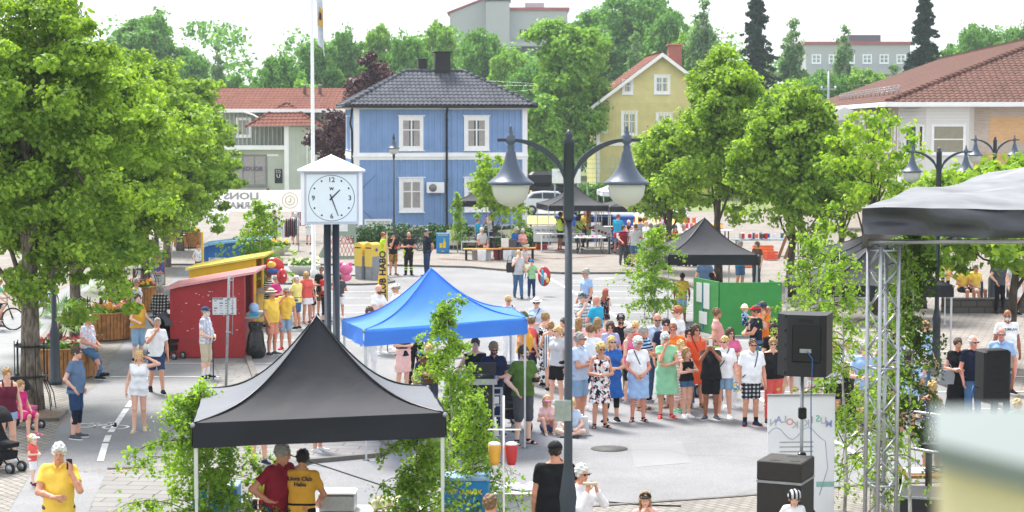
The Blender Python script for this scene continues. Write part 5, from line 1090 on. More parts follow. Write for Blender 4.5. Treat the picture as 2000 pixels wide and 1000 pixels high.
for i, (px, Yv, rx, h, lab)in enumerate(((745, 91.5, 1.3, 1.05, 'low dark bush by the white notice sign'), (815, 91.5, 1.5, 1.15, 'low dark bush behind the man with folded arms'), (885, 91.5, 1.2, 1.1, 'low dark bush right of the blue recycling board'), (938, 90.5, 1.2, 1.1, 'low dark bush left of the stake framed young tree'), (1010, 91, 1.4, 1.05, 'low dark bush below the right corner of the blue house'))):bush('bush', lab, PY(px, Yv), rx, .7, h, 40+i, JG, 46, 70, .11, 'bushes along the blue house')
birch('birch_sapling', 'small leafy birch in front of the yellow booth, leaning right', PY(505, 58.5), 3.45, 5, 1.7, 10000, .07, 'cut birches', lean=.1, low=.22, stem=.025)
birch('birch_sapling', 'thin birch standing beside the blue recycling board', PY(893, 88.2), 2.7, 6, .7, 2600, .085, 'cut birches', low=.2)
birch('birch_sapling', 'thin birch left of the young couple on the bench', PY(1016, 87.5), 3.3, 16, .6, 2400, .085, 'cut birches', low=.2)
birch('birch_sapling', 'full leafy birch standing in the parking bays', PY(1278, 55.0), 2.95, 7, 1.4, 9500, .065, 'cut birches', low=.12)
birch('birch_sapling', 'tall dense birch growing up between the black tent and the blue tent', PY(882, 27.5), 3.45, 8, 1.0, 14000, .046, 'cut birches', lean=-.05, low=.08, stem=.03, droop=.7)
birch('birch_sapling', 'wide leafy birch behind the left leg of the black tent', PY(412, 25.0), 2.5, 9, 1.7, 24000, .046, 'cut birches', lean=-.1, low=.0, stem=.025, droop=.5)
birch('birch_sapling', 'low leafy birch at the right leg of the black tent', PY(815, 25.0), 2.2, 10, 1.15, 9000, .046, 'cut birches', low=.1, droop=.7)
birch('birch_sapling', 'drooping birch sprays between the ketchup dispenser and the black tent', PY(925, 26.0), 2.3, 17, .95, 5500, .046, 'cut birches', low=.2, droop=1.)
birch('birch_sapling', 'leafy birch left of the truss tower behind the loudspeaker', PY(1650, 29.5), 4.0, 11, 1.5, 6500, .052, 'cut birches', low=.16, lean=-.1, droop=.8)
birch('birch_sapling', 'birch tied to the truss tower with a long reddish stem', PY(1700, 24.6), 4.4, 12, 1.0, 5200, .048, 'cut birches', low=.3, lean=.35, droop=1.1)
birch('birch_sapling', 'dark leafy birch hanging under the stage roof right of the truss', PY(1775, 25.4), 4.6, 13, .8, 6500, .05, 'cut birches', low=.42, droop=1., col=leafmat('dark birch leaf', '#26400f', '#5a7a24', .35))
birch('birch_sapling', 'airy birch behind the child in the red cap', PY(1580, 40), 3.6, 14, 1.5, 5200, .065, 'cut birches', low=.3, droop=.6)
# ---------------------------------------------------------------- street furniture, tents, booths
def fabric(name, c, rough=.6, var=.08):return mat(name, c, rough, var=var, scale=1.2, bump=.35, bscale=5, spec=.4)
F_blk=fabric('black tent cloth', '#1a1c25', .75);F_sheen=fabric('black tent cloth sheen', '#62656d', .7);F_blue=thinmat('blue tent cloth', '#4a8fea', .35, .6);F_wht=fabric('white tent cloth', '#dcdcdc', .6)
m_leg=mat('tent leg', '#c9cbcf', .35, .3)
def lerp(a, b, t):return a.lerp(b, t)
def tent(name, label, FL, FR, BR, BL, PK, vh, m, legs=True, sag=.16, group=None, trim=None, legz=0.0, hidden_leg=()):
 c=[Vector(p)for p in(FL, FR, BR, BL)];pk=Vector(PK);ctr=sum(c, Vector())/4;org=Vector((ctr.x, ctr.y, 0))
 o=thing(name, label, 'tent', org, 0, group);c=[p-org for p in c];pk=pk-org
 n=16;V=[];F=[]
 for s_ in range(4):
  a, b=c[s_], c[(s_+1)%4];base=len(V)
  for i in range(n+1):
   t=i/n
   for j in range(n+1):
    u=j/n;e=a.lerp(b, u);p=pk.lerp(e, t)
    p.z-=sag*math.sin(pi*t)*1.05+.05*math.sin(pi*t)*math.sin(pi*u)
    p.z+=(.008*math.sin(23*u+9*t+s_)*math.sin(pi*u)+.010*math.sin(44*u-12*t)*(2*u-1)**4*t)*t
    V.append(p)
  for i in range(n):
   for j in range(n):q=base+i*(n+1)+j;F.append((q, q+1, q+n+2, q+n+1))
 mb=MB();mb.add(V, F, 0, True);mb.build('canopy', m, o, fixn=True)
 V=[];F=[];mb=MB();m_=28
 for s_ in range(4):
  a, b=c[s_], c[(s_+1)%4];out_=Vector(((b-a).y, -(b-a).x, 0)).normalized();base=len(V)
  for i in range(5):
   for j in range(m_+1):
    u=j/m_;p=a.lerp(b, u)+Vector((0, 0, .012-vh*i/4))+out_*(.012+.014*math.sin(pi*u)*math.sin(9*i*.8+5*u)+.012*i/4*math.sin(17*u+s_));
    if 0<i<4:p.z+=.008*math.sin(7*u+i*2)
    V.append(p)
  for i in range(4):
   for j in range(m_):q=base+i*(m_+1)+j;F.append((q, q+1, q+m_+2, q+m_+1))
 mb.add(V, F, 0, True);mb.build('valance', m, o, fixn=False)
 mb=MB()
 for s_ in range(4):
  pts=[]
  for i in range(n+1):t=i/n;p=pk.lerp(c[s_], t);p.z-=sag*math.sin(pi*t)*1.05-.008;pts.append(p)
  mb.tube(pts, .012, 6)
 mb.build('seam_piping', trim or m_blackm, o)
 for i, p in enumerate(c):
  if i in hidden_leg:continue
  lg=MB();q=p+(ctr-org-p)*.02;q.z=p.z-.05;lg.box(q.x-.022, q.x+.022, q.y-.022, q.y+.022, p.z-vh-.6, p.z-.02);lg.box(q.x-.017, q.x+.017, q.y-.017, q.y+.017, .01, p.z-vh-.6)
  lg.box(q.x-.06, q.x+.06, q.y-.05, q.y+.05, 0, .012);lg.build('leg', m_leg, o)
  MB().lathe([(.03, 0), (.03, .012)], (0, 0, 0), 12, M=Matrix.Translation(p+Vector((0, -.03, -.01)))@Matrix.Rotation(pi/2, 4, 'X')).build('corner_ring', m_galv, o)
 mb=MB()
 for s_ in range(4):
  a, b=c[s_]+Vector((0, 0, -.03)), c[(s_+1)%4]+Vector((0, 0, -.03));k=4;a=a+(ctr-org-a)*.03;b=b+(ctr-org-b)*.03;a.z=b.z=min(a.z, b.z)-.0
  for i in range(k):
   p, q=a.lerp(b, i/k), a.lerp(b, (i+1)/k);dz=Vector((0, 0, -.20));mb.tube([p+(dz if i%2 else dz*0), q+(dz*0 if i%2 else dz)], .011, 5);mb.tube([p+(dz*0 if i%2 else dz), q+(dz if i%2 else dz*0)], .011, 5)
 mb.build('folding_truss', m_leg, o)
 return o
V3=lambda x, y, z:Vector((x, y, z))
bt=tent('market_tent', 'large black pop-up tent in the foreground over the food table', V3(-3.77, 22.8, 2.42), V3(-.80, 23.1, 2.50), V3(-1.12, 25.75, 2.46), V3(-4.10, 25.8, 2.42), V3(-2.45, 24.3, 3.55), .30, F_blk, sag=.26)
bt.children[0].data.materials.append(F_sheen)  # side slopes of the black canopy coloured paler, painting in the daylight sheen
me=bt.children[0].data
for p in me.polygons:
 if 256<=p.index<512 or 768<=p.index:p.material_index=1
tent('market_tent', 'blue pop-up tent with white corner tags beside the clock', V3(-2.6, 34.0, 2.32), V3(.27, 35.3, 2.40), V3(.0, 38.3, 2.3), V3(-3.26, 37.2, 2.17), V3(-1.5, 36, 3.26), .30, F_blue, sag=.2, trim=F_blue)
def tentpx(label, px0, px1, pk, Yv, zc, zp, vh, m, D=2.9, rot=.25, sag=.15, **k):
 a, b=PY(px0, Yv, zc), PY(px1, Yv, zc);pkp=DP(pk[0], pk[1], Yv+D/2)if zp is None else V3(PY(pk, Yv+D/2).x, Yv+D/2, zp);return tent('market_tent', label, a, b, b+V3(-rot, D, 0), a+V3(-rot, D, 0), pkp, vh, m, sag=sag, **k)
tentpx('black pop-up tent in the middle of the square above the green booth', 1304, 1481, 1375, 56, 2.12, 3.12, .30, F_blk, rot=.5)
tentpx('black pop-up tent over the recycling stand by the white car', 1071, 1190, 1121, 88.5, 2.12, 3.05, .26, F_blk, rot=.5)
tentpx('black pop-up tent whose left corner touches the recycling tent, under the lindens', 1191, 1310, 1255, 88.0, 2.10, 3.0, .26, F_blk, rot=.4)
tentpx('narrow black pop-up tent behind the young tree by the blue house', 884, 1001, 940, 90.5, 2.25, 2.95, .28, F_blk, rot=-.35)
tentpx('white pointed tent peeking over the black tents by the hedge', 1178, 1275, 1222, 101, 2.3, 3.35, .25, F_wht, rot=.2)
tentpx('black pop-up tent right of the truss tower in front of the lamp base', 1600, 1862, 1705, 46, 2.08, 3.02, .28, F_blk, rot=.4, sag=.12)
tentpx('black pop-up tent behind the stage roof above the nearer right tent', 1622, 1850, 1712, 57, 2.02, 2.7, .26, F_blk, rot=.4, sag=.1)
# ---- double lamps
m_globe=thinmat('lamp globe', '#eeeeec', .45, .25);m_shade=mat('lamp shade paint', '#4a5568', .4, .15, var=.06, bump=.1, bscale=70)
def lamp(label, loc, top, half=.93, pr=.05, rz=0, arms=2, name='street_lamp', collar=1.35):
 o=thing(name, label, 'street lamp', loc, rz, 'twin street lamps' if arms==2 else None)
 b=MB().lathe([(pr*2.4, 0), (pr*2.4, .12), (pr*1.9, .16), (pr*1.7, collar*.8), (pr*2.0, collar*.86), (pr*1.2, collar), (pr*.98, collar+.1), (pr*.8, top-1.0)], (0, 0, 0), 18);b.build('pole', m_dkpole, o)
 zt=top-.12
 b=MB().lathe([(pr*1.15, top-1.02), (pr*1.2, top-.98), (pr*1.2, top-.16), (pr*1.4, top-.15), (pr*.7, top-.10), (pr*1.0, top-.07), (pr*.6, top-.03), (.003, top)], (0, 0, 0), 16);b.build('finial', m_dkpole, o)
 ss=(-1, 1)if arms==2 else(0, )
 for s in ss:
  if arms==2:
   pts=[]
   for i in range(11):t=i/10;pts.append((s*(pr+(half-pr)*t), 0, zt-.40+.40*math.sin(t*pi/2)**.6))
   a=MB();
   for i in range(10):
    p, q=pts[i], pts[i+1];hgt=.075*(1-i/10)+.028;hq=.075*(1-(i+1)/10)+.028
    a.add([(p[0], -.025, p[2]-hgt/2), (q[0], -.025, q[2]-hq/2), (q[0], -.025, q[2]+hq/2), (p[0], -.025, p[2]+hgt/2), (p[0], .025, p[2]-hgt/2), (q[0], .025, q[2]-hq/2), (q[0], .025, q[2]+hq/2), (p[0], .025, p[2]+hgt/2)], [(0, 1, 2, 3), (5, 4, 7, 6), (3, 2, 6, 7), (1, 0, 4, 5)])
   zz=pts[-1][2];a.box(min(s*(half-.02), s*(half+.15)), max(s*(half-.02), s*(half+.15)), -.022, .022, zz-.018, zz+.018);a.build('arm', m_dkpole, o)
  else:zz=top-.12
  cx=s*half
  h=MB().lathe([(.006, .17), (.02, .13), (.013, .115), (.03, .09), (.03, .06), (.055, .05), (.055, .0), (.06, -.02), (.03, -.05), (.042, -.07), (.042, -.12), (.055, -.13), (.06, -.17), (.075, -.23), (.11, -.32), (.165, -.40), (.23, -.455), (.262, -.475), (.262, -.492), (.20, -.50)][::-1], (cx, 0, zz), 24, smooth=True).build('lamp_shade', m_shade, o)
  MB().lathe([(.205, -.49), (.21, -.54), (.19, -.63), (.14, -.70), (.07, -.735), (.02, -.745), (.018, -.76), (.003, -.775)], (cx, 0, zz), 24).build('globe', m_globe, h)
 return o
LP=PY(1109, 21.8, 0)
l1=lamp('big dark twin street lamp standing in the foreground at the centre', LP, 5.90, half=.65, pr=.0505, rz=R(2), collar=2.02)
MB().bbox(-.16, .03, -.075, -.060, 2.62, 2.86, .004).build('sign_plate', m_galv, l1)
lamp('dark twin street lamp between the brick building and the right black tent', G(1828, 716), 5.36, half=.65, pr=.055)
lamp('smaller far twin street lamp in front of the orange brick panel', PY(1938, 62), 5.5, half=.62, pr=.05)
lamp('dark twin street lamp hidden in the big left linden beside a planter', G(108, 752), 5.9, half=.8, pr=.062)
lamp('dark street lamp post among the far left lindens behind the poster board', PY(306, 82), 5.6, half=.8, pr=.06)
lamp('single street lamp with one bell shade in front of the blue house', PY(770, 81), 5.45, arms=1, pr=.045)
# ---- clock
ck=thing('town_clock', 'white square clock box with pyramid top on two dark posts', 'clock', PY(650, 38.4), R(6));cw=.565;cz0, cz1=3.97, 4.99
m_cw=mat('clock white', '#d9dade', .4, var=.03);MB().bbox(-cw, cw, -.42, .42, cz0, cz1, .015).build('case', m_cw, ck)
for s in(-1, 1):MB().box(s*cw-.035, s*cw+.035, -.455, -.40, cz0-.01, cz1).build('corner_edge', m_white, ck);MB().box(s*cw-.035, s*cw+.035, .40, .455, cz0-.01, cz1).build('corner_edge', m_white, ck)
MB().add([(-.66, -.52, cz1), (.66, -.52, cz1), (.66, .52, cz1), (-.66, .52, cz1), (-.66, -.52, cz1+.04), (.66, -.52, cz1+.04), (.66, .52, cz1+.04), (-.66, .52, cz1+.04), (0, 0, cz1+.34)], [(0, 3, 2, 1), (0, 1, 5, 4), (1, 2, 6, 5), (2, 3, 7, 6), (3, 0, 4, 7), (4, 5, 8), (5, 6, 8), (6, 7, 8), (7, 4, 8)]).build('roof', mat('clock roof', '#b9bcc6', .35, .2), ck)
fc=MB().bbox(-.49, .49, -.455, -.42, cz0+.05, cz1-.04, .006).build('face', mat('clock face', '#e3ecec', .3, var=.02), ck);zc=(cz0+cz1)/2+.005;m_ink=mat('clock ink', '#22243a', .4)
b=MB();v=[];f=[];n=64
for k in range(n):t=2*pi*k/n;v+=[(.440*cos(t), -.4575, zc+.440*sin(t)), (.450*cos(t), -.4575, zc+.450*sin(t))]
b.add(v, [(2*k, 2*k+1, 2*((k+1)%n)+1, 2*((k+1)%n))for k in range(n)]);b.build('dial_ring', m_ink, fc, fixn=False)
for k, tx in((0, '12'), (3, '3'), (6, '6'), (9, '9')):t=pi/2-k*pi/6;text('numeral', tx, .135, m_ink, fc, (.355*cos(t), -.457, zc+.355*sin(t)), bold=.002)
for k in(1, 2, 4, 5, 7, 8, 10, 11):t=pi/2-k*pi/6;MB().lathe([(.018, 0), (.018, .004)], (0, 0, 0), 12, M=Matrix.Translation((.385*cos(t), -.456, zc+.385*sin(t)))@Matrix.Rotation(pi/2, 4, 'X')).build('hour_dot', m_ink, fc)
text('maker_mark', 'W', .075, m_ink, fc, (0, -.457, zc+.18), bold=.004)
def hand(nm, ang, L1, L0, w0):
 d=Vector((sin(ang), 0, cos(ang)));q=Vector((cos(ang), 0, -sin(ang)))*w0;c_=Vector((0, -.464, zc));a_=c_-d*L0;e=c_+d*L1
 P=[a_-q, a_+q, e+q*.6, e-q*.6];MB().add([*P, *[p+Vector((0, .004, 0))for p in P]], [(0, 1, 2, 3), (4, 7, 6, 5), (0, 4, 5, 1), (1, 5, 6, 2), (2, 6, 7, 3), (3, 7, 4, 0)]).build(nm, m_ink, fc)
hand('hour_hand', R(45), .23, .05, .016);hand('minute_hand', R(160), .37, .08, .012)
for x in(-.08, .08):MB().lathe([(.11, 0), (.11, .02), (.07, .03), (.07, cz0)], (x*1.05, 0, 0), 16).build('post', m_dkpole, ck)
# ---- flagpole with flag
fp=thing('flagpole', 'tall white flagpole left of the clock with a white flag hanging', 'flagpole', G(613, 543));MB().lathe([(.14, 0), (.14, .3), (.085, .34), (.055, 11.5), (.02, 12)], (0, 0, 0), 14).build('pole', m_white, fp)
v=[];f=[];nx, nz=12, 14
for i in range(nx+1):
 for j in range(nz+1):t=i/nx;u=j/nz;v.append((.08+.30*t+.04*math.sin(8*t+3*u)+u*.12, .12*math.sin(11*t+2*u), 11.3-2.3*u-.75*t*(1-.2*u)))
MB().add(v, [(i*(nz+1)+j, (i+1)*(nz+1)+j, (i+1)*(nz+1)+j+1, i*(nz+1)+j+1)for i in range(nx)for j in range(nz)], 0, True).build('flag', mat('flag cloth', '#dfe3ea', .8), fp, fixn=False)
MB().prism([(.25, 9.6), (.42, 9.5), (.42, 10.1), (.3, 10.3)], -.16, -.15, axis='Y').build('flag_emblem', mat('flag gold', '#c99a2e', .6), fp);MB().prism([(.28, 9.8), (.37, 9.75), (.37, 10.0), (.3, 10.1)], -.17, -.162, axis='Y').build('flag_emblem_stripe', cloth('navy'), fp);MB().box(-.16, -.05, -.03, .03, .9, 1.0).build('cleat', m_galv, fp)
# ---- banner over the street, seen from behind
bx0, bx1=PY(380, 96, 0), PY(700, 94, 0);bn=thing('banner', 'long white street banner with mirrored faded letters tied to the clock side', 'banner', (bx0.x, 96, 0));Lb=bx1.x-bx0.x
v=[];n=60
for i in range(n+1):t=i/n;z=2.62-.10*math.sin(pi*t)+.10*t;v+=[(Lb*t, .10*math.sin(9*t), z-1.08-.02*math.sin(21*t)), (Lb*t, .0, z)]
MB().add(v, [(2*i, 2*i+2, 2*i+3, 2*i+1)for i in range(n)], 0, True).build('cloth', thinmat('banner cloth', '#e6e6e6', .55), bn, fixn=False)
m_bl=mat('banner letters', '#b3b4b6', .8);text('lettering', 'LIONS', .46, m_bl, bn, (2.35, -.14, 2.26), mirror=True, bold=.022, sx=1.35);text('lettering', 'VÅRMARKNAD', .46, m_bl, bn, (1.75, -.14, 1.80), mirror=True, bold=.02, sx=1.05)
b=MB();v=[];n=32
for r0_, r1_ in((.36, .40), (.20, .25)):b.add([(4.75+r*cos(2*pi*k/n), -.14, 2.06+r*sin(2*pi*k/n))for k in range(n)for r in(r0_, r1_)], [(2*k, 2*k+1, 2*((k+1)%n)+1, 2*((k+1)%n))for k in range(n)])
b.build('emblem', mat('faded gold', '#d3c8a6', .8), bn, fixn=False);text('emblem_letter', 'L', .3, mat('faded gold', '#d3c8a6', .8), bn, (4.75, -.14, 2.06), mirror=True, bold=.02)
b=MB().tube([(Lb, 0, 2.6), (Lb+.7, 0, 3.3)], .012, 5);b.tube([(Lb, 0, 1.6), (Lb+.7, 0, 1.0)], .012, 5);b.build('rope', m_blackm, bn)
# ---- booths
def booth(label, loc, W, D, zl, zr, rz, wall, roof, ov=.30, name='market_booth', notice=None):
 o=thing(name, label, 'booth', loc, rz, 'painted market booths');b=MB()
 b.prism([(0, .04), (W, .04), (W, zr), (0, zl)], 0, .05, axis='Y');b.prism([(0, .04), (W, .04), (W, zr), (0, zl)], D-.05, D, axis='Y');b.box(0, .05, .05, D-.05, .04, zl-.03)
 b.build('wall', wall, o);w2=MB();w2.box(W-.05, W, .05, D-.05, .04, 1.0);w2.box(W-.05, W, .05, .25, 1.0, zr-.02);w2.box(W-.05, W, D-.25, D-.05, 1.0, zr-.02);w2.build('counter_wall', wall, o)
 MB().box(W-.1, W+.35, .1, D-.1, 1.0, 1.05).build('counter', mat('counter board', '#8d8f86', .6), o)
 k=(zr-zl)/W;b=MB();b.prism([(-.1, zl-.1*k+.02), (W+ov, zr+ov*k+.02), (W+ov, zr+ov*k+.085), (-.1, zl-.1*k+.085)], -.12, D+.12, axis='Y');rf=b.build('roof', roof, o)
 b=MB();nb=7
 for i in range(1, nb):y=-.12+(D+.24)*i/nb;b.prism([(-.1, zl-.1*k+.085), (W+ov, zr+ov*k+.085), (W+ov, zr+ov*k+.093), (-.1, zl-.1*k+.093)], y-.012, y+.012, axis='Y')
 b.build('roof_battens', roof, rf);b=MB()
 for x, w_ in((0, .05), (W-.05, .05)):b.box(x-.01, x+w_+.01, -.02, 0, .04, (zl if x==0 else zr)-.05)
 b.build('corner_trim', wall, o)
 if notice:
  nx, nz, nw, nh, title=notice;nb_=MB().box(nx, nx+nw, -.012, -.002, nz, nz+nh).build('notice', mat('paper', '#dcdde0', .7, var=.03), o);b=MB()
  cols=[mat('print '+c, CC[c], .7)for c in('dgrey', 'blue', 'red', 'lgrey', 'green')];rg=random.Random(len(label))
  for r_ in range(6):
   for c_ in range(4):b.box(nx+nw*(.06+.235*c_), nx+nw*(.06+.235*c_)+nw*.16*rg.uniform(.6, 1), -.0145, -.013, nz+nh*(.84-.145*r_)-nh*.05, nz+nh*(.84-.145*r_)-nh*.05+nh*rg.uniform(.03, .07), rg.choice((0, 0, 1, 2, 3, 3, 4)))
  b.build('print', cols, nb_);text('lettering', title, .055, cols[0], nb_, (nx+nw*.2, -.0135, nz+nh*.93), bold=.002)
 return o
m_redw=speckle('red booth paint', '#9c1f26', '#a8262c', sc=30, big=3.5, rough=.6, bump=.1, patch=.12);m_redr=mat('red roof felt with sky sheen', '#d9999c', .4, var=.15, scale=4, bump=.3)  # red roof colour lightened to pink, the sky's reflection painted in
m_yw=mat('yellow booth paint', '#e0b31c', .6, var=.08, scale=3);m_yr=mat('yellow roof', '#e3cf5e', .5, var=.15, scale=4);m_bw=mat('blue booth paint', '#1f63a8', .6, var=.08);m_br=mat('light blue roof', '#7fb0d0', .5, var=.12)
rbo=booth('red wooden market booth with scratched paint and a notice sheet', G(334, 701), 1.86, 1.9, 1.76, 2.09, R(0), m_redw, m_redr, notice=(1.06, 1.12, .60, .43, 'SPONSORER'))
b=MB();rg=random.Random(2)
for i in range(34):x, z=rg.uniform(.1, 1.8), rg.uniform(.5, 1.7);w_=rg.choice((.012, .02, .05));b.box(x, x+w_, -.0035, -.001, z, z+.012)
b.build('paint_chips', m_white, rbo)
booth('yellow wooden market booth behind the red one', G(371, 642), 1.9, 1.9, 1.68, 2.0, R(0), m_yw, m_yr, notice=(.2, .95, .62, .4, 'INFO'))
booth('blue wooden market booth farthest back of the row', G(400, 577), 2.0, 1.8, 1.68, 1.92, R(0), m_bw, m_br, notice=(.15, .9, .6, .4, 'INFO'))
g0=G(1405, 657);gb=thing('market_booth', 'green plywood booth with papers taped on its left side', 'booth', g0, R(4), 'painted market booths');m_gr=speckle('green booth paint', '#2f8a3a', '#389644', sc=30, big=2.5, rough=.6, bump=.1, patch=.12)
MB().box(0, 1.75, 0, .04, .03, 1.50).build('front_wall', m_gr, gb);sw=MB();sw.prism([(0, .04), (-.42, 1.7), (-.46, 1.68), (-.04, .0)], .03, 1.52);sw.build('side_wall', mat('green side', '#3f8f4a', .6), gb);MB().box(1.71, 1.75, .04, 1.6, .03, 1.45).build('back_wall', m_gr, gb)
MB().box(-.42, 1.71, 1.66, 1.70, .03, 1.35).build('rear_wall', m_gr, gb);MB().box(.1, 1.6, .9, 1.5, .85, .9).build('shelf', mat('dark green roof', '#3c6b3a', .6), gb)
SMx=frame_M((-.46, 1.68, 0), (.42, -1.66, 0));b=MB();b.box(.25, .62, -.02, -.005, .85, 1.4, 0, SMx);b.box(.75, 1.15, -.02, -.005, .7, 1.42, 0, SMx);b.box(.45, 1.0, -.022, -.008, .25, .6, 0, SMx);b.build('paper', mat('paper', '#dcdde0'), gb);MB().box(.70, .74, -.02, -.003, .1, 1.4, 0, SMx).build('blue_tape', cloth('blue'), gb)
# ---- sign post with bracket in front of the red booth
p=G(441, 768);sp=thing('sign_post', 'galvanised steel post leaning slightly in front of the red booth', 'post', p);MB().tube([(0, 0, 0), (.10, 0, 2.62)], .03, 12).build('post', m_galv, sp);b=MB()
for z in(1.35, 1.75, 2.1):b.tube([(.05+z*.01, -.0, z), (.12+z*.01, -.03, z)], .012, 5);b.lathe([(.037, z-.03), (.037, z+.03)], (z*.038, 0, 0), 12)
b.tube([(.16, -.02, 1.3), (.19, -.02, 2.55)], .010, 5);b.tube([(.10, 0, 2.5), (.19, -.02, 2.5)], .01, 5);b.build('bracket', m_galv, sp)
# ---- tree guards, planters
def guard(label, loc, h=1.45, r=.33):
 o=thing('tree_guard', label, 'tree guard', loc, 0, 'iron tree guards')
 b=MB()
 for k in range(10):
  t=2*pi*k/10+.2;x, y=cos(t), sin(t);b.tube([(x*r*1.5, y*r*1.5, 0), (x*r*1.35, y*r*1.35, .35), (x*r, y*r, .62), (x*r, y*r, h)], .011, 5)
 b.build('bars', m_blackm, o)
 for z in(.72, h-.1):MB().lathe([(r+.012, z-.02), (r+.02, z), (r+.012, z+.02), (r-.002, z)], (0, 0, 0), 20).build('ring', m_blackm, o)
 return o
for lab, px, Yv in(('iron guard round the trunk of the big left linden', 62, 40.1), ('iron guard round the second left linden trunk', 152, 50), ('iron guard round the third left linden trunk', 228, 59.8), ('iron guard round the fourth left linden trunk', 284, 69), ('low iron guard round the farthest left linden trunk', 352, 89.5)):guard(lab, PY(px, Yv))
m_plank=mat('planter wood', '#a8733c', .7, var=.35, scale=7, bump=.5, bscale=20);m_soil=mat('dark soil', '#3a2c22', .95, var=.3)
def planter(label, loc, r, h, rz, flowers, palm=True, seed=1):
 o=thing('planter', label, 'planter', loc, rz, 'octagonal wooden planters');b=MB();ns=8
 for k in range(ns):
  a0, a1=2*pi*k/ns, 2*pi*(k+1)/ns;p0=Vector((cos(a0)*r, sin(a0)*r, 0));p1=Vector((cos(a1)*r, sin(a1)*r, 0));n=6
  for i in range(n):
   a, c_=p0.lerp(p1, i/n+.012), p0.lerp(p1, (i+1)/n-.012);ia, ic=a*.955, c_*.955;q=1.0
   b.add([(*a.xy, .05), (*c_.xy, .05), (*(c_*1.04).xy, h), (*(a*1.04).xy, h), (*ia.xy, .05), (*ic.xy, .05), (*(ic*1.04).xy, h), (*(ia*1.04).xy, h)], [(0, 1, 2, 3), (5, 4, 7, 6), (0, 4, 5, 1), (1, 5, 6, 2), (2, 6, 7, 3), (3, 7, 4, 0)])
 b.build('planks', m_plank, o);MB().lathe([(r*.93, h-.12), (r*.93, h-.08)], (0, 0, 0), 8).build('soil', m_soil, o);MB().lathe([(r*1.07, h), (r*1.09, h+.035), (r*.95, h+.035), (r*.95, h)], (0, 0, 0), 8, smooth=False).build('rim', m_plank, o)
 b=MB()
 for k in range(4):t=pi/4+k*pi/2;b.cbox((cos(t)*r*.6, sin(t)*r*.6, .03), .3, .1, .06)
 b.build('feet', m_plank, o)
 pl=thing('potted_flowers', 'mixed flowers and greenery growing in the '+flowers[0], 'flowers', Vector(loc)+Vector((0, 0, h-.08)), 0, 'flower beds in planters');rs=np.random.RandomState(seed);n=60;c_=rs.uniform(-1, 1, (n, 3))*[r*.7, r*.7, .08]+[0, 0, .12]
 V, Q=leaves_np(rs, c_, np.full(n, .15), 36, .07, shell=.2);np_obj('foliage', V, Q, HG, pl, smooth=False)
 for ci, cn in enumerate(flowers[1:]):
  cx=rs.uniform(-1, 1, (16, 3))*[r*.75, r*.75, .06]+[0, 0, .25];V, Q=leaves_np(rs, cx, np.full(16, .07), 16, .05, shell=.3);np_obj('blossom', V, Q, leafmat('petal '+cn, CC[cn], CC[cn], .3), pl, smooth=False)
 if palm:
  pm=thing('palm_plant', 'small fan palm rising from the '+flowers[0], 'palm', Vector(loc)+Vector((0, 0, h-.05)), 0, 'fan palms');b=MB().tube([(0, 0, 0), (.02, 0, .35), (0, .02, .62)], [.06, .05, .04], 8);b.build('trunk', barkmat('palm bark', '#3a2418', '#7a5436', 25), pm)
  V=[];Q=[];rg=random.Random(seed)
  for i in range(15):
   a=i*2.4;el=rg.uniform(-.1, 1.2);d=Vector((cos(a)*cos(el), sin(a)*cos(el), sin(el)));base=Vector((0, .02, .6));tip=base+d*rg.uniform(.35, .6);sd=d.cross(Vector((0, 0, 1))).normalized();up=sd.cross(d)
   for k in range(13):
    w=(k-6)/6*1.15;dd=(d*cos(w)+sd*sin(w)).normalized();L_=.42*(1-.25*abs(w));e=tip+dd*L_-Vector((0, 0, .10*abs(w)+.05));pw=dd.cross(up).normalized()*.016;m_=tip.lerp(e, .5)+up*.02;o4=len(V);V+=[tuple(tip), tuple(m_+pw), tuple(e), tuple(m_-pw)];Q.append((o4, o4+1, o4+2, o4+3))
   b=.006;o4=len(V);V+=[tuple(base+sd*b), tuple(tip+sd*b), tuple(tip-sd*b), tuple(base-sd*b)];Q.append((o4, o4+1, o4+2, o4+3))
  np_obj('fronds', np.array(V), np.array(Q), leafmat('palm leaf', '#4a7a34', '#9cc46a', .35), pm, smooth=False)
planter('wooden planter behind the lamp post next to the big left linden', G(118, 738), .80, .72, .2, ['nearest left planter', 'red', 'pink', 'white'], seed=1)
planter('wooden planter with pink and white flowers behind the seated man', G(197, 662), .88, .74, .5, ['second left planter', 'pink', 'white', 'mustard'], seed=2)
planter('wooden planter with dark red flowers behind the woman in sunglasses', G(262, 607), .80, .76, .1, ['third left planter', 'maroon', 'yellow', 'pink'], seed=3)
planter('wooden planter at the far end of the left tree row', G(367, 484), .66, .72, .3, ['farthest left planter', 'yellow'], palm=False, seed=4)
o=thing('poster_board', 'blue circus poster on a wooden board with a white text panel below', 'poster', G(309, 560), R(-4));b=MB().box(-.26, .26, 0, .03, .05, 1.12);b.build('board', mat('board wood', '#b98850', .7), o);MB().box(-.23, .23, -.008, -.001, .48, 1.08).build('poster', mat('poster blue', '#4a63b0', .6, var=.4, scale=3), o)
text('lettering', 'SOL', .15, cloth('mustard'), o, (0, -.01, .98), bold=.01);st=[]
for k in range(10):r_=.13 if k%2 else .09;st.append((r_*cos(k*pi/5), .76+r_*sin(k*pi/5)))
MB().prism(st, -.012, -.009, axis='Y').build('poster_star', cloth('red'), o);MB().ell((0, -.013, .76), (.055, .006, .06), 12).build('poster_disc', mat('poster cream', '#e6d9c8', .6), o);MB().prism([(-.23, .48), (-.08, .58), (.0, .53), (.1, .6), (.23, .48)], -.0105, -.0085, axis='Y').build('poster_hills', cloth('rose'), o)
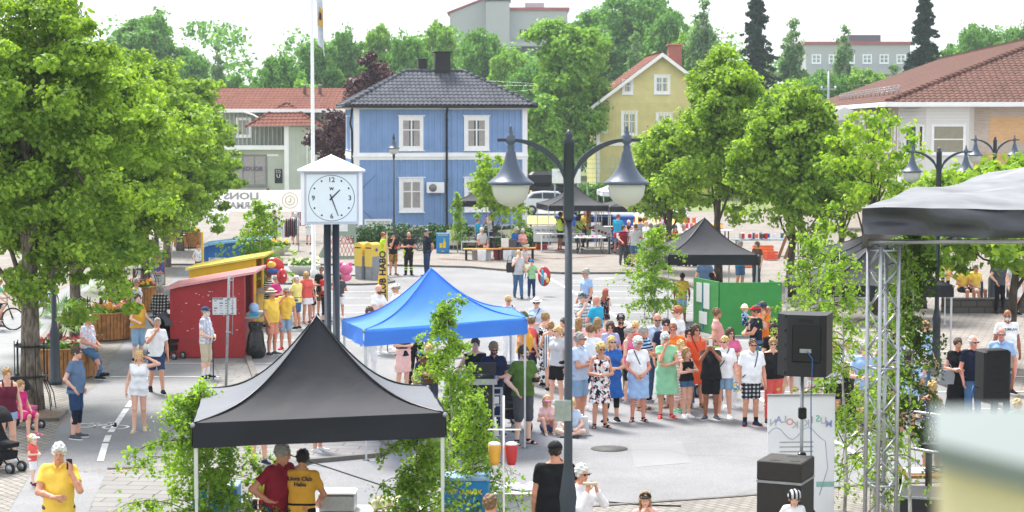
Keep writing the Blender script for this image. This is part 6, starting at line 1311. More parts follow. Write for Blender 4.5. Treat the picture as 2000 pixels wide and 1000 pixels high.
MB().box(-.23, .23, -.008, -.001, .1, .45).build('text_panel', mat('paper', '#dcdde0'), o);text('lettering', 'HABO', .085, m_ink, o, (0, -.01, .40), bold=.004);text('lettering', 'LÖRDAG 7\nKL 13 16\nTORGET', .06, m_ink, o, (0, -.01, .25))
def beach(name, label, loc, h, w, m, txt, tm, side=1, sz=.2):
 o=thing(name, label, 'flag', loc);MB().tube([(0, 0, 0), (0, 0, h)], [.018, .010], 8).build('pole', m_galv, o);MB().tube([(-.35, 0, .01), (.35, 0, .01)], .015, 6).build('foot', m_blackm, o)
 v=[];n=24
 for i in range(n+1):t=i/n;z=.45+(h-.45)*t;ww=w*min(1, (1-t)*2.2+.02);v+=[(0, .01*sin(9*t), z), (side*ww, .03*sin(7*t), z)]
 MB().add(v, [(2*i, 2*i+1, 2*i+3, 2*i+2)for i in range(n)], 0, True).build('sail', m, o, fixn=False);tx=text('lettering', txt, sz, tm, o, (side*w*.45, -.04, .45+(h-.45)*.45), rot=(pi/2, -pi/2, 0), bold=.006);return o
beach('beach_flag', 'narrow yellow beach flag with dark lettering between two men in white caps and shirts', G(757, 690), 3.15, .24, cloth('yellow'), 'LIONS CLUB HABO', cloth('navy'), side=-1, sz=.23)
beach('beach_flag', 'slim pale green beach flag at the cake table', G(1146, 486), 3.0, .2, cloth('green'), 'LOPPIS', cloth('red'), sz=.27)
o=thing('yellow_pole', 'thin yellow plastic pole rising beside the yellow booth roof', 'pole', G(397, 610));MB().lathe([(.035, 0), (.035, 2.5), (.02, 2.52)], (0, 0, 0), 10).build('pole', cloth('yellow'), o);MB().lathe([(.12, 0), (.12, .05), (.05, .08)], (0, 0, 0), 12).build('foot', m_blackm, o)
m_lb=mat('letterbox yellow', '#e6c24a', .45, var=.05);m_lb2=mat('letterbox blue', '#2b5da0', .5)
for i, (px, lab)in enumerate(((708, 'left one of the pair of yellow letter boxes on grey legs'), (728, 'right one of the pair of yellow letter boxes with a blue badge'))):
 o=thing('letter_box', lab, 'letter box', G(px, 546+i), R(-38), 'yellow letter boxes');b=MB();pr=[(-.19, .52), (.19, .52), (.19, 1.30)]+[(.19*cos(k*pi/8), 1.30+.12*sin(k*pi/8))for k in range(1, 8)]+[(-.19, 1.30)];b.prism(pr, -.24, .24, axis='Y');b.build('box', m_lb, o)
 MB().box(-.14, .14, -.25, -.235, 1.2, 1.24).build('slot', m_blackm, o)
 for y in(-.2, .2):MB().box(-.16, .16, y-.03, y+.03, 0, .52).build('leg', mat('grey leg paint', '#8c9096', .5), o)
 MB().box(.19, .20, -.24, .24, 0, .9).build('side_plate', mat('grey leg paint', '#8c9096'), o);MB().lathe([(.06, 0), (.06, .008)], (0, 0, 0), 16, M=Matrix.Translation((.205, 0, 1.15))@Matrix.Rotation(pi/2, 4, 'Y')).build('horn_badge', m_lb2, o)
m_rb=mat('recycling blue', '#1d86c9', .5, var=.04);m_ry=mat('recycling yellow', '#f0cc1e', .5)
def bottle(b, x, z, h, w):b.prism([(x-w/2, z), (x+w/2, z), (x+w/2, z+h*.55), (x+w*.2, z+h*.75), (x+w*.2, z+h), (x-w*.2, z+h), (x-w*.2, z+h*.75), (x-w/2, z+h*.55)], -.27, -.262, axis='Y')
o=thing('recycling_bin', 'blue recycling bin with yellow can and bottle by the hedge', 'recycling bin', G(865, 494));MB().bbox(-.29, .29, -.25, .25, .02, .90, .01).build('case', m_rb, o);b=MB();bottle(b, .08, .25, .42, .13);b.build('bottle_sign', m_ry, o);b=MB();b.box(-.14, -.01, -.27, -.262, .25, .46);b.build('can_sign', m_ry, o);text('lettering', 'PANTAMERA', .075, m_ry, o, (0, -.256, .82), bold=.003);MB().prism([(-.07, .06), (.07, .06), (0, .15)], -.27, -.262, axis='Y').build('arrow_sign', m_ry, o)
o=thing('notice_sign', 'white notice sign on posts at the left corner of the blue house', 'sign', PY(739, 93));MB().box(-.66, .66, -.02, .02, .72, 1.28).build('panel', m_white, o)
for x in(-.5, .5):MB().tube([(x, .03, 0), (x, .03, 1.2)], .025, 8).build('post', m_galv, o)
text('lettering', 'Alla Helger Lagerbutiken\nmitt Berg Fran Flaggan', .115, m_ink, o, (0, -.024, 1.10));text('lettering', 'LAPPIS  Flaggan', .11, cloth('blue'), o, (0, -.024, .83))
for px, py, r, lab, fl in((543, 498, .52, 'white concrete bowl with yellow flowers left of the flagpole', 'yellow'), (594, 538, .62, 'white concrete bowl with pink and white flowers at the flagpole foot', 'white')):
 p=G(px, py);o=thing('flower_bowl', lab, 'flower bowl', p, 0, 'concrete flower bowls');MB().lathe([(r*.45, 0), (r*.5, .04), (r*.85, .2), (r, .36), (r*1.02, .42), (r*.94, .42), (r*.9, .36)], (0, 0, 0), 24).build('bowl', mat('white concrete', '#cfcfcb', .8, bump=.2), o);MB().lathe([(r*.9, .33), (r*.9, .37)], (0, 0, 0), 16).build('soil', m_soil, o)
 rs=np.random.RandomState(px);c_=rs.uniform(-1, 1, (26, 3))*[r*.8, r*.7, .08]+[0, 0, .47];V, Q=leaves_np(rs, c_, np.full(26, .16), 30, .09, shell=.2);np_obj('foliage', V, Q, HG, o, smooth=False);c_=rs.uniform(-1, 1, (14, 3))*[r*.9, r*.7, .1]+[0, 0, .6];V, Q=leaves_np(rs, c_, np.full(14, .08), 14, .07);np_obj('blossom', V, Q, leafmat('petal '+fl, CC[fl], CC[fl], .3), o, smooth=False)
o=thing('lattice_kiosk', 'pale green sandwich kiosk with red lattice panel behind the clock posts', 'kiosk', G(664, 503));m_kg=mat('kiosk green', '#93a596', .6, var=.06);b=MB();b.box(-.72, -.62, -.05, .05, 0, 1.02);b.box(.62, .72, -.05, .05, 0, 1.02);b.box(-.62, .62, -.05, .05, 0, .08);b.box(-.62, .62, -.05, .05, .96, 1.04);b.prism([(-.72, 0), (-.98, 0), (-.72, .5)], -.03, .03, axis='Y');b.prism([(.72, 0), (.98, 0), (.72, .5)], -.03, .03, axis='Y');b.build('frame', m_kg, o)
b=MB();
for i in range(-4, 9):
 x=-.62+i*.155
 for s in(1, -1):
  a=Vector((x if s>0 else x+.34, 0, .08));c_=a+Vector((s*.34, 0, .88));t0=0;pts=[a.lerp(c_, k/12)for k in range(13)];pts=[p for p in pts if-.62<=p.x<=.62]
  if len(pts)>1:b.tube([pts[0], pts[-1]], .011, 4)
b.build('lattice', cloth('coral'), o);MB().box(-.66, .66, -.03, .5, 1.04, 2.0).build('cabinet', m_kg, o);MB().box(-.35, .35, -.045, -.03, 1.15, 1.9).build('window', cloth('white'), o);b=MB();b.box(-.75, .75, -.1, .6, 2.0, 2.1);b.build('roof', m_kg, o)
o=thing('utility_pole', 'thin grey utility pole with crossarm on the wooded hill', 'utility pole', (*PY(1616, 172).xy, terr(0, 172)));MB().tube([(0, 0, 0), (0, 0, 10.3-terr(0, 172))], [.14, .10], 8).build('pole', m_galv, o);MB().box(-.7, .7, -.05, .05, 8.6, 8.75).build('crossarm', m_galv, o)
for x in(-.6, .6):MB().lathe([(.07, 8.75), (.09, 8.85), (.05, 8.95)], (x, 0, 0), 8).build('insulator', m_white, o)
for k, dz in enumerate((8.9, 8.9, 10.1)):
 x=(-.6, .6, 0)[k];b=MB().tube([PY(800+60*k, 160, 9.6-k*.8)-Vector((0, 0, .0)), PY(1200, 165, 8.7+k*.3), Vector((*PY(1616, 172).xy, terr(0, 172)))+Vector((x, 0, dz-1.2)), PY(2100, 175, 9.5+k*.4)], .011, 4);tag(b.build('power_line', m_galv), ('lowest', 'middle', 'topmost')[k]+' thin wire crossing in front of the wooded hill', 'wire', 'overhead wires')
 # ---------------------------------------------------------------- stage, sound, tables, cycles, strollers, car
m_alu=mat('truss aluminium', '#a9abb0', .32, .75, var=.1, scale=20);m_spk=mat('speaker black', '#1b1c20', .6, var=.2, scale=30, bump=.3, bscale=200);m_spd=mat('speaker brown black', '#2b2725', .65, var=.15, scale=40, bump=.4, bscale=160)
def truss_tower(label, loc, h, w, rz):
 o=thing('truss_tower', label, 'truss', loc, rz);q=w/2;cs=[(-q, -q), (q, -q), (q, q), (-q, q)]
 for x, y in cs:MB().tube([(x, y, 0), (x, y, h)], .025, 8).build('chord', m_alu, o)
 b=MB();n=int(h/.26)
 for s in range(4):
  (x0, y0), (x1, y1)=cs[s], cs[(s+1)%4]
  for i in range(n):z0, z1=h*i/n, h*(i+1)/n;b.tube([(x0, y0, z0), (x1, y1, z1)]if(i+s)%2 else[(x1, y1, z0), (x0, y0, z1)], .010, 6)
  for z in(h*.33, h*.66, h-.05):b.tube([(x0, y0, z), (x1, y1, z)], .014, 6)
 b.build('lacing', m_alu, o);return o
tw=PY(1717, 24.0);truss_tower('aluminium lattice truss tower carrying the left corner of the stage roof', (tw.x, 24.0, 0), 4.45, .27, R(24))
sr=thing('stage_roof', 'large wrinkled grey black stage roof cover on the truss tower', 'stage roof', (tw.x, 24.0, 0));m_tarp=fabric('worn grey tarpaulin', '#6c6e73', .6, .35);m_tarpd=fabric('black tarpaulin with sheen', '#3a3b41', .3, .55)  # strong tone variation of the black skirt paints grey sheen patches on it
P0=DP(1681, 406, 24)-sr.location;P0.z=DP(1681, 406, 24).z;nx, ny=34, 20;V=[];F=[]
def top(i, j):
 u, t=i/nx, j/ny;w=.04*math.sin(13*u+7*t)+.03*math.sin(31*u-12*t)+.02*math.sin(57*u+20*t);return(P0.x+9.5*u+3.3*t, -.1+8*t, P0.z-.10*u+.10*t+t*min(.95, 2.3*u)+.06*math.sin(pi*t)+w*min(1, t*5+.3))
V=[top(i, j)for i in range(nx+1)for j in range(ny+1)];F=[(i*(ny+1)+j, (i+1)*(ny+1)+j, (i+1)*(ny+1)+j+1, i*(ny+1)+j+1)for i in range(nx)for j in range(ny)]
MB().add(V, F, 0, True).build('cover', m_tarp, sr, fixn=False)
V=[];F=[];n=90
for i in range(n+1):
 u=i/n;t0=top(min(nx, int(u*nx)), 0);t1=top(min(nx, int(u*nx)+1), 0);fr=u*nx-int(u*nx);z=t0[2]+(t1[2]-t0[2])*fr;zb=P0.z-.31-.06*u-.05*math.sin(9*u)**2
 for k in range(6):w=k/5;V.append((P0.x+9.5*u, -.12-.07*math.sin(46*u+7*w)*w-.06*math.sin(27*u-6*w)-.05*w, (z+(zb-z)*w if z-zb>0 else z)))
F=[(i*6+k, (i+1)*6+k, (i+1)*6+k+1, i*6+k+1)for i in range(n)for k in range(5)];MB().add(V, F, 0, True).build('front_skirt', m_tarpd, sr, fixn=False)
b=MB();
V=[(P0.x+3.3*t, -.1+8*t, P0.z+.10*t-dz)for t in[i/12 for i in range(13)]for dz in(0, .5)];b.add(V, [(2*i, 2*i+2, 2*i+3, 2*i+1)for i in range(12)], 0, True);b.build('side_skirt', m_tarpd, sr, fixn=False)
b=MB();b.tube([(P0.x+.1, 0, P0.z-.42), (P0.x+9.5, .1, P0.z-.42)], .03, 8);b.tube([(P0.x+.1, 0, P0.z-.30), (P0.x+3.4, 7.6, P0.z+.0)], .03, 8);b.tube([(P0.x+1.1, .3, P0.z-.45), (P0.x+4.5, 4.5, P0.z+.6)], .03, 8);b.tube([(P0.x+3.6, 7.5, P0.z-.1), (P0.x+12, 7.5, P0.z-.1)], .03, 8);b.build('roof_beam', m_alu, sr)
def stand(label, loc, h, name='speaker_stand', m=None, knobs=(.9, 1.6)):
 o=thing(name, label, 'stand', loc);MB().tube([(0, 0, .35), (0, 0, h)], .024, 10).build('pole', m or m_galv, o)
 for z in knobs:MB().bbox(-.05, .06, -.06, .05, z-.08, z+.08, .015).build('clamp', m_blackm, o)
 for k in range(3):a=k*2.1+.4;MB().tube([(0, 0, .85), (cos(a)*.55, sin(a)*.55, .02)], .014, 6).build('leg', m_blackm, o)
 return o
s1=DP(1567, 733, 26.9);stand('silver pole stand holding the near loudspeaker', (s1.x, 26.9, 0), s1.z, knobs=(1.30, 1.93))
o=thing('loudspeaker', 'big black loudspeaker seen from behind on a silver pole', 'loudspeaker', s1, R(-18));o.scale=(1.17, 1.17, 1.19);b=MB();b.prism([(-.30, .0), (-.30, .24), (-.17, .36), (.30, .36), (.30, -.10), (.22, -.14), (-.16, -.14)], 0, .72);b.build('cabinet', m_spk, o)
FB=frame_M((-.30, .24, 0), (.14, -.38, 0));b=MB()
for k in range(5):z=.02+k*.165;b.box(.02, .38, -.03, .0, z, z+.035, 0, FB)
b.box(.0, .03, -.03, 0, .0, .72, 0, FB);b.box(.2, .22, -.02, 0, .02, .70, 0, FB);b.build('grille_ribs', m_spk, o);MB().bbox(-.10, .24, -.155, -.14, .17, .60, .01).build('rear_panel', m_blackm, o);MB().bbox(-.01, .13, -.16, -.15, .28, .33, .004).build('socket', m_galv, o);MB().box(-.02, .14, -.15, -.14, .64, .68).build('handle', m_blackm, o)
tag(MB().tube([s1+V3(.03, -.20, .36), s1+V3(.10, -.27, .26), s1+V3(.10, -.16, -.3), s1+V3(.12, -.1, -1.2), s1+V3(.17, 0, -2.2), s1+V3(.3, 0, -3.0)], .009, 6).build('cable', mat('blue cable', '#2e5f9e', .5)), 'blue and grey cable hanging from the near loudspeaker', 'cable')
s2=DP(1938, 784, 28);stand('black stand under the right loudspeaker', (s2.x, 28, 0), s2.z, m=m_blackm, knobs=(1.2, ));o=thing('loudspeaker', 'slim black loudspeaker on a stand in front of the man in the light blue shirt', 'loudspeaker', s2, R(12));MB().bbox(-.21, .21, -.17, .17, 0, .76, .03).build('cabinet', m_spk, o);[MB().box(-.06, .06, -.178, -.168, z, z+.015).build('grip_slot', m_blackm, o)for z in(.15, .33, .5, .66)];tag(MB().tube([s2+V3(-.22, 0, .2), s2+V3(-.30, -.1, .24), s2+V3(-.33, -.1, .1), s2+V3(-.30, -.1, -.5)], .012, 6).build('cable', mat('blue cable', '#2e5f9e')), 'blue cable loop at the side of the right loudspeaker', 'cable')
p=PY(1533, 26.3);o=thing('subwoofer', 'brown black bass cabinet at the bottom edge behind the child in a helmet', 'loudspeaker', p, R(-24));MB().bbox(-.31, .31, -.33, .33, 0, 1.10, .012).build('cabinet', m_spd, o);MB().bbox(-.312, .312, -.332, .332, 1.135, 1.40, .012).build('top_cabinet', m_spd, o);MB().box(-.315, .315, -.335, .335, 1.10, 1.135).build('metal_band', m_galv, o)
for x, y in((-.15, -.2), (.12, -.18), (-.02, .18)):MB().box(x, x+.12, y-.04, y+.04, 1.3995, 1.404).build('recess', m_blackm, o)
p=PY(1560, 28.3);o=thing('banner_stand', 'white roll-up banner with faint mirrored print behind the loudspeaker stand', 'banner', p, R(4));MB().box(-.48, .52, -.01, .01, .12, 1.97).build('banner_cloth', thinmat('banner white', '#ecedf0', .4), o);MB().box(-.49, .53, -.02, .02, 1.97, 2.0).build('top_rail', m_alu, o);MB().box(-.48, .52, -.09, .09, 0, .12).build('base', m_alu, o)
[text('lettering', ch, .14, cloth(cc_), o, (-.40+.083*q, -.015, 1.58+.05*math.sin(q)), mirror=True, bold=.003)for q, (ch, cc_)in enumerate(zip('NALOKSKISUM', ['lgrey', 'lav', 'lgrey', 'rose', 'lgrey', 'pyellow', 'lgrey', 'lgrey', 'mint', 'lgrey', 'lav']))];b=MB();[b.box(-.3, .2, -.013, -.011, 1.0+.07*k, 1.02+.07*k)for k in range(5)];b.build('print', m_bl, o);MB().box(.25, .52, -.013, -.011, .62, .70).build('colour_bar', mat('pale turquoise', '#9fcfc6'), o)
pts=[(-.47+.06*i, -.014, 1.42+.09*math.sin(i*.8))for i in range(14)]+[(.38, -.014, 1.3), (.42, -.014, .9), (.3, -.014, .5)];MB().tube(pts, .006, 4).build('wavy_line', mat('pale blue line', '#a9b6d2'), o)
p=PY(1750, 26.6);b=MB();o=thing('stage_railing', 'silver pipe railing running from the truss tower to the right', 'railing', p);b.tube([(0, 0, 2.02), (1.4, -.4, 1.88)], .022, 8);b.tube([(0, 0, 1.52), (1.4, -.4, 1.32)], .022, 8);b.tube([(.82, -.24, 1.94), (1.3, -.38, 1.34)], .02, 8);b.tube([(1.4, -.4, 0), (1.4, -.4, 1.95)], .022, 8);b.build('pipes', m_alu, o)
p=PY(1812, 27.9);o=thing('stool', 'black padded stool on a single column by the railing', 'stool', p);MB().bbox(-.17, .17, -.12, .12, 1.27, 1.34, .02).build('seat', m_blackm, o);MB().tube([(0, 0, .5), (0, 0, 1.27)], .05, 10).build('column', m_blackm, o);MB().lathe([(.25, 0), (.25, .03), (.05, .06), (.05, .5)], (0, 0, 0), 14).build('base', m_blackm, o)
p=PY(1835, 26.9);o=thing('flight_case', 'black flight case with metal edges at the bottom right', 'case', p, R(-14));b=MB().bbox(-.55, .8, -.4, .5, 0, .80, .01);b.build('case', m_spk, o);b=MB()
for x, y in((-.55, -.4), (.8, -.4), (-.55, .5)):b.box(x-.015, x+.015, y-.015, y+.015, 0, .815)
b.box(-.55, .8, -.412, -.39, .78, .81);b.box(-.562, -.54, -.385, .5, .78, .81);b.build('metal_edge', m_galv, o)
p=PY(1808, 28.3);o=thing('table', 'small wooden topped table with papers behind the flight case', 'table', p);MB().box(-.35, .75, -.3, .4, .80, .84).build('top', mat('ply wood', '#a4763f', .6), o);[MB().box(x, x+.04, y, y+.04, 0, .80).build('leg', m_blackm, o)for x in(-.33, .7)for y in(-.28, .35)]
o=tag(MB().box(-.3, .35, -.2, .3, 0, .01).build('paper_sheets', mat('paper', '#dcdde0')), 'white paper sheets lying on the small wooden table', 'paper');o.location=p+V3(0, .05, .845)
b=MB();rg=random.Random(5);pts=[(rg.uniform(-.05, .55), rg.uniform(-.28, .1), .86+rg.uniform(0, .08))for _ in range(26)];b.tube(pts, .008, 5);o=tag(b.build('cable', m_blackm), 'tangle of black cables on the small wooden table', 'cable');o.location=p
pp=thing('parapet', 'out of focus cream wall with a white metal top at the lower right corner', 'wall', (0, 0, 0));zt=CAMZ-.262
def pq(px, Y, d=0):return((px-1000)/FPX*Y+d, Y)
MB().prism([pq(1838, 1.60), pq(2120, 1.44), pq(2180, 1.74), pq(1838, 1.74)], zt-1.5, zt-.02).build('wall', mat('cream plaster', '#d4c7a4', .8, var=.05), pp)
MB().prism([pq(1828, 1.575), pq(2125, 1.41), pq(2185, 1.77), pq(1828, 1.77)], zt-.02, zt).build('coping', mat('white coping', '#6d7674', .5, var=.03), pp)
# ---- tables
m_ttop=mat('table top', '#d0d0ce', .5, var=.04)
def table(label, loc, L_, W, h, rz=0, m=None, legm=None, top=True, fold=True, group='folding tables'):
 o=thing('table', label, 'table', loc, rz, group);MB().bbox(-L_/2, L_/2, -W/2, W/2, h-.035, h, .006).build('table_top', m or m_ttop, o)
 for s in(-1, 1):
  x=s*(L_/2-.22);b=MB()
  if fold:b.tube([(x+s*.08, -W/2+.05, .0), (x+s*.02, -W/2+.1, .12), (x-s*.05, -W*.25, .38), (x-s*.05, -W*.25, h-.04)], .013, 6);b.tube([(x+s*.08, W/2-.05, .0), (x+s*.02, W/2-.1, .12), (x-s*.05, W*.25, .38), (x-s*.05, W*.25, h-.04)], .013, 6);b.tube([(x-s*.05, -W*.25, .4), (x-s*.05, W*.25, .4)], .011, 6);b.build('leg', legm or m_blackm, o)
  else:
   for y in(-W/2+.05, W/2-.05):MB().box(x-.025, x+.025, y-.025, y+.025, 0, h-.035).build('leg', legm or m_blackm, o)
 return o
def goods(name, label, loc, n, ext, cols, h=.08, seed=1, group=None, cat='goods', shape='box'):
 o=thing(name, label, cat, loc, 0, group);rg=random.Random(seed)
 for i in range(n):
  x, y=rg.uniform(-ext[0], ext[0]), rg.uniform(-ext[1], ext[1]);c=cloth(cols[i%len(cols)]);q=MB()
  if shape=='box':q.cbox((x, y, h*.5), rg.uniform(.06, .16), rg.uniform(.06, .14), h*rg.uniform(.6, 1), rz=rg.uniform(0, 1))
  elif shape=='can':q.lathe([(.035, 0), (.037, .01), (.037, h*.9), (.03, h)], (x, y, 0), 12)
  else:q.ell((x, y, h*.5), (.05, .05, h*.5), 8)
  q.build('item', c, o)
 return o
table('white folding table with small cakes in front of the recycling tent', G(1152, 495), 1.45, .75, .74);goods('cake_tray', 'pink and white wrapped goods on the white folding table', G(1152, 495)+V3(0, 0, .745), 22, (.6, .3), ['pink', 'white', 'white', 'rose', 'white'], .07, 3)
p=G(1223, 498);table('long dark table with red raffle boxes at the right of the cake table', p, 2.3, .75, .78, R(-62), m_blackm, m_blackm, fold=False);goods('raffle_boxes', 'stack of red and white boxes on the long dark table', p+V3(-.1, 0, .785), 30, (.45, .8), ['red', 'red', 'white', 'red'], .22, 4);goods('sweet_bags', 'orange sweet bags at the right end of the long dark table', p+V3(.5, -.6, .785), 14, (.3, .3), ['orange', 'mustard'], .2, 5)
for i, (px, py, lab)in enumerate(((1095, 492, 'long white counter table left of the centre lamp under the recycling tent'), (1170, 482, 'white counter table behind the cake table'), (1210, 476, 'white counter table farther right by the blue containers'))):table(lab, G(px, py), 2.2, .6, .85, 0, m_ttop, m_white, fold=False)
o=thing('barrier_tape', 'red and yellow striped barrier board along the stall front', 'barrier', G(1158, 486));b=MB()
for k in range(10):b.box(-1.2+.25*k, -.95+.25*k, -.02, .02, .92, 1.04, k%2)
b.build('board', [cloth('red'), cloth('yellow')], o);[MB().tube([(x, 0, 0), (x, 0, 1.0)], .02, 6).build('post', m_galv, o)for x in(-1.1, 1.2)]
for i, (px, lab)in enumerate(((1122, 'left blue recycling container behind the stall'), (1160, 'middle blue recycling container with a white recycling sign'), (1200, 'right blue recycling container beside the leftmost linden'))):
 o=thing('recycling_container', lab, 'container', PY(px, 97), 0, 'blue recycling containers');b=MB();b.prism([(-.85, 0), (.85, 0), (.92, 1.1), (-.92, 1.1)], -.6, .6, axis='Y');b.build('tub', mat('container blue', '#1c59b8', .5), o);MB().bbox(-.98, .98, -.68, .68, 1.1, 1.28, .05).build('lid', mat('container lid', '#2a4f94', .5), o)
 if i==1:MB().box(-.3, .3, -.66, -.63, .3, .95).build('sticker', m_white, o);MB().lathe([(.17, 0), (.17, .01)], (0, 0, 0), 16, M=Matrix.Translation((0, -.66, .65))@Matrix.Rotation(pi/2, 4, 'X')).build('recycle_sign', cloth('blue'), o)
o=thing('price_board', 'small board with red price lines hanging under the recycling tent', 'sign', PY(1170, 92));MB().box(-.55, .55, -.02, .02, 1.65, 2.05).build('panel', mat('beige sign', '#cfc8b4'), o);text('lettering', 'LOTTER 10:-\nVINST 20:-', .15, cloth('red'), o, (0, -.024, 1.86), bold=.004);[MB().tube([(x, .02, 0), (x, .02, 1.7)], .02, 6).build('post', m_galv, o)for x in(-.12, .12)]
o=thing('hand_lettered_banner', 'white hand lettered banner tied between the posts left of the stall', 'banner', PY(1083, 90));MB().box(-.98, .95, -.01, .01, .38, 1.12).build('cloth', mat('paper', '#dcdde0'), o);text('lettering', 'Har Du Saker Laamna Kvar\nvad dig Pia Flaggar\nX  GAMLINGAR', .16, m_ink, o, (0, -.014, .76), bold=.002)
o=thing('price_sign', 'white sign with purple squares leaning by the blue containers', 'sign', PY(1178, 90.5), R(0));MB().prism([(-.35, .75), (.40, .45), (.40, .95), (-.35, 1.2)], -.01, .01, axis='Y').build('panel', m_white, o);[MB().box(-.25+.15*k, -.14+.15*k, -.014, -.011, .80-.055*k, .92-.055*k).build('square', cloth('burg'), o)for k in range(4)];MB().tube([(0, .02, 0), (0, .02, .8)], .02, 6).build('post', m_galv, o)
o=thing('shopping_basket', 'red plastic basket on the paving left of the centre lamp', 'basket', G(1058, 487));MB().prism([(-.24, 0), (.24, 0), (.28, .24), (-.28, .24)], -.16, .16, axis='Y').build('tub', mat('basket red', '#a3182a', .4), o)
o=thing('black_bags', 'pile of black bags with a grey lid behind the red basket', 'bags', G(1045, 478));b=MB();[b.ell((x, y, .2), (.35, .25, .24), 12)for x, y in((-.4, 0), (.1, .1), (.5, 0))];b.build('bags', mat('black plastic', '#16171b', .3, bump=.8, bscale=12), o);MB().cbox((.1, -.1, .5), .8, .4, .05).build('lid', m_galv, o)
for px, py, c, lab in((1042, 488, 'dgrey', 'dark bottle standing left of the red basket'), (1047, 488, 'orange', 'orange bottle standing beside the red basket')):o=tag(MB().lathe([(.05, 0), (.05, .22), (.02, .27), (.02, .31)], (0, 0, 0), 10).build('bottle', cloth(c)), lab, 'bottle');o.location=G(px, py)
m_or=mat('orange wood', '#d88a34', .5, var=.12)
for(px, py, L_, rz, lab)in((942, 508, 1.65, R(2), 'orange topped bench with the man in the white shirt'), (1010, 506, 1.6, R(-2), 'orange topped bench with the couple and the white buckets')):
 o=thing('bench', lab, 'bench', G(px, py), rz, 'orange topped benches');MB().bbox(-L_/2, L_/2, -.26, .26, .46, .50, .008).build('seat', m_or, o);[MB().box(x-.05, x+.05, y-.03, y+.03, 0, .46).build('leg', m_blackm, o)for x in(-L_*.42, L_*.42)for y in(-.2, .2)]
o=thing('slatted_bench', 'white slatted bench end behind the orange bench', 'bench', PY(922, 90));b=MB();[b.box(-.5, .5, -.02, .02, .42+.13*k, .48+.13*k)for k in range(4)];b.build('back_slats', m_white, o);MB().box(-.5, .5, -.4, .0, .38, .42).build('seat', m_white, o);[MB().box(x, x+.05, -.4, 0, 0, .4).build('leg', m_white, o)for x in(-.5, .45)]
for px, py, w_, h_, c, lab in((986, 505, .30, .38, 'white', 'white plastic bucket with a red label on the orange bench'), (1001, 505, .3, .34, 'dgrey', 'grey green bin behind the white bucket'), (972, 508, .30, .45, 'burg', 'dark red cool box standing between the benches'), (930, 507, .34, .42, 'lgrey', 'grey shopping bag under the bench left of the sitting man'), (941, 509, .34, .46, 'white', 'white shopping bag under the knees of the sitting man'), (952, 508, .3, .44, 'lgrey', 'pale shopping bag right of the sitting man'), (991, 508, .32, .42, 'white', 'white bag under the right bench'), (1002, 507, .28, .42, 'lgrey', 'pale bag at the right end under the bench'), (1029, 511, .26, .18, 'dgrey', 'small dark box by the feet of the couple')):
 z0_=.50 if 'bucket' in lab or 'bin' in lab else 0;o=tag(MB().prism([(-w_/2, 0), (w_/2, 0), (w_*.56, h_), (-w_*.56, h_)], -.1, .1, axis='Y').build('bag' if 'bag' in lab else 'bucket' if 'bucket' in lab else 'box', mat('goods '+c, CC[c], .5)), lab, 'bag' if 'bag' in lab else 'box');o.location=G(px, py)+V3(0, 0, z0_)
b=MB();
for x in(-.28, .28):
 for y in(-.28, .28):b.tube([(x, y, 0), (x, y, 1.7)], .02, 6)
for z in(.9, 1.65):[b.tube([(x0, y0, z), (x1, y1, z)], .015, 5)for x0, y0, x1, y1 in((-.28, -.28, .28, -.28), (.28, -.28, .28, .28), (.28, .28, -.28, .28), (-.28, .28, -.28, -.28))]
o=thing('tree_guard', 'galvanised frame round the young yellow green tree', 'tree guard', PY(967, 85));b.build('bars', m_galv, o)
for k, (px, c)in enumerate(((913, 'beige'), (985, 'beige'), (1000, 'sand'), (885, 'beige'))):o=tag(MB().prism([(-.35, 0), (.35, 0), (.3, .75), (-.3, .7)], -.06, .06, axis='Y').build('folding_chair', mat('chair wood '+c, CC[c], .6)), ('first', 'second', 'third', 'leftmost')[k]+' pale wooden chair back behind the benches', 'chair', 'pale chairs behind the benches');o.location=PY(px, 90.2+k*.05, .2)
# ---- stall goods on the right (orange crates, boards)
for k, (px, py, c, w_, lab)in enumerate(((1490, 496, 'orange', .9, 'orange crate on the stall right of the middle black tent'), (1462, 522, 'orange', .8, 'orange crate under the right corner of the middle black tent'), (1505, 508, 'dorange', .5, 'small red orange crate beside the linden trunk'), (1450, 512, 'mustard', .6, 'yellow crate behind the middle black tent'))):
 o=thing('crate', lab, 'crate', G(px, py), R(10*k), 'orange stall crates');b=MB();q=w_/2;[b.box(-q, q, y-.012, y+.012, z, z+.09)for z in(.05, .17, .29)for y in(-.2, .2)];[b.box(x-.012, x+.012, -.2, .2, z, z+.09)for z in(.05, .17, .29)for x in(-q, q)];b.box(-q, q, -.2, .2, .02, .04);b.build('slats', mat('crate '+c, CC[c], .5), o)
table('long stall table under the lindens at the right', G(1500, 500), 3.2, .8, .75, 0, mat('stall cloth', '#5c7a8c', .7), m_blackm, fold=False);goods('stall_goods', 'mixed flea market goods on the long stall table', G(1500, 500)+V3(0, 0, .76), 26, (1.4, .3), ['brown', 'orange', 'white', 'red', 'sand', 'blue'], .28, 8)
o=thing('wooden_boards', 'wooden boards leaning against the stall table', 'boards', G(1530, 506));b=MB();[b.prism([(x, 0), (x+.14, 0), (x+.5, 1.0), (x+.36, 1.0)], y, y+.02, axis='Y')for x, y in((-.3, 0), (0, .05), (.2, .1))];b.build('boards', mat('old board', '#8a5f3c', .7), o)
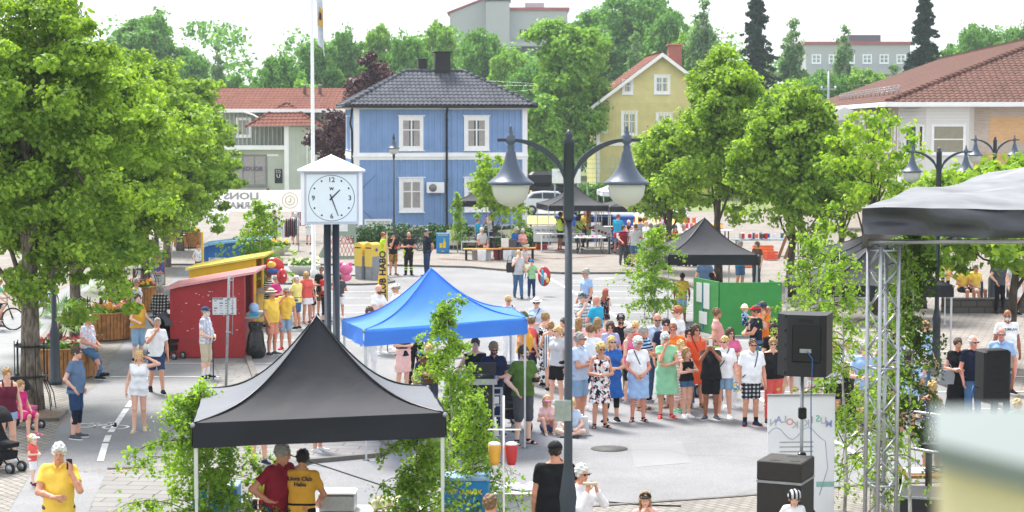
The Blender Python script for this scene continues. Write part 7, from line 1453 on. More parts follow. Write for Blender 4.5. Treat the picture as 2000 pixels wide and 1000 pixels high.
table('flea market table with colourful goods left of the lindens', G(1345, 478), 4.2, .8, .75, R(-20), m_ttop, m_blackm, fold=False);goods('toys', 'colourful toys and clothes heaped on the flea market table', G(1345, 478)+V3(0, 0, .76), 34, (1.9, .3), ['red', 'yellow', 'orange', 'white', 'pink', 'green', 'blue'], .3, 9);table('second flea market table behind the first one', G(1300, 466), 3.5, .8, .75, 0, m_ttop, m_blackm, fold=False);goods('toys', 'red and orange goods on the second flea market table', G(1300, 466)+V3(0, 0, .76), 26, (1.6, .3), ['red', 'orange', 'white', 'hotpink'], .35, 10)
o=thing('clothes_rack', 'clothes rail with white and black clothes under the banner', 'clothes rack', G(556, 490));b=MB();b.tube([(-.55, 0, 0), (-.55, 0, 1.6), (.65, 0, 1.6), (.65, 0, 0)], .02, 6);b.build('rail', m_galv, o);rg=random.Random(3)
for i in range(12):x=-.45+i*.09;c='white' if 1<i<6 else rg.choice(('black', 'dgrey', 'black', 'maroon'));MB().prism([(-.22, 0), (.22, 0), (.2, .75), (.04, .85), (-.04, .85), (-.2, .75)], -.02, .02, axis='X').build('garment', cloth(c), o, loc=(x, 0, .70+rg.uniform(-.1, .05)))
o=thing('dress_rack', 'rail with red and dark patterned dresses beside the clock', 'clothes rack', PY(590, 97));b=MB().tube([(-.5, 0, 0), (-.5, 0, 1.7), (.6, 0, 1.7), (.6, 0, 0)], .02, 6);b.build('rail', m_galv, o);[MB().prism([(-.2, 0), (.2, 0), (.16, .9), (-.16, .9)], -.03, .03, axis='X').build('garment', cloth(c), o, loc=(-.42+i*.12, 0, .75))for i, c in enumerate(('floral/burg/white', 'red', 'floral/black/white', 'burg', 'black', 'floral/maroon/rose', 'burg', 'red'))]
# ---- cycles
m_tyre=mat('tyre rubber', '#17171a', .8);m_spoke=mat('spoke steel', '#a6a8ab', .3, .8)
def bike(label, loc, rz, col='black', sc=1., group=None):
 o=thing('bicycle', label, 'bicycle', loc, rz, group);o.scale=(sc, )*3;fm=mat('cycle frame '+col, CC[col], .35, .2)
 for x in(-.52, .52):
  wv=MB();n=28;pts=[(x+.33*cos(2*pi*k/n), 0, .34+.33*sin(2*pi*k/n))for k in range(n+1)];wv.tube(pts, .020, 6, cap=False);w_=wv.build('wheel', m_tyre, o);b=MB()
  b.tube([(x+.305*cos(2*pi*k/n), 0, .34+.305*sin(2*pi*k/n))for k in range(n+1)], .008, 5, cap=False);[b.tube([(x, .0, .34), (x+.3*cos(a), 0, .34+.3*sin(a))], .0022, 3, cap=False)for a in[2*pi*k/18 for k in range(18)]];b.tube([(x, -.05, .34), (x, .05, .34)], .02, 8);b.build('rim', m_spoke, w_)
 b=MB();A, B, C_, D_=(-.52, 0, .34), (-.08, 0, .30), (-.22, 0, .82), (.36, 0, .80)
 for p, q in((A, B), (A, C_), (B, C_), (B, D_), (C_, D_)):b.tube([p, q], .017, 8)
 b.tube([(.36, 0, .84), (.40, 0, .68), (.50, -.05, .40), (.52, -.05, .34)], .014, 6);b.tube([(.40, 0, .68), (.50, .05, .40), (.52, .05, .34)], .014, 6);b.build('frame', fm, o)
 MB().tube([(-.22, 0, .8), (-.25, 0, .93)], .013, 6).build('seat_post', m_galv, o);MB().ell((-.25, 0, .95), (.13, .07, .03), 10).build('saddle', m_blackm, o)
 b=MB().tube([(.36, 0, .82), (.35, 0, .98)], .014, 6);b.tube([(.28, -.30, 1.0), (.38, -.15, .99), (.38, .15, .99), (.28, .30, 1.0)], .013, 6);b.build('handlebar', m_blackm, o)
 b=MB().tube([(-.08, -.05, .30), (.02, -.06, .18)], .010, 5);b.tube([(-.08, .05, .30), (-.18, .06, .42)], .010, 5);b.lathe([(.08, -.004), (.08, .004)], (0, 0, 0), 14, M=Matrix.Translation((-.08, -.05, .30))@Matrix.Rotation(pi/2, 4, 'X'));b.build('crank', m_blackm, o)
 return o
bike('black mountain bike ridden by the boy in green at the left edge', G(-8, 645), R(0), 'black', .95);bike('thin city bike ridden by the cyclist half hidden in the left linden', G(91, 617), R(78), 'turq');bike('old white tyred bicycle parked at the corner of the blue house', G(693, 477), R(115), 'dgrey');bike('dark bicycle parked behind the old bicycle at the house corner', PY(672, 97), R(70), 'black');bike('black bicycle with upright handlebar behind the men by the hedge', PY(797, 89.5), R(-8), 'black', 1.1)
# ---- strollers
def stroller(label, loc, rz, hood='dgrey', seat='black', sc=1.):
 o=thing('stroller', label, 'stroller', loc, rz, 'strollers');o.scale=(sc, )*3
 for x, y, r in((-.27, .30, .14), (.27, .30, .14), (-.14, -.42, .10), (.14, -.42, .10)):w_=MB().lathe([(r-.03, -.025), (r, -.02), (r, .02), (r-.03, .025)], (0, 0, 0), 20, M=Matrix.Translation((x, y, r))@Matrix.Rotation(pi/2, 4, 'Y')).build('wheel', m_tyre, o);MB().lathe([(r*.65, -.03), (r*.65, .03)], (0, 0, 0), 12, M=Matrix.Translation((x, y, r))@Matrix.Rotation(pi/2, 4, 'Y')).build('hub', m_galv, w_)
 b=MB()
 for s in(-.25, .25):b.tube([(s, .30, .14), (s*.9, -.05, .50), (s*.9, .50, 1.02)], .015, 6);b.tube([(s*.55, -.42, .12), (s*.8, -.05, .45), (s*.8, .1, .55)], .014, 6)
 b.tube([(-.225, .50, 1.02), (.225, .50, 1.02)], .018, 8);b.build('frame', m_blackm, o)
 MB().prism([(-.30, .42), (.02, .40), (.30, .95), (.20, 1.0), (-.05, .52), (-.32, .50)], -.20, .20, axis='X').build('seat', cloth(seat), o);MB().prism([(-.28, .22), (.28, .22), (.3, .36), (-.3, .36)], -.18, .18, axis='X').build('basket', cloth('black'), o)
 V=[];n=10;m_=8
 for i in range(n+1):
  a=-.35+1.75*i/n
  for j in range(m_+1):q=-1+2*j/m_;V.append((.21*q, .14-.36*math.sin(a)*(1-.12*q*q), .80+.34*math.cos(a)*(1-.10*q*q)-(.0 if i%3 else .012)))
 MB().add(V, [(i*(m_+1)+j, (i+1)*(m_+1)+j, (i+1)*(m_+1)+j+1, i*(m_+1)+j+1)for i in range(n)for j in range(m_)], 0, True).build('hood', cloth(hood), o, fixn=False);return o
stroller('black stroller with grey hood pushed by the woman in yellow', G(327, 700), R(52), 'dgrey');stroller('black three wheeled stroller by the woman in the dark red top', G(40, 838), R(75), 'black', 'pink', .9);stroller('black stroller cut off at the left edge near the toddler', G(-4, 920), R(60), 'black');stroller('large black stroller beside the man in the green shirt', G(996, 838), R(30), 'black', 'black', 1.1);stroller('stroller with olive hood behind the woman in white', G(1394, 775), R(150), 'olive');stroller('black and red stroller with white pattern behind the birch', G(1662, 830), R(60), 'floral/black/white', 'black', 1.1);stroller('black stroller behind the man in the turquoise shirt', G(1210, 487), R(70), 'black')
# ---- car and van
def car(label, loc, rz, col):
 o=thing('parked_car', label, 'car', loc, rz);L_, W=4.5, 1.78;pr=[(-2.25, .35), (-2.28, .75), (-2.15, .98), (-1.75, 1.05), (-1.35, 1.42), (-.6, 1.50), (.35, 1.46), (1.05, 1.02), (1.9, .90), (2.2, .72), (2.25, .35)];V=[];F=[];sec=[(-1, .0, .86), (-.94, 0, 1), (0, .02, 1.0), (.94, 0, 1), (1, 0, .86)]
 for q, dz, k in((-W/2, 0, 0), (W/2, 0, 0)):V+=[(x, q*(1-.14*max(0, z-.9)/.6), z)for x, z in pr]
 n=len(pr);F=[tuple(range(n)), tuple(range(2*n-1, n-1, -1))]+[(i, n+i, n+(i+1)%n, (i+1)%n)for i in range(n)];b=MB().add(V, F);b.build('body', mat('car paint '+col, '#c9cccf' if col=='white' else CC[col], .25, .1, var=.03), o);g=MB()
 for s in(-1, 1):
  y=s*(W/2*.955+.012)
  for pts in([(-1.62, 1.08), (-1.25, 1.36), (-.75, 1.42), (-.75, 1.06)], [(-.68, 1.06), (-.68, 1.43), (.05, 1.41), (.05, 1.04)], [(.12, 1.04), (.12, 1.40), (.32, 1.38), (.92, 1.02)]):MB().prism(pts, y-.012, y+.012, axis='Y').build('window', m_glass, o)
 for x in(-1.4, 1.4):
  for s in(-1, 1):w_=MB().lathe([(.22, -.11), (.32, -.10), (.32, .10), (.22, .11)], (0, 0, 0), 22, M=Matrix.Translation((x, s*(W/2-.06), .32))@Matrix.Rotation(pi/2, 4, 'X')).build('wheel', m_tyre, o);MB().lathe([(.2, -.115), (.2, .115)], (0, 0, 0), 10, M=Matrix.Translation((x, s*(W/2-.06), .32))@Matrix.Rotation(pi/2, 4, 'X')).build('rim', m_spoke, w_)
 for s in(-1, 1):MB().bbox(2.1, 2.24, s*.65-.18, s*.65+.18, .62, .78, .03).build('headlight', m_glassl, o);MB().bbox(-2.285, -2.2, s*.7-.12, s*.7+.12, .78, .98, .02).build('tail_light', cloth('red'), o)
 for x in(-.5, .4):
  MB().box(x, x+.16, -W/2-.02, -W/2+.01, .86, .88).build('door_handle', m_galv, o)
 return o
car('white estate car parked behind the recycling tent', PY(1080, 124), R(2), 'white')
o=thing('parked_van', 'dark pickup with its load under a black cover by the street', 'van', PY(1075, 133));MB().bbox(-1.7, 1.9, -.9, .9, .5, 1.55, .12).build('body', m_blackm, o);MB().bbox(-1.5, .2, -.85, .85, 1.55, 2.5, .2).build('cab', m_blackm, o);MB().bbox(.4, 1.8, -.85, .85, 1.55, 2.6, .1).build('cargo', mat('dark green plastic', '#26332e', .5), o);[MB().lathe([(.2, -.1), (.36, -.1), (.36, .1), (.2, .1)], (0, 0, 0), 18, M=Matrix.Translation((x, y, .36))@Matrix.Rotation(pi/2, 4, 'X')).build('wheel', m_tyre, o)for x in(-1.1, 1.2)for y in(-.85, .85)]
o=thing('road_sign', 'white road board with a dark seven above the white car', 'sign', PY(1106, 119));MB().bbox(-.88, .88, -.04, .04, 2.15, 3.05, .03).build('panel', mat('sign white', '#cfd8de', .4), o);text('lettering', 'Hovslagargatan', .17, m_ink, o, (0, -.05, 2.85));text('lettering', '7', .5, m_ink, o, (-.12, -.05, 2.5), bold=.01);text('lettering', 'EK', .16, m_ink, o, (.2, -.05, 2.42));[MB().tube([(x, .02, 0), (x, .02, 2.2)], .04, 8).build('post', m_galv, o)for x in(-.7, .7)]
for k, (px, Yv, L_, lab)in enumerate(((1080, 96, 3.2, 'low brown raised bed frame left of the centre lamp'), )):o=thing('raised_bed', lab, 'raised bed', PY(px, Yv));MB().box(-L_/2, L_/2, -.5, .5, .25, .55).build('frame', mat('old board', '#8a5f3c'), o)
tag(MB().add([PY(1030, 112, 0)+V3(0, 0, .03), PY(1335, 112, 0)+V3(0, 0, .03), PY(1335, 121, 0)+V3(0, 0, .03), PY(1030, 121, 0)+V3(0, 0, .03)], [(0, 1, 2, 3)]).build('lawn', speckle('dry lawn', '#9c9350', '#b8ae68', sc=20, big=.3, patch=.25)), kind='structure')
tag(MB().add([PY(900, 121.3, 0)+V3(0, 0, .02), PY(1345, 121.3, 0)+V3(0, 0, .02), PY(1345, 137, 0)+V3(0, 0, .02), PY(900, 137, 0)+V3(0, 0, .02)], [(0, 1, 2, 3)]).build('back_street', m_road), kind='structure')
o=thing('wire_fence', 'pale wire fence in front of the hedge between the houses', 'fence', PY(1040, 146));b=MB();[b.tube([(x*1.2, 0, 0), (x*1.2, 0, 3.2)], .03, 5)for x in range(8)];[b.tube([(0, 0, .3+.35*k), (8.4, 0, .3+.35*k)], .014, 4)for k in range(9)];[b.tube([(x*.3, 0, .2), (x*.3, 0, 3.1)], .008, 3)for x in range(28)];b.build('mesh', mat('pale green wire', '#9db3aa', .5), o)
# ---- trash bag, food tables, dispensers, cases
p=G(500, 700);o=thing('trash_bag', 'full black plastic trash bag on a stand beside the red booth', 'trash bag', p);prof=[(.14, 0), (.20, .05), (.24, .2), (.22, .4), (.18, .6), (.15, .72), (.17, .80), (.17, .90)];b=MB().lathe(prof, (0, 0, 0), 22);b.v=[(x*(1+.12*math.sin(9*math.atan2(y, x)+z*9)), y*(1+.12*math.sin(7*math.atan2(y, x)-z*11)), z+.02*math.sin(5*math.atan2(y, x))*(z>.5))for x, y, z in b.v];b.build('bag', mat('glossy black plastic', '#0e0f12', .18, bump=1, bscale=9), o);MB().lathe([(.15, .86), (.18, .87), (.18, .92), (.15, .92)], (0, 0, 0), 14).build('ring', m_blackm, o)
o=thing('water_bowl', 'blue ball shaped dispenser on the red booth counter', 'dispenser', G(481, 701)+V3(.15, .4, 1.05));MB().ell((0, 0, .2), (.13, .13, .14), 12).build('tank', cloth('sky'), o);MB().box(-.1, .1, -.1, .1, 0, .08).build('base', cloth('turq'), o)
m_tc=mat('white table cloth', '#d6d6d8', .7, var=.04, bump=.4, bscale=4)
def ctable(label, loc, L_, W, h, rz=0):
 o=thing('table', label, 'table', loc, rz);MB().bbox(-L_/2, L_/2, -W/2, W/2, h-.04, h-.006, .01).build('table_top', m_ttop, o);[MB().box(x-.02, x+.02, y-.02, y+.02, 0, h-.04).build('leg', m_blackm, o)for x in(-L_/2+.1, L_/2-.1)for y in(-W/2+.08, W/2-.08)]
 V=[];n=60;per=[(-L_/2-.01, -W/2-.01), (L_/2+.01, -W/2-.01), (L_/2+.01, W/2+.01), (-L_/2-.01, W/2+.01)];P=[]
 for k in range(4):P+=[Vector(per[k]).lerp(Vector(per[(k+1)%4]), i/15)for i in range(15)]
 for zz, ex in((h, 0), (h-.2, .02), (h-.45, .05)):V+=[(p.x*(1+ex*.6)+(ex*.5*math.sin(k*1.9)), p.y*(1+ex)+ex*.5*math.sin(k*1.3), zz)for k, p in enumerate(P)]
 b=MB().add(V, [(r*60+k, r*60+(k+1)%60, (r+1)*60+(k+1)%60, (r+1)*60+k)for r in range(2)for k in range(60)]+[tuple(range(60))], 0, True);c_=b.build('cloth_cover', m_tc, None, fixn=False);c_.name='tablecloth';c_.location=loc;c_.rotation_euler=(0, 0, rz);tag(c_, 'white cloth draped over the '+label, 'tablecloth');return o
p1=V3(-2.55, 25.75, 0);ctable('food table under the large black tent', p1, 2.7, .7, .80);T1=.805
goods('soda_cans', 'red black and white soda cans in rows on the left of the food table', p1+V3(-.62, -.1, T1), 30, (.42, .2), ['red', 'black', 'white', 'red', 'dgrey'], .13, 12, cat='cans', shape='can');goods('yellow_cans', 'tall stack of yellow snack tubes behind the soda cans', p1+V3(-.72, .2, T1), 12, (.10, .06), ['mustard'], .28, 13, cat='cans', shape='can');goods('bread_buns', 'pile of buns in plastic bags on the right of the food table', p1+V3(.95, 0, T1), 18, (.28, .2), ['sand', 'cream', 'beige'], .16, 14, cat='bread', shape='ell')
o=thing('hot_plate', 'stainless steel sausage warmer with white cloths in the middle of the food table', 'warmer', p1+V3(.22, 0, T1));MB().bbox(-.24, .24, -.2, .2, 0, .22, .01).build('tank', m_alu, o);MB().bbox(-.25, .25, -.2, .2, .225, .26, .02).build('lid_cloth', m_tc, o)
o=thing('lunch_box', 'white box with a blue lid at the right end of the food table', 'box', p1+V3(1.12, -.22, T1));MB().bbox(-.11, .11, -.1, .1, 0, .16, .01).build('tub', m_white, o);MB().bbox(-.07, .07, -.08, .08, .16, .20, .01).build('lid', cloth('blue'), o)
p2=PY(992, 27.2);ctable('narrow serving table behind the man in the black shirt', p2, 1.1, .7, .80);goods('napkins', 'white napkins and paper cups on the narrow serving table', p2+V3(0, 0, .81), 18, (.45, .25), ['white', 'lgrey', 'white'], .06, 15);
for px, c, lab, yy in((966, 'mustard', 'yellow mustard dispenser with white nozzle hanging among birch leaves', 895), (999, 'red', 'red ketchup dispenser with white nozzle hanging on a thin pole', 895)):
 q=DP(px, yy, 24.2);o=thing('sauce_dispenser', lab, 'dispenser', q, 0, 'sauce dispensers');MB().lathe([(.05, -.08), (.062, -.04), (.085, .16), (.08, .17)], (0, 0, 0), 16).build('bottle', mat('sauce '+c, CC[c], .25), o);MB().lathe([(.012, -.22), (.022, -.13), (.035, -.125), (.035, -.085), (.03, -.08)][::1], (0, 0, 0), 12).build('nozzle', m_white, o);MB().ell((0, 0, .18), (.08, .08, .03), 10).build('lid', cloth('white'), o)
o=thing('dispenser_rack', 'thin white pole rack holding the sauce dispensers', 'rack', PY(984, 24.25));MB().tube([(0, 0, 0), (0, 0, 2.55)], .012, 8).build('pole', m_white, o);MB().tube([(-.2, 0, 2.12), (.22, 0, 2.12)], .010, 6).build('crossbar', m_white, o)
o=thing('recycling_bin', 'blue recycling box with yellow lettering near the bottom edge', 'recycling bin', PY(913, 26.0), R(-3));MB().bbox(-.30, .30, -.22, .22, 0, 1.18, .01).build('case', m_rb, o);MB().bbox(-.31, .31, -.23, .23, 1.18, 1.23, .01).build('lid', cloth('sky'), o);text('lettering', 'PET O BURK', .085, m_ry, o, (-.02, -.226, 1.03), bold=.003)
o=thing('recycling_bin', 'blue recycling box behind the left leg of the large black tent', 'recycling bin', PY(425, 25.9));MB().bbox(-.3, .3, -.2, .2, 0, 1.08, .01).build('case', m_rb, o);MB().bbox(-.31, .31, -.21, .21, 1.08, 1.13, .01).build('lid', cloth('sky'), o)
o=thing('black_box', 'black case between the birch and the right leg of the black tent', 'box', PY(805, 26.5));MB().bbox(-.17, .17, -.15, .15, 0, 1.12, .02).build('case', m_spk, o)
for(px, py, w_, h_, lab)in((905, 882, .62, .95, 'black road case with silver edges left of the lift stand'), (935, 880, .5, 1.25, 'taller black road case with silver edges by the stroller')):
 o=thing('road_case', lab, 'case', G(px, py), R(5), 'road cases under the blue tent');MB().bbox(-w_/2, w_/2, -.25, .25, .08, h_, .01).build('case', m_spk, o);b=MB();[b.box(x-.015, x+.015, y-.015, y+.015, .06, h_+.02)for x in(-w_/2, w_/2)for y in(-.25, .25)];[b.box(-w_/2, w_/2, -.268, -.252, z, z+.03)for z in(.06, h_-.01)];b.build('metal_edge', m_alu, o)
o=thing('mixing_desk', 'white edged mixing desk standing on the road cases', 'mixer', G(920, 885)+V3(0, 0, 1.27));MB().cbox((0, 0, .06), .95, .5, .1).build('desk', m_alu, o);MB().cbox((0, 0, .125), .85, .42, .02).build('panel', m_blackm, o);MB().cbox((.2, .2, .25), .5, .05, .2).build('screen', m_spk, o)
o=thing('lift_stand', 'silver ladder like lift stand right of the road cases', 'stand', G(967, 872), R(8));b=MB();[b.box(x-.02, x+.02, -.03, .03, 0, 1.1)for x in(-.12, .12)];[b.box(-.12, .12, -.02, .02, z, z+.03)for z in(.15, .35, .55, .75, .95, 1.07)];b.build('frame', m_alu, o);[MB().box(-.07, .07, -.035, -.03, z, z+.13).build('label_plate', m_white, o)for z in(.2, .8)];MB().tube([(-.25, 0, .03), (.3, 0, .03)], .025, 6).build('foot', m_alu, o)
for px, py, lab in((1137, 850, 'white plastic carrier bag beside the sitting children'), (1128, 846, 'second white bag leaning behind the carrier bag')):
 o=tag(MB().prism([(-.13, 0), (.14, 0), (.10, .36), (-.10, .36)], -.06, .06, axis='Y').build('carrier_bag', mat('bag plastic', '#cfcdd2', .4, bump=.6, bscale=9)), lab, 'bag');o.location=G(px, py)
tag(MB().tube([G(560, 900)+V3(0, 0, .12), G(640, 915)+V3(0, 0, .02), G(760, 955)+V3(0, 0, .02), G(830, 985)+V3(0, 0, .02)], .012, 5).build('cable', m_blackm), 'black cable lying across the asphalt behind the food table', 'cable')
tag(MB().tube([G(1185, 984)+V3(0, 0, .03), G(1260, 990)+V3(0, 0, .03), G(1330, 992)+V3(0, 0, .03)], .012, 5).build('cable', m_blackm), 'dark cable on the paving above the child in the black cap', 'cable')
o=thing('low_wall', 'low dark stone wall at the foot of the brick building', 'wall', G(1845, 612));MB().box(0, 6, 0, .5, 0, .45).build('wall', brickmat('dark stone', '#55504c', '#3f3b38', '#2b2826', .5, .2, .08, wall='x'), o)
for px, py, r, h, lab in((1917, 600, .045, .8, 'slim dark bollard under the low linden'), (1937, 600, .13, .95, 'dark litter bin under the low linden'), (1968, 603, .05, .9, 'dark bollard right of the litter bin')):o=tag(MB().lathe([(r*1.2, 0), (r, .05), (r, h), (r*.5, h+.05)], (0, 0, 0), 14).build('litter_bin' if 'litter' in lab else 'bollard', m_dkpole), lab, 'litter bin' if 'litter' in lab else 'bollard');o.location=G(px, py)
m_bal=mat('red foil', '#b3202c', .15, .3, var=.1)
def balloon(label, p, parts):
 o=thing('foil_balloon', label, 'balloon', p);
 for(nm, c, r, col)in parts:MB().ell(c, r, 16).build(nm, mat('foil '+col, CC[col], .18, .2), o)
balloon('red foil balloon cluster with yellow and blue patches above the crowd', DP(535, 520, 56), [('body', (0, 0, 0), (.30, .16, .26), 'red'), ('patch', (-.05, -.12, .05), (.15, .06, .10), 'yellow'), ('patch', (-.02, -.1, -.12), (.18, .08, .10), 'blue'), ('tail', (.15, .05, -.25), (.16, .1, .2), 'red')])
balloon('shiny red fish shaped balloon with a white eye', DP(551, 540, 55), [('body', (0, 0, 0), (.15, .12, .22), 'red'), ('eye', (.07, -.1, .03), (.03, .02, .03), 'white')])
balloon('pink round balloon with small ears held behind the clock posts', DP(675, 527, 57), [('body', (0, 0, .02), (.21, .14, .17), 'pink'), ('ear', (-.13, 0, .17), (.06, .05, .07), 'pink'), ('ear', (.14, 0, .17), (.06, .05, .07), 'pink'), ('belly', (.02, 0, -.22), (.16, .11, .12), 'pink')])
balloon('hot pink balloon beside the man in the turquoise shirt', DP(1222, 457, 84), [('body', (0, 0, 0), (.30, .2, .17), 'hotpink')])
balloon('red and turquoise inflatable ring carried by the boy in green', DP(1063, 540, 66.2), [('body', (0, 0, 0), (.22, .10, .34), 'red'), ('stripe', (-.06, -.06, -.02), (.07, .07, .27), 'turq'), ('patch', (.10, -.07, -.12), (.06, .05, .1), 'yellow'), ('hole', (.02, -.09, .02), (.07, .03, .12), 'white')])
# ---------------------------------------------------------------- the people
P=person;Q={}
F=dict(sex='f')
Q['skirt']=P(150, 675, 857, 80, 'woman in grey blue tee and denim skirt over dark leggings by the bicycle marking', 'tee:steel', 'shorts:djeans', 'sneaker:dgrey', 'short:brown', glasses='clear', arms=('pocket', 'pocket'), over='leggings:dnavy', g=1.1, **F)
P(272, 683, 843, 5, 'girl in white top and shorts with one hand behind her head', 'sleeveless:white', 'hot:white', 'sandal:sand', 'long:blond', arms=('down', 'up'), legs='step', **F)
P(306, 618, 768, 22, 'man in white polo and dark denim shorts holding a hand to his mouth', 'polo:white', 'shorts:djeans', 'sneaker:black', 'crop:grey', 't', ('mouth', 'down'), 'walk')
Q['cane']=P(403, 598, 740, 72, 'old man in blue cap and khaki trousers leaning on a cane', 'shirt:plaid/lav/white/lgrey', 'knee:sand', 'sneaker:dnavy', 'fringe:grey', 'p', 'clasp', hat='cap:djeans', beard='white', socks='white:l', g=1.15)
P(270, 573, 706, 48, 'woman in mustard tee and cropped jeans pushing the grey hooded stroller', 'tee:mustard', 'knee:ljeans', 'sneaker:black', 'pony:brown', 'p', 'push', g=1.15, **F)
P(266, 543, None, 65, 'grey haired woman in sunglasses and patterned tank top by the planter', 'sleeveless:floral/lgrey/steel/white', 'pants:jeans', 'sneaker:white', 'crop:grey', 't', 'behind', glasses='sun', H=1.7, **F)
P(312, 557, None, 178, 'person in dark checked long sleeved shirt seen from behind beside the red booth', 'long:plaid/dgrey/lgrey/black', 'pants:djeans', 'sneaker:black', 'curly:grey', arms='hold', H=1.66, lean=12, g=1.1, **F)
P(172, 618, 742, 68, 'old man in flowered shirt and denim shorts sitting on the planter rim', 'shirt:floral/pale/rose/white', 'knee:jeans', 'sneaker:black', 'short:white', 't', 'lap', 'perch', glasses='clear', socks='jeans:l', H=1.72, g=1.2)
P(12, 718, None, 20, 'woman in wine red tank top and pale denim shorts at the left edge', 'tank:maroon', 'hot:ljeans', 'sneaker:white', 'pony:dblond', 'f', 'down', H=1.66, **F)
P(40, 716, 850, 60, 'girl in hot pink dress riding on the stroller at the left edge', 'dress:hotpink', None, 'sandal:pink', 'pony:dblond', 'f', 'lap', 'sit', H=1.3, z0=.25, **F)
P(65, 850, 948, 62, 'toddler in white cap, coral shirt and white shorts', 'tee:coral', 'shorts:white', 'sneaker:maroon', 'short:blond', 'p', 'hold', 'step', hat='cap:white')
Q['lion']=P(112, 866, None, 8, 'white haired man in yellow polo talking on a phone at the bottom left', 'polo:yellow', 'pants:dgrey', None, 'short:white', 't', ('hug', 'ear'), H=1.82, g=1.12, head=(8, 4))
P(4, 556, 655, 88, 'boy in green shirt and red patterned helmet riding at the left edge', 'tee:mint', 'shorts:navy', 'sneaker:dgrey', 'short:brown', 'f', 'bike', 'bike', hat='helmet:floral/green/red/red', H=1.5, lean=18, pos=G(-12, 645))
P(91, 500, 617, 168, 'cyclist in dark shorts half hidden behind the leaves of the big linden', 'tee:sky', 'shorts:black', 'sneaker:white', 'short:brown', 't', 'bike', 'bike', H=1.75, lean=14, pos=G(89, 619))
P(387, 480, None, 30, 'small child in white shirt near the blue booth', 'tee:dots/white/black', 'shorts:navy', 'sneaker:white', 'short:copper', 'p', H=1.2)
P(532, 563, 694, 55, 'man in straw hat and yellow polo with pink shorts beside the trash bag', 'polo:yellow', 'shorts:skinred', 'sneaker:dgrey', 'short:grey', 't', ('loose', 'down'), hat='hat:sand', g=1.25)
P(558, 560, 684, 3, 'man in sunglasses and yellow polo drinking, pale denim shorts and red shoes', 'polo:yellow', 'shorts:ljeans', 'sneaker:red', 'crop:grey', 't', ('mouth', 'down'), glasses='sun')
P(539, 538, 645, 62, 'short haired woman in magenta tee and white cropped trousers', 'tee:hotpink', 'capri:white', 'sandal:black', 'short:grey', 'f', 'cross', g=1.15, **F)
P(524, 528, None, -80, 'brown haired woman in striped top by the booth counter', 'tee:stripe/white/navy', 'pants:navy', 'sneaker:black', 'bob:lbrown', 'f', 'hold', H=1.66, **F)
P(508, 525, None, 70, 'boy in dark shirt at the booth counter beside the balloons', 'tee:black', 'shorts:navy', 'sneaker:black', 'short:dblond', H=1.55)
P(580, 537, 643, -115, 'man in pale yellow shirt and jeans shorts turned away, arms folded', 'polo:pyellow', 'shorts:jeans', 'sneaker:black', 'crop:white', 't', 'cross', glasses='sun', over='belt:black')
P(600, 530, 632, 35, 'blonde woman in coral blouse and white skirt', 'loose:coral', 'miniskirt:white', 'leather:red', 'long:blond', 't', 'down', glasses='sun', **F)
P(611, 552, 622, 62, 'little girl in pink cap and dark sports dress', 'sleeveless:dnavy', 'miniskirt:dnavy', 'sneaker:hotpink', 'pony:blond', 'f', ('hold', 'hold'), hat='cap:rose', **F)
P(628, 520, 618, 25, 'man in sunglasses and black tee behind the man in red', 'tee:black', 'shorts:brown', 'sneaker:black', 'crop:dark', 't', 'hold', glasses='sun')
P(636, 530, 630, 58, 'white haired person in red shirt with a white strap beside the clock posts', 'polo:red', 'capri:black', 'sneaker:black', 'short:white', 'f', 'cross', strap='L:white', glasses='clear')
P(664, 535, 622, 178, 'person in dark tee and white shorts behind the clock posts, holding the pink balloon', 'tee:dgrey', 'shorts:white', 'sneaker:white', 'short:dark', 't', 'hold')
P(738, 556, None, 55, 'bald bearded man in white polo with folded arms', 'polo:white', 'pants:white', 'sneaker:white', 'none:brown', 'f', 'cross', beard='brown', H=1.8)
P(774, 554, None, -70, 'man in white cap and sunglasses beside the yellow beach flag', 'polo:white', 'pants:sand', 'sneaker:white', 'short:grey', 't', 'cross', hat='cap:white', glasses='sun', H=1.74)
Q['wp']=P(722, 640, 742, 20, 'person in white trousers with a black bag under the blue tent', 'tee:white', 'pants:white', 'sneaker:white', 'bob:brown', 'f', 'down', H=1.7, pos=G(722, 742), **F)
P(787, 0, 768, 35, 'woman in dark tee and pale pink skirt under the blue tent', 'tee:dnavy', 'skirt:blush', 'sneaker:white', 'pony:brown', 'f', 'hold', H=1.68, **F)
P(812, 0, 756, 10, 'person dressed all in black under the blue tent', 'tee:black', 'pants:black', 'sneaker:black', 'short:dark', H=1.75)
P(823, 684, None, 70, 'boy in bright blue cap under the blue tent', 'tee:navy', 'pants:jeans', 'sneaker:black', 'short:dark', 't', 'reach', hat='cap:blue', H=1.42)
P(840, 673, None, 10, 'blond person beside the boy in the blue cap', 'tee:brown', 'pants:dgrey', 'sneaker:black', 'bob:blond', 'r', 'hold', H=1.55, **F)
P(813, 733, None, 150, 'curly blond child behind the large black tent', 'tee:white', 'shorts:jeans', 'sneaker:white', 'curly:blond', H=1.1)
P(928, 0, 838, 20, 'person in black top behind the tall birch', 'sleeveless:black', 'shorts:black', 'sneaker:black', 'short:brown', 'f', 'down', H=1.78)
P(965, 668, None, 14, 'man in sunglasses and dark blue shirt beside the black stroller', 'shirt:dots/navy/dnavy', 'pants:djeans', 'sneaker:black', 'short:dblond', 't', 'hold', glasses='sun', beard='brown', H=1.8, head=(0, 14))
Q['photog']=P(1022, 672, 868, 28, 'bearded man in green tee and black knee shorts holding a camera', 'tee:olive', 'knee:dgrey', 'sandal:black', 'short:brown', 'p', ('pocket', 'hold'), beard='brown', glasses='clear', H=1.84, g=1.2)
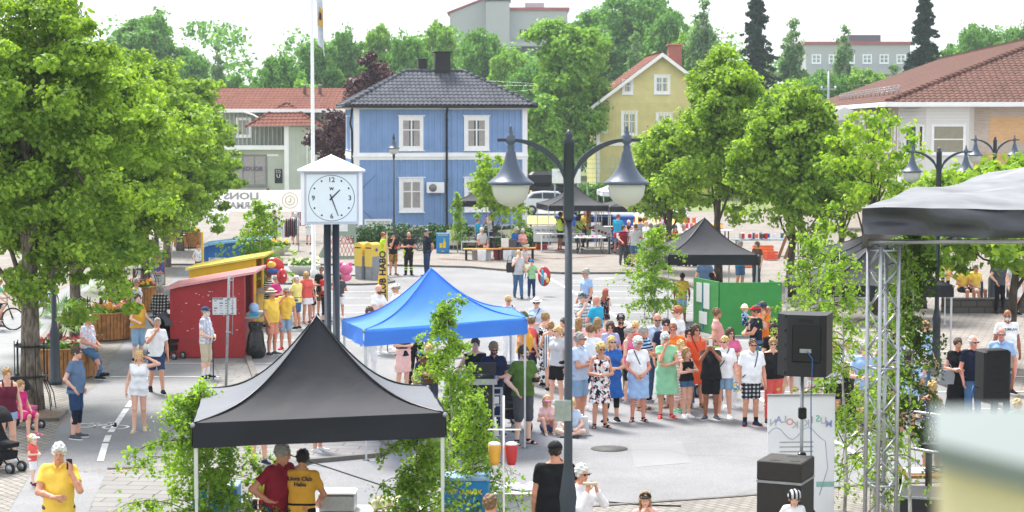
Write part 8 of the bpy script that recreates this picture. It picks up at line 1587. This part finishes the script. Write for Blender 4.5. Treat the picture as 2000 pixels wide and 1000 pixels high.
P(1022, 609, None, 95, 'man in green cap and orange tee behind the blue tent leg', 'tee:mustard', 'pants:djeans', 'sneaker:black', 'short:brown', 't', 'down', hat='cap:olive', H=1.8, g=1.25)
P(1038, 620, None, 120, 'young boy beside the man in the green cap', 'tee:coral', 'shorts:navy', 'sneaker:white', 'short:lbrown', H=1.55)
P(994, 577, None, 25, 'short haired woman in sunglasses and flowered white blouse behind the blue tent', 'tee:floral/white/rose/lav', 'pants:white', 'sneaker:white', 'crop:blond', 't', glasses='sun', strap='L:black', H=1.66, **F)
P(1048, 582, None, -18, 'woman in white sun hat, pale blue shirt and black trousers', 'shirt:pale', 'pants:black', 'sneaker:black', 'short:brown', 'f', 'hold', hat='hat:white', glasses='sun', strap='L:navy', H=1.7, **F)
P(1066, 611, None, 130, 'young woman with hair in a bun and long black flowered dress', 'sdress:floral/black/white', 'maxi', 'sneaker:black', 'bun:dblond', 'f', 'hold', H=1.68, **F)
P(1074, 627, 764, 178, 'young woman with a hair bun and striped grey romper seen from behind', 'tank:vstripe/white/steel', 'mid:vstripe/white/steel', 'sneaker:black', 'bun:dblond', 'f', 'hold', 'narrow', **F)
Q['bag']=P(1101, 620, 757, -50, 'long haired girl in dark flowered dress with white sneakers left of the lamp', 'sleeveless:floral/dnavy/rose/white', 'mid:floral/dnavy/rose/white', 'sneaker:white', 'long:brown', 'f', 'hold', **F)
P(1129, 620, None, 170, 'girl with long ash blonde hair seen from behind right of the lamp', 'tee:blush', 'shorts:black', 'sneaker:white', 'long:dblond', H=1.6, **F)
Q['ice']=P(1012, 487, 583, 8, 'woman in white tee and jeans eating ice cream with a black bag', 'tee:lgrey', 'pants:jeans', 'leather:black', 'short:blond', 'f', ('mouth', 'down'), 'walk', g=1.1, **F)
Q['boy']=P(1038, 506, 583, 8, 'boy in blue cap and sage green tee carrying an inflatable ring', 'tee:green', 'pants:djeans', 'sneaker:grey', 'short:brown', 'f', ('mouth', 'out'), hat='cap:blue')
P(1145, 525, None, -55, 'grey haired man in sunglasses and light blue tee walking across the car park', 'tee:sky', 'shorts:dnavy', 'sneaker:grey', 'short:grey', 't', 'loose', 'walk', glasses='sun', H=1.82)
P(1181, 562, 650, 150, 'girl in bright pink cap and dark flowered dress walking away', 'sdress:dots/dnavy/rose', None, 'sneaker:rose', 'long:copper', 'p', 'hold', 'walk', hat='cap:pink', **F)
P(1137, 571, None, 42, 'man in dark cap and white checked shirt with a hand at his chin', 'shirt:plaid/white/lgrey/grey', 'pants:djeans', 'sneaker:black', 'short:grey', 'f', ('mouth', 'down'), hat='cap:djeans', glasses='sun', H=1.8)
P(1165, 578, None, -125, 'bald man in turquoise polo turned away next to the checked shirt', 'polo:turq', 'pants:navy', 'sneaker:black', 'none:brown', 'r', 'cross', H=1.76, over='belt:black')
P(1167, 620, None, 178, 'long haired woman in pink and white lace top seen from behind', 'tee:rose', 'hot:black', 'sneaker:white', 'long:dblond', 'f', 'hold', H=1.62, **F)
P(1133, 649, None, 58, 'grey haired man in pale blue shirt and jeans shorts, arms folded, beside the lamp', 'shirt:pale', 'shorts:ljeans', 'sneaker:white', 'short:grey', 't', 'cross', glasses='clear', H=1.84, g=1.2)
P(1172, 668, 836, 14, 'curly blonde woman in black and white flowered dress and sunglasses', 'sdress:floral/white/black/rose', None, 'sandal:black', 'curly:blond', 't', 'hold', glasses='sun', **F)
P(1195, 655, 824, 4, 'blonde woman in blue dress, black leggings and sneakers', 'dress:blue', None, 'sneaker:black', 'long:blond', 'f', 'hold', 'relax', glasses='sun', over='leggings:black', **F)
P(1213, 613, None, 4, 'bearded man in black tee and black cap with white letters', 'tee:black', 'pants:khaki', 'leather:black', 'short:dark', 'f', 'down', hat='cap:black:SC', glasses='sun', beard='brown', H=1.82, g=1.15)
P(1229, 637, 790, 58, 'woman in pink tank top and black shorts behind the white haired woman', 'tank:pink', 'shorts:black', 'sneaker:grey', 'pony:grey', 'f', 'hold', glasses='clear', H=1.66, **F)
P(1256, 637, None, 60, 'grey haired man in blue striped polo and checked shorts', 'polo:stripe/navy/sky', 'shorts:plaid/khaki/brown/dgrey', 'sandal:brown', 'short:grey', 't', 'cross', H=1.76)
P(1246, 657, 824, 6, 'white haired woman in white tee and light blue skirt with a crossbody strap', 'tee:white', 'skirt:sky', 'sandal:black', 'curly:white', 'r', 'clasp', glasses='clear', strap='R:black', g=1.12, **F)
P(1281, 612, None, 4, 'tall bald man with goatee in pale blue polo and sunglasses', 'polo:pale', 'pants:jeans', 'sneaker:black', 'none:brown', 'r', 'down', glasses='sun', beard='grey', H=1.88)
P(1301, 648, 817, 8, 'woman in green striped dress and red sandals with a hand at her chin', 'dress:fine/green/mint', None, 'sandal:red', 'bob:white', 't', ('chin', 'hug'), glasses='clear', g=1.1, **F)
P(1317, 631, None, -14, 'man in orange tee and glasses behind the woman in green', 'tee:orange', 'shorts:khaki', 'sneaker:brown', 'crop:red', 'r', 'down', glasses='clear', H=1.8, g=1.1)
P(1323, 598, None, -65, 'tall young man in white printed tee and glasses looking left', 'tee:white', 'shorts:black', 'sneaker:white', 'short:copper', 'p', 'down', glasses='clear', H=1.9)
P(1328, 664, None, 45, 'girl with white blond hair and pink clothes between the adults', 'tee:stripe/rose/white', 'capri:stripe/rose/white', 'sneaker:mint', 'long:blond', 'p', 'down', H=1.5, **F)
P(1341, 677, 816, 24, 'girl in black strap top and denim hot pants with folded arms', 'tank:black', 'hot:jeans', 'sneaker:white', 'long:dblond', 'f', 'cross', 'narrow', **F)
P(1359, 625, 797, 2, 'woman in long orange red dress, sunglasses and dark bob', 'sdress:dorange', None, 'sandal:brown', 'bob:brown', 't', 'down', glasses='sun', strap='R:burg', H=1.76, g=1.2, **F)
Q['photo']=P(1388, 658, 820, -4, 'woman dressed in black taking a picture with a white phone', 'tee:black', 'shorts:black', 'sneaker:dgrey', 'short:dblond', 'b', 'photo', g=1.25, **F)
Q['blouse']=P(1414, 655, 818, -14, 'blonde woman in loose white blouse holding a blue patterned pouch', 'loose:white', 'mid:ljeans', 'sneaker:white', 'pony:blond', 'f', 'down', glasses='sun', strap='L:black', **F)
P(1400, 602, None, 80, 'woman in salmon tee and sunglasses looking right in front of the green booth', 'tee:rose', 'pants:dgrey', 'sneaker:white', 'bun:lbrown', 't', 'down', glasses='sun', H=1.68, g=1.1, **F)
P(1466, 660, 832, 8, 'man in white shirt and grey checked shorts with red and blue sneakers', 'shirt:white', 'shorts:plaid/dgrey/lgrey/black', 'sneaker:navy:red', 'crop:brown', 't', 'down', glasses='sun', strap='L:navy', socks='black', g=1.25)
Q['cam']=P(1511, 660, None, 8, 'woman in black sleeveless top and coral trousers holding a small camera', 'sleeveless:black', 'pants:coral', 'sneaker:black', 'short:dblond', 'f', 'down', glasses='sun', H=1.7, g=1.2, **F)
P(1509, 632, None, 35, 'dark haired man with glasses in black tee left of the loudspeaker', 'tee:black', 'pants:dgrey', 'sneaker:black', 'short:dark', 'f', 'down', glasses='clear', beard='dark', H=1.78)
D=P(1477, 597, None, -80, 'man in red cap and navy tee carrying a toddler', 'tee:dnavy', 'shorts:jeans', 'sneaker:black', 'short:brown', 't', 'hug', hat='cap:red', glasses='sun', H=1.8)
P(0, 0, 0, 95, 'toddler in cream bucket hat carried on the arm of the man in the red cap', 'tee:floral/dnavy/sky', 'shorts:djeans', 'sneaker:navy', 'short:blond', 'p', 'reach', 'carried', hat='bucket:cream', H=.86, pos=D['pos']+V3(-.27, -.05, 1.33))
P(1489, 590, None, -60, 'man in blue cap behind the man in the red cap', 'tee:orange', 'pants:black', 'sneaker:black', 'short:brown', 't', 'ear', hat='cap:djeans', H=1.8)
P(1565, 0, 792, 160, 'person in white trousers behind the loudspeaker pole', 'tee:dnavy', 'pants:white', 'sneaker:white', 'short:brown', H=1.7)
P(1590, 0, 802, 5, 'girl in pale flowered dress behind the loudspeaker pole', 'dress:floral/white/rose/mint', None, 'sneaker:white', 'long:copper', 'p', 'hold', H=1.36, **F)
P(1628, 664, None, 10, 'blonde woman in white spotted top and sunglasses with folded arms', 'tee:dots/white/black', 'shorts:black', 'sneaker:white', 'long:blond', 't', 'cross', glasses='sun', H=1.7, **F)
P(1656, 658, None, 0, 'white haired woman in white top behind the birch leaves', 'tee:floral/white/lgrey', 'pants:dgrey', 'sneaker:black', 'bob:white', 'f', 'cross', glasses='clear', H=1.64, **F)
P(1774, 684, None, 165, 'dark haired woman in spotted sky blue tee and black shorts seen from behind', 'loose:dots/sky/white', 'shorts:black', 'sneaker:black', 'bob:dark', 't', 'down', H=1.68, g=1.2, **F)
P(1794, 655, None, 12, 'woman in pink and white blouse with folded arms by the truss tower', 'tee:dots/white/pink', 'pants:grey', 'sneaker:grey', 'short:lbrown', 'f', 'clasp', H=1.68, **F)
P(1808, 627, None, 62, 'man in light blue tee looking right in front of the lamp base', 'tee:sky', 'pants:jeans', 'sneaker:brown', 'crop:dblond', 'f', 'down', H=1.8)
P(1752, 650, None, -20, 'person in blue checked shirt behind the truss tower', 'shirt:plaid/white/blue/sky', 'shorts:navy', 'sneaker:white', 'short:brown', H=1.72)
P(1822, 744, None, 150, 'blonde short haired woman in navy spotted dress seen from behind', 'sdress:dots/navy/white', None, 'sneaker:black', 'short:blond', 't', 'hold', H=1.66, **F)
Q['black']=P(1870, 660, None, 0, 'woman in long black dress holding a phone, grey gift bag on her arm', 'dress:black', 'maxi', 'leather:black', 'short:brown', 't', 'hold', H=1.7, **F)
P(1902, 656, None, 12, 'bald man in sunglasses and navy tee beside the woman in black', 'tee:dnavy', 'pants:jeans', 'sneaker:black', 'fringe:white', 'r', 'down', glasses='sun', H=1.76, g=1.15)
P(1957, 640, None, -14, 'man in light blue shirt and glasses behind the right loudspeaker', 'shirt:sky', 'pants:djeans', 'sneaker:black', 'fringe:grey', 'r', 'down', glasses='clear', H=1.84)
Q['print']=P(1968, 605, None, 0, 'man with white beard in white printed tee at the right', 'tee:white', 'shorts:khaki', 'sneaker:black', 'none:white', 'b', 'down', beard='white', glasses='clear', H=1.86, g=1.2)
P(1988, 780, None, 170, 'blond child at the lower right by the parapet', 'tee:mint', 'shorts:navy', 'sneaker:white', 'short:blond', H=1.3)
P(1846, 0, 600, 50, 'man in yellow polo and dark shorts standing by the low wall', 'polo:yellow', 'shorts:navy', 'sneaker:navy', 'short:grey', 't', 'lap', H=1.74)
P(1880, 0, 597, 25, 'man in yellow polo sitting on the low wall under the linden', 'polo:yellow', 'shorts:dnavy', 'sneaker:black', 'short:grey', 't', 'lap', 'sit', H=1.75)
P(1903, 0, 597, 20, 'second man in yellow polo sitting on the wall, white shorts and sandals', 'polo:yellow', 'shorts:white', 'sandal:black', 'short:grey', 't', 'lap', 'sitout', H=1.75)
P(1952, 0, 612, 20, 'person in black trousers half hidden by the low linden', 'tee:dgrey', 'pants:black', 'leather:black', 'short:brown', H=1.78)
P(1981, 0, 616, 10, 'person in white shorts half hidden by the low linden at the right edge', 'tee:lgrey', 'shorts:white', 'sneaker:black', 'short:brown', H=1.76)
P(1331, 533, 632, 170, 'man in yellow polo and light blue shorts seen from behind near the green booth', 'polo:yellow', 'shorts:sky', 'sneaker:brown', 'short:black', 'b', 'down')
P(1377, 500, None, 175, 'man in grey blue tee under the middle black tent', 'tee:steel', 'shorts:khaki', 'sneaker:black', 'short:brown', H=1.78)
P(1391, 533, None, 60, 'dark haired boy behind the green booth', 'tee:navy', 'pants:navy', 'sneaker:black', 'short:black', 'd', H=1.5)
P(1500, 600, None, 20, 'woman in orange vest behind the man in the blue cap', 'tee:black', 'pants:black', 'sneaker:black', 'bob:dblond', H=1.66, **F)
P(942, 453, 505, 30, 'white haired man in pale polo sitting cross legged on the orange bench', 'polo:lgrey', 'shorts:black', 'sneaker:khaki', 'short:white', 't', 'lap', 'sitx', H=1.76, head=(0, 18))
P(958, 444, None, -65, 'dark haired man in sunglasses and grey tee behind the bench', 'tee:lgrey', 'pants:navy', 'sneaker:black', 'short:black', 't', 'mouth', glasses='sun', H=1.72, pos=PY(958, 90))
P(935, 452, None, 60, 'young girl in turquoise top behind the bench', 'tee:turq', 'shorts:navy', 'sneaker:white', 'short:lbrown', H=1.45, pos=PY(933, 90), **F)
P(1008, 450, 503, 42, 'man in blue jacket and white cap sitting on the right bench', 'long:blue', 'pants:djeans', 'sneaker:black', 'short:white', 't', 'hold', 'sit', hat='cap:lgrey', H=1.74, head=(0, 20))
P(1020, 455, 503, 30, 'white haired woman in pink top sitting beside the man in the blue jacket', 'tee:rose', 'capri:sand', 'sneaker:black', 'short:white', 't', 'hold', 'sitx', H=1.64, head=(0, 20), **F)
P(1023, 478, 514, 10, 'small child crouching in front of the right bench', 'tee:lgrey', 'shorts:white', 'sneaker:brown', 'short:copper', 'f', 'lap', 'floor', H=1.25)
P(1094, 420, 489, 115, 'dark haired man in yellow reflective vest at the counter', 'tee:dnavy', 'shorts:dnavy', 'sneaker:red', 'short:black', 'b', 'work', over='vest:hiviz', H=1.78)
P(1101, 416, None, -60, 'man in yellow polo behind the counter', 'polo:yellow', 'pants:navy', 'sneaker:black', 'fringe:grey', 't', 'work', H=1.78, pos=PY(1101, 93))
P(1131, 428, None, 50, 'boy in yellow reflective vest behind the cake table', 'tee:white', 'shorts:dnavy', 'sneaker:black', 'short:black', 'd', 'work', over='vest:hiviz', H=1.6, pos=PY(1131, 90))
P(1143, 420, None, -30, 'white haired man in yellow polo beside the green beach flag', 'polo:yellow', 'pants:navy', 'sneaker:black', 'short:white', 't', 'work', H=1.76, pos=PY(1143, 92))
P(1206, 427, 496, 155, 'man in turquoise tee and pale shorts at the raffle table', 'tee:turq', 'shorts:ljeans', 'sneaker:black', 'crop:lbrown', 'r', 'work', H=1.8)
for k, (px, yy, c, hr, lab, a, sx)in enumerate(((1217, 440, 'burg', 'bob:brown', 'woman in dark red behind the raffle table', 20, 'f'), (1227, 430, 'rose', 'short:white', 'white haired woman in pink behind the raffle table', -20, 'f'), (1229, 440, 'plaid/dgrey/white/black', 'bun:dark', 'dark haired woman in checked top bending at the raffle table', 120, 'f'), (1240, 437, 'lgrey', 'short:lbrown', 'brown haired man in grey tee at the raffle table', 160, 'm'), (1251, 425, 'grey', 'short:black', 'black haired man in grey tee seen from behind at the raffle table', 175, 'm'), (1252, 459, 'mint', 'short:brown', 'small child in mint shirt and cap by the raffle table', 170, 'm'), (1262, 432, 'white', 'short:blond', 'fair haired woman in white near the lindens', 40, 'f'), (1271, 436, 'blue', 'short:grey', 'man in bright blue tee near the lindens', 100, 'm'), (1284, 440, 'coral', 'bob:brown', 'woman in coral top left of the linden trunk', -50, 'f'), (1291, 434, 'sand', 'short:grey', 'man in sand coloured shirt left of the linden trunk', 60, 'm'), (1318, 440, 'red', 'long:brown', 'woman in red between the linden trunks', 20, 'f'), (1335, 436, 'white', 'short:white', 'man in white shirt between the linden trunks', -30, 'm'), (1352, 442, 'orange', 'bob:dark', 'woman in orange at the flea market table', 150, 'f'), (1446, 470, 'teal', 'short:grey', 'man in teal shirt right of the tall linden', 30, 'm'), (1478, 472, 'brown', 'bob:lbrown', 'woman in brown right of the tall linden', -40, 'f'))):
 P(px, yy, None, a, lab, ('tee:'+c), 'shorts:jeans' if sx=='m' else 'pants:dgrey', 'sneaker:black', hr, 'ft'[k%2], ('work', 'hold', 'down')[k%3], H=1.1 if 'small child' in lab else(1.78 if sx=='m' else 1.66), sex=sx, hat='cap:mint' if 'small child' in lab else None)
P(1037, 372, 412, 20, 'girl in orange top and denim shorts standing by the white car', 'tank:orange', 'hot:sky', 'sneaker:white', 'long:blond', 'f', 'down', **F)
P(749, 453, 540, 100, 'man in full yellow high visibility clothes by the letter boxes', 'polo:lime', 'pants:hiviz', 'boot:black', 'fringe:red', 'r', 'hold', over='bands:lgrey', g=1.1)
Q['can']=P(768, 453, 538, 18, 'man in black cap, black tee and camouflage shorts', 'tee:black', 'shorts:floral/olive/orange/khaki', 'sneaker:brown', 'short:dark', 't', ('chin', 'hold'), hat='cap:black')
P(798, 453, 538, 2, 'bearded bald man in black tee with folded arms and reflective trousers', 'tee:black', 'pants:black', 'boot:black', 'none:brown', 'r', 'cross', beard='lbrown', over='tied:hiviz,bands:hiviz', g=1.15)
P(834, 448, 540, -62, 'man in cap and navy polo with hands behind his back', 'polo:dnavy', 'pants:djeans', 'leather:black', 'short:grey', 't', 'behind', hat='cap:dnavy')
P(536, 410, None, 80, 'woman in black top looking at the clothes rail', 'sleeveless:black', 'pants:djeans', 'sneaker:black', 'bob:brown', 'f', 'reach', H=1.66, **F)
P(577, 415, 478, 170, 'white haired woman in white tee and beige skirt seen from behind', 'tee:white', 'skirt:sand', 'sneaker:brown', 'bob:white', 'f', 'reach', **F)
P(604, 0, 478, 160, 'woman in white skirt beside the flagpole', 'tee:floral/white/black', 'skirt:white', 'sneaker:black', 'bob:brown', 'f', 'hold', H=1.64, **F)
P(449, 352, None, 150, 'woman in lilac top in front of the shop window', 'tee:lav', 'pants:grey', 'sneaker:black', 'long:blond', H=1.65, pos=PY(449, 133), **F)
P(508, 355, None, 90, 'man in navy sweater bending over a bicycle by the shop', 'long:navy', 'pants:dgrey', 'sneaker:black', 'short:brown', 't', 'work', H=1.7, pos=PY(508, 131), lean=50)
P(546, 868, None, 50, 'man in wine red shirt under the large black tent', 'polo:burg', 'pants:djeans', None, 'short:grey', 't', ('hip', 'work'), H=1.82, lean=10, pos=PY(540, 25.1), g=1.05)
Q['lions']=P(588, 880, None, 172, 'dark haired man in golden yellow polo with back lettering under the black tent', 'polo:mustard', 'pants:black', None, 'short:dark', 't', 'work', H=1.72, lean=6, over='belt:black')
P(1084, 862, None, 172, 'broad man in black tee and black cap seen from behind by the lamp post', 'tee:black', 'pants:black', None, 'crop:dark', 't', ('mouth', 'down'), H=1.86, hat='backcap:black', g=1.4, turn=8)
Q['dog']=P(1136, 907, None, 42, 'white haired woman in sunglasses and white blouse eating a hot dog by the lamp', 'long:white', 'pants:sand', None, 'short:white', 't', 'mouth', H=1.66, glasses='sun', **F)
P(959, 965, None, 174, 'short haired man at the bottom edge in front of the serving table', 'polo:lime', 'pants:navy', None, 'crop:lbrown', 'r', 'hold', H=1.74)
P(1262, 960, None, 2, 'girl in black cap at the bottom edge biting into food', 'tee:rose', 'shorts:jeans', None, 'long:dblond', 'f', 'mouth', H=1.45, hat='cap:black', **F)
P(1549, 960, None, 4, 'small boy in a black and white cycle helmet at the bottom edge', 'tee:white', 'shorts:navy', None, 'short:brown', 'f', 'down', H=1.2, hat='helmet:vstripe/black/lgrey')
P(1069, 790, 846, 8, 'girl in pink cap sitting on the asphalt with crossed arms', 'tee:blush', 'hot:jeans', 'sandal:sand', 'bob:blond', 'f', 'cross', 'floor', hat='cap:pink', H=1.32, **F)
P(1117, 793, 852, -10, 'blond child in pale blue shirt sitting cross legged behind the lamp post', 'tee:pale', 'hot:navy', 'sneaker:black', 'short:blond', 'p', 'lap', 'tailor', H=1.3)
P(506, 0, 908, 20, 'person with bare legs and sneakers standing behind the large black tent', 'tee:white', 'shorts:navy', 'sneaker:navy', 'short:brown', 'f', H=1.6)
P(622, 0, 884, 70, 'person in white sneakers standing on the kerb behind the large black tent', 'tee:grey', 'shorts:khaki', 'sneaker:lgrey', 'short:brown', 't', H=1.6)
# ---- things they hold
def at(o, p):o.location=p;return o
h=Q['cane']['hand'][-1];tag(MB().tube([(h.x, h.y-.03, .01), (h.x, h.y-.02, h.z+.02)], .013, 8).tube([(h.x-.07, h.y-.02, h.z+.02), (h.x+.05, h.y-.02, h.z+.03)], .015, 8).build('walking_cane', m_blackm), 'black walking cane held by the old man in the blue cap', 'cane')
b=MB().bbox(-.037, .037, -.005, .005, -.07, .07, .003);m_ph=mat('phone white', '#d8d8dc', .3);tag(at(b.build('phone', m_ph), Q['photo']['hand'][1]+V3(-.03, -.03, .07)), 'white phone held up by the woman in black', 'phone');b=MB().bbox(-.037, .037, -.005, .005, -.07, .07, .003)
h=Q['lion']['hand'][1];tag(at(b.build('phone', m_blackm), h+V3(-.02, .0, .0)), 'dark phone at the ear of the man in yellow', 'phone');h=Q['black']['hand'][1];tag(at(MB().bbox(-.06, .06, -.04, .04, -.005, .005, .003).build('phone', m_ph), h+V3(-.06, -.02, .03)), 'silver phone in the hands of the woman in black dress', 'phone')
def camera(lab, p, sc=1):o=thing('camera', lab, 'camera', p, R(20));o.scale=(sc, )*3;MB().bbox(-.07, .07, -.03, .03, -.045, .045, .01).build('body', m_blackm, o);MB().lathe([(.035, 0), (.038, .09)], (0, 0, 0), 14, M=Matrix.Rotation(pi/2, 4, 'X')).build('lens', m_blackm, o)
camera('black camera in the hand of the man in the green tee', Q['photog']['hand'][1]+V3(0, -.04, .05));camera('small camera hanging from the hand of the woman in coral trousers', Q['cam']['hand'][-1]+V3(0, -.03, -.05), .8)
def bag(lab, p, w, h_, d, c, strap=.3, rz=0):o=thing('handbag', lab, 'bag', p, rz);b=MB().prism([(-w/2*.85, 0), (w/2*.85, 0), (w/2, h_*.6), (w*.42, h_), (-w*.42, h_), (-w/2, h_*.6)], -d/2, d/2, axis='Y');b.build('pouch', mat('bag '+c, CC[c]if '/' not in c else '#fff', .45, bump=.5)if '/' not in c else cloth(c), o);MB().tube([(-w*.4, 0, h_*.95), (-w*.2, 0, h_+strap*.9), (w*.2, 0, h_+strap*.9), (w*.4, 0, h_*.95)], .010, 5).build('strap', mat('bag '+c, CC[c])if '/' not in c else cloth(c), o)
bag('black shoulder bag of the woman eating ice cream', Q['ice']['U'](-.28, 0, .95), .30, .34, .12, 'black', .25);bag('grey paper gift bag hanging from the arm of the woman in black', Q['black']['U'](-.22, -.16, .82), .30, .28, .1, 'grey', .12);bag('black bag hanging by the long haired girl left of the lamp', Q['bag']['U'](-.20, -.16, .70), .22, .40, .1, 'black', .2);bag('small black handbag at the waist of the person in white trousers', Q['wp']['U'](.02, -.22, .98), .26, .15, .08, 'black', .1);bag('blue patterned pouch in the hand of the blonde woman in white', Q['blouse']['hand'][1]+V3(0, -.05, -.17), .14, .17, .06, 'floral/teal/yellow/white', .02)
o=tag(at(MB().lathe([(.002, -.10), (.025, 0)], (0, 0, 0), 10).ell((0, 0, .02), (.03, .03, .03), 10, 0).build('ice_cream', cloth('cream')), Q['ice']['hand'][-1]+V3(0, -.03, .04)), 'ice cream cone in the hand of the woman with the black bag', 'ice cream');tag(at(o.copy(), Q['boy']['hand'][-1]+V3(0, -.03, .04)), 'ice cream cone in the hand of the boy in green');COL.objects.link(bpy.data.objects[-1])if False else None
for o_ in[x for x in bpy.data.objects if x.name.startswith('ice_cream')and not x.users_collection]:COL.objects.link(o_)
tag(at(MB().tube([(-.09, 0, 0), (.09, 0, 0)], .022, 8).build('hot_dog', cloth('sand')), Q['dog']['hand'][-1]+V3(.02, -.04, .02)), 'hot dog in the hand of the white haired woman by the lamp', 'food');tag(at(MB().lathe([(.032, 0), (.033, .11)], (0, 0, 0), 10).build('soda_can', cloth('red')), Q['can']['hand'][1]+V3(0, -.04, -.03)), 'red can in the hand of the man in camouflage shorts', 'can')
def ontee(k, txt, sz, z, col, back=False, y=.16):
 r=Q[k]['root'];t=text('print', txt, sz, cloth(col), r, (0, 0, 0), depth=.002, bold=.002);M=Matrix.Translation(Matrix(Q[k]['M']).inverted()@Q[k]['U'](0, y if back else-y, z))@Matrix.Rotation(pi if back else 0, 4, 'Z')@Matrix.Rotation(pi/2+(.12 if not back else .0), 4, 'X');t.matrix_local=M
ontee('lions', 'Lions Club\nHabo', .075, 1.34, 'navy', True, .152);ontee('print', 'HUMLAN', .075, 1.36, 'black', False, .17)
for px, yy, c, b_, hr, lab, a, sx in((1088, 636, 'lgrey', 'shorts:black', 'pony:blond', 'blonde girl in light grey tee left of the centre lamp post', -40, 'f'), (1152, 633, 'white', 'shorts:navy', 'short:lbrown', 'young man in white tee between the two long haired girls', 150, 'm'), (1192, 628, 'lav', 'pants:sand', 'bob:brown', 'woman in lavender tee behind the woman in the blue dress', 15, 'f'), (1240, 628, 'coral', 'pants:dgrey', 'short:blond', 'woman in coral tee behind the striped polo', -15, 'f'), (1298, 622, 'navy', 'shorts:khaki', 'short:dark', 'dark haired man in navy tee behind the woman in green', 10, 'm'), (1344, 640, 'teal', 'pants:jeans', 'bob:dark', 'dark haired woman in teal behind the girl in black', 5, 'f'), (1428, 640, 'pink', 'pants:white', 'long:brown', 'woman in pink tee with long brown hair right of the woman in white', 20, 'f'), (1540, 622, 'red', 'shorts:black', 'short:grey', 'man in red tee just left of the loudspeaker', 5, 'm'), (1690, 668, 'sky', 'shorts:khaki', 'short:grey', 'grey haired man in sky blue tee left of the truss tower', 0, 'm'), (1724, 664, 'rose', 'pants:white', 'bob:blond', 'woman in rose tee seen through the truss tower', 15, 'f')):
 P(px, yy, None, a, lab, 'tee:'+c, b_, 'sneaker:white', hr, 'ft'[px%2], ('cross', 'hold', 'down')[px%3], H=1.8 if sx=='m' else 1.68, sex=sx, glasses=('sun', None)[px%2], legs=('relax', 'stand')[px%2])
hz=MB().box(-430, 430, -4, 700, -2.5, 64).build('haze', None or bpy.data.materials.new('haze air'));m=hz.data.materials[0];m.use_nodes=True;t=m.node_tree;t.nodes.clear()
pv=t.nodes.new('ShaderNodeVolumePrincipled');o_=t.nodes.new('ShaderNodeOutputMaterial');t.links.new(pv.outputs[0], o_.inputs['Volume'])
pv.inputs['Density'].default_value=.00032;pv.inputs['Color'].default_value=(.80, .90, .97, 1);pv.inputs['Anisotropy'].default_value=.2
tag(hz, 'thin pale summer haze over the town', 'haze', kind='stuff')
print('script seconds', time.time()-T0, 'objects', len(bpy.data.objects), 'polys', sum(len(m.polygons)for m in bpy.data.meshes))
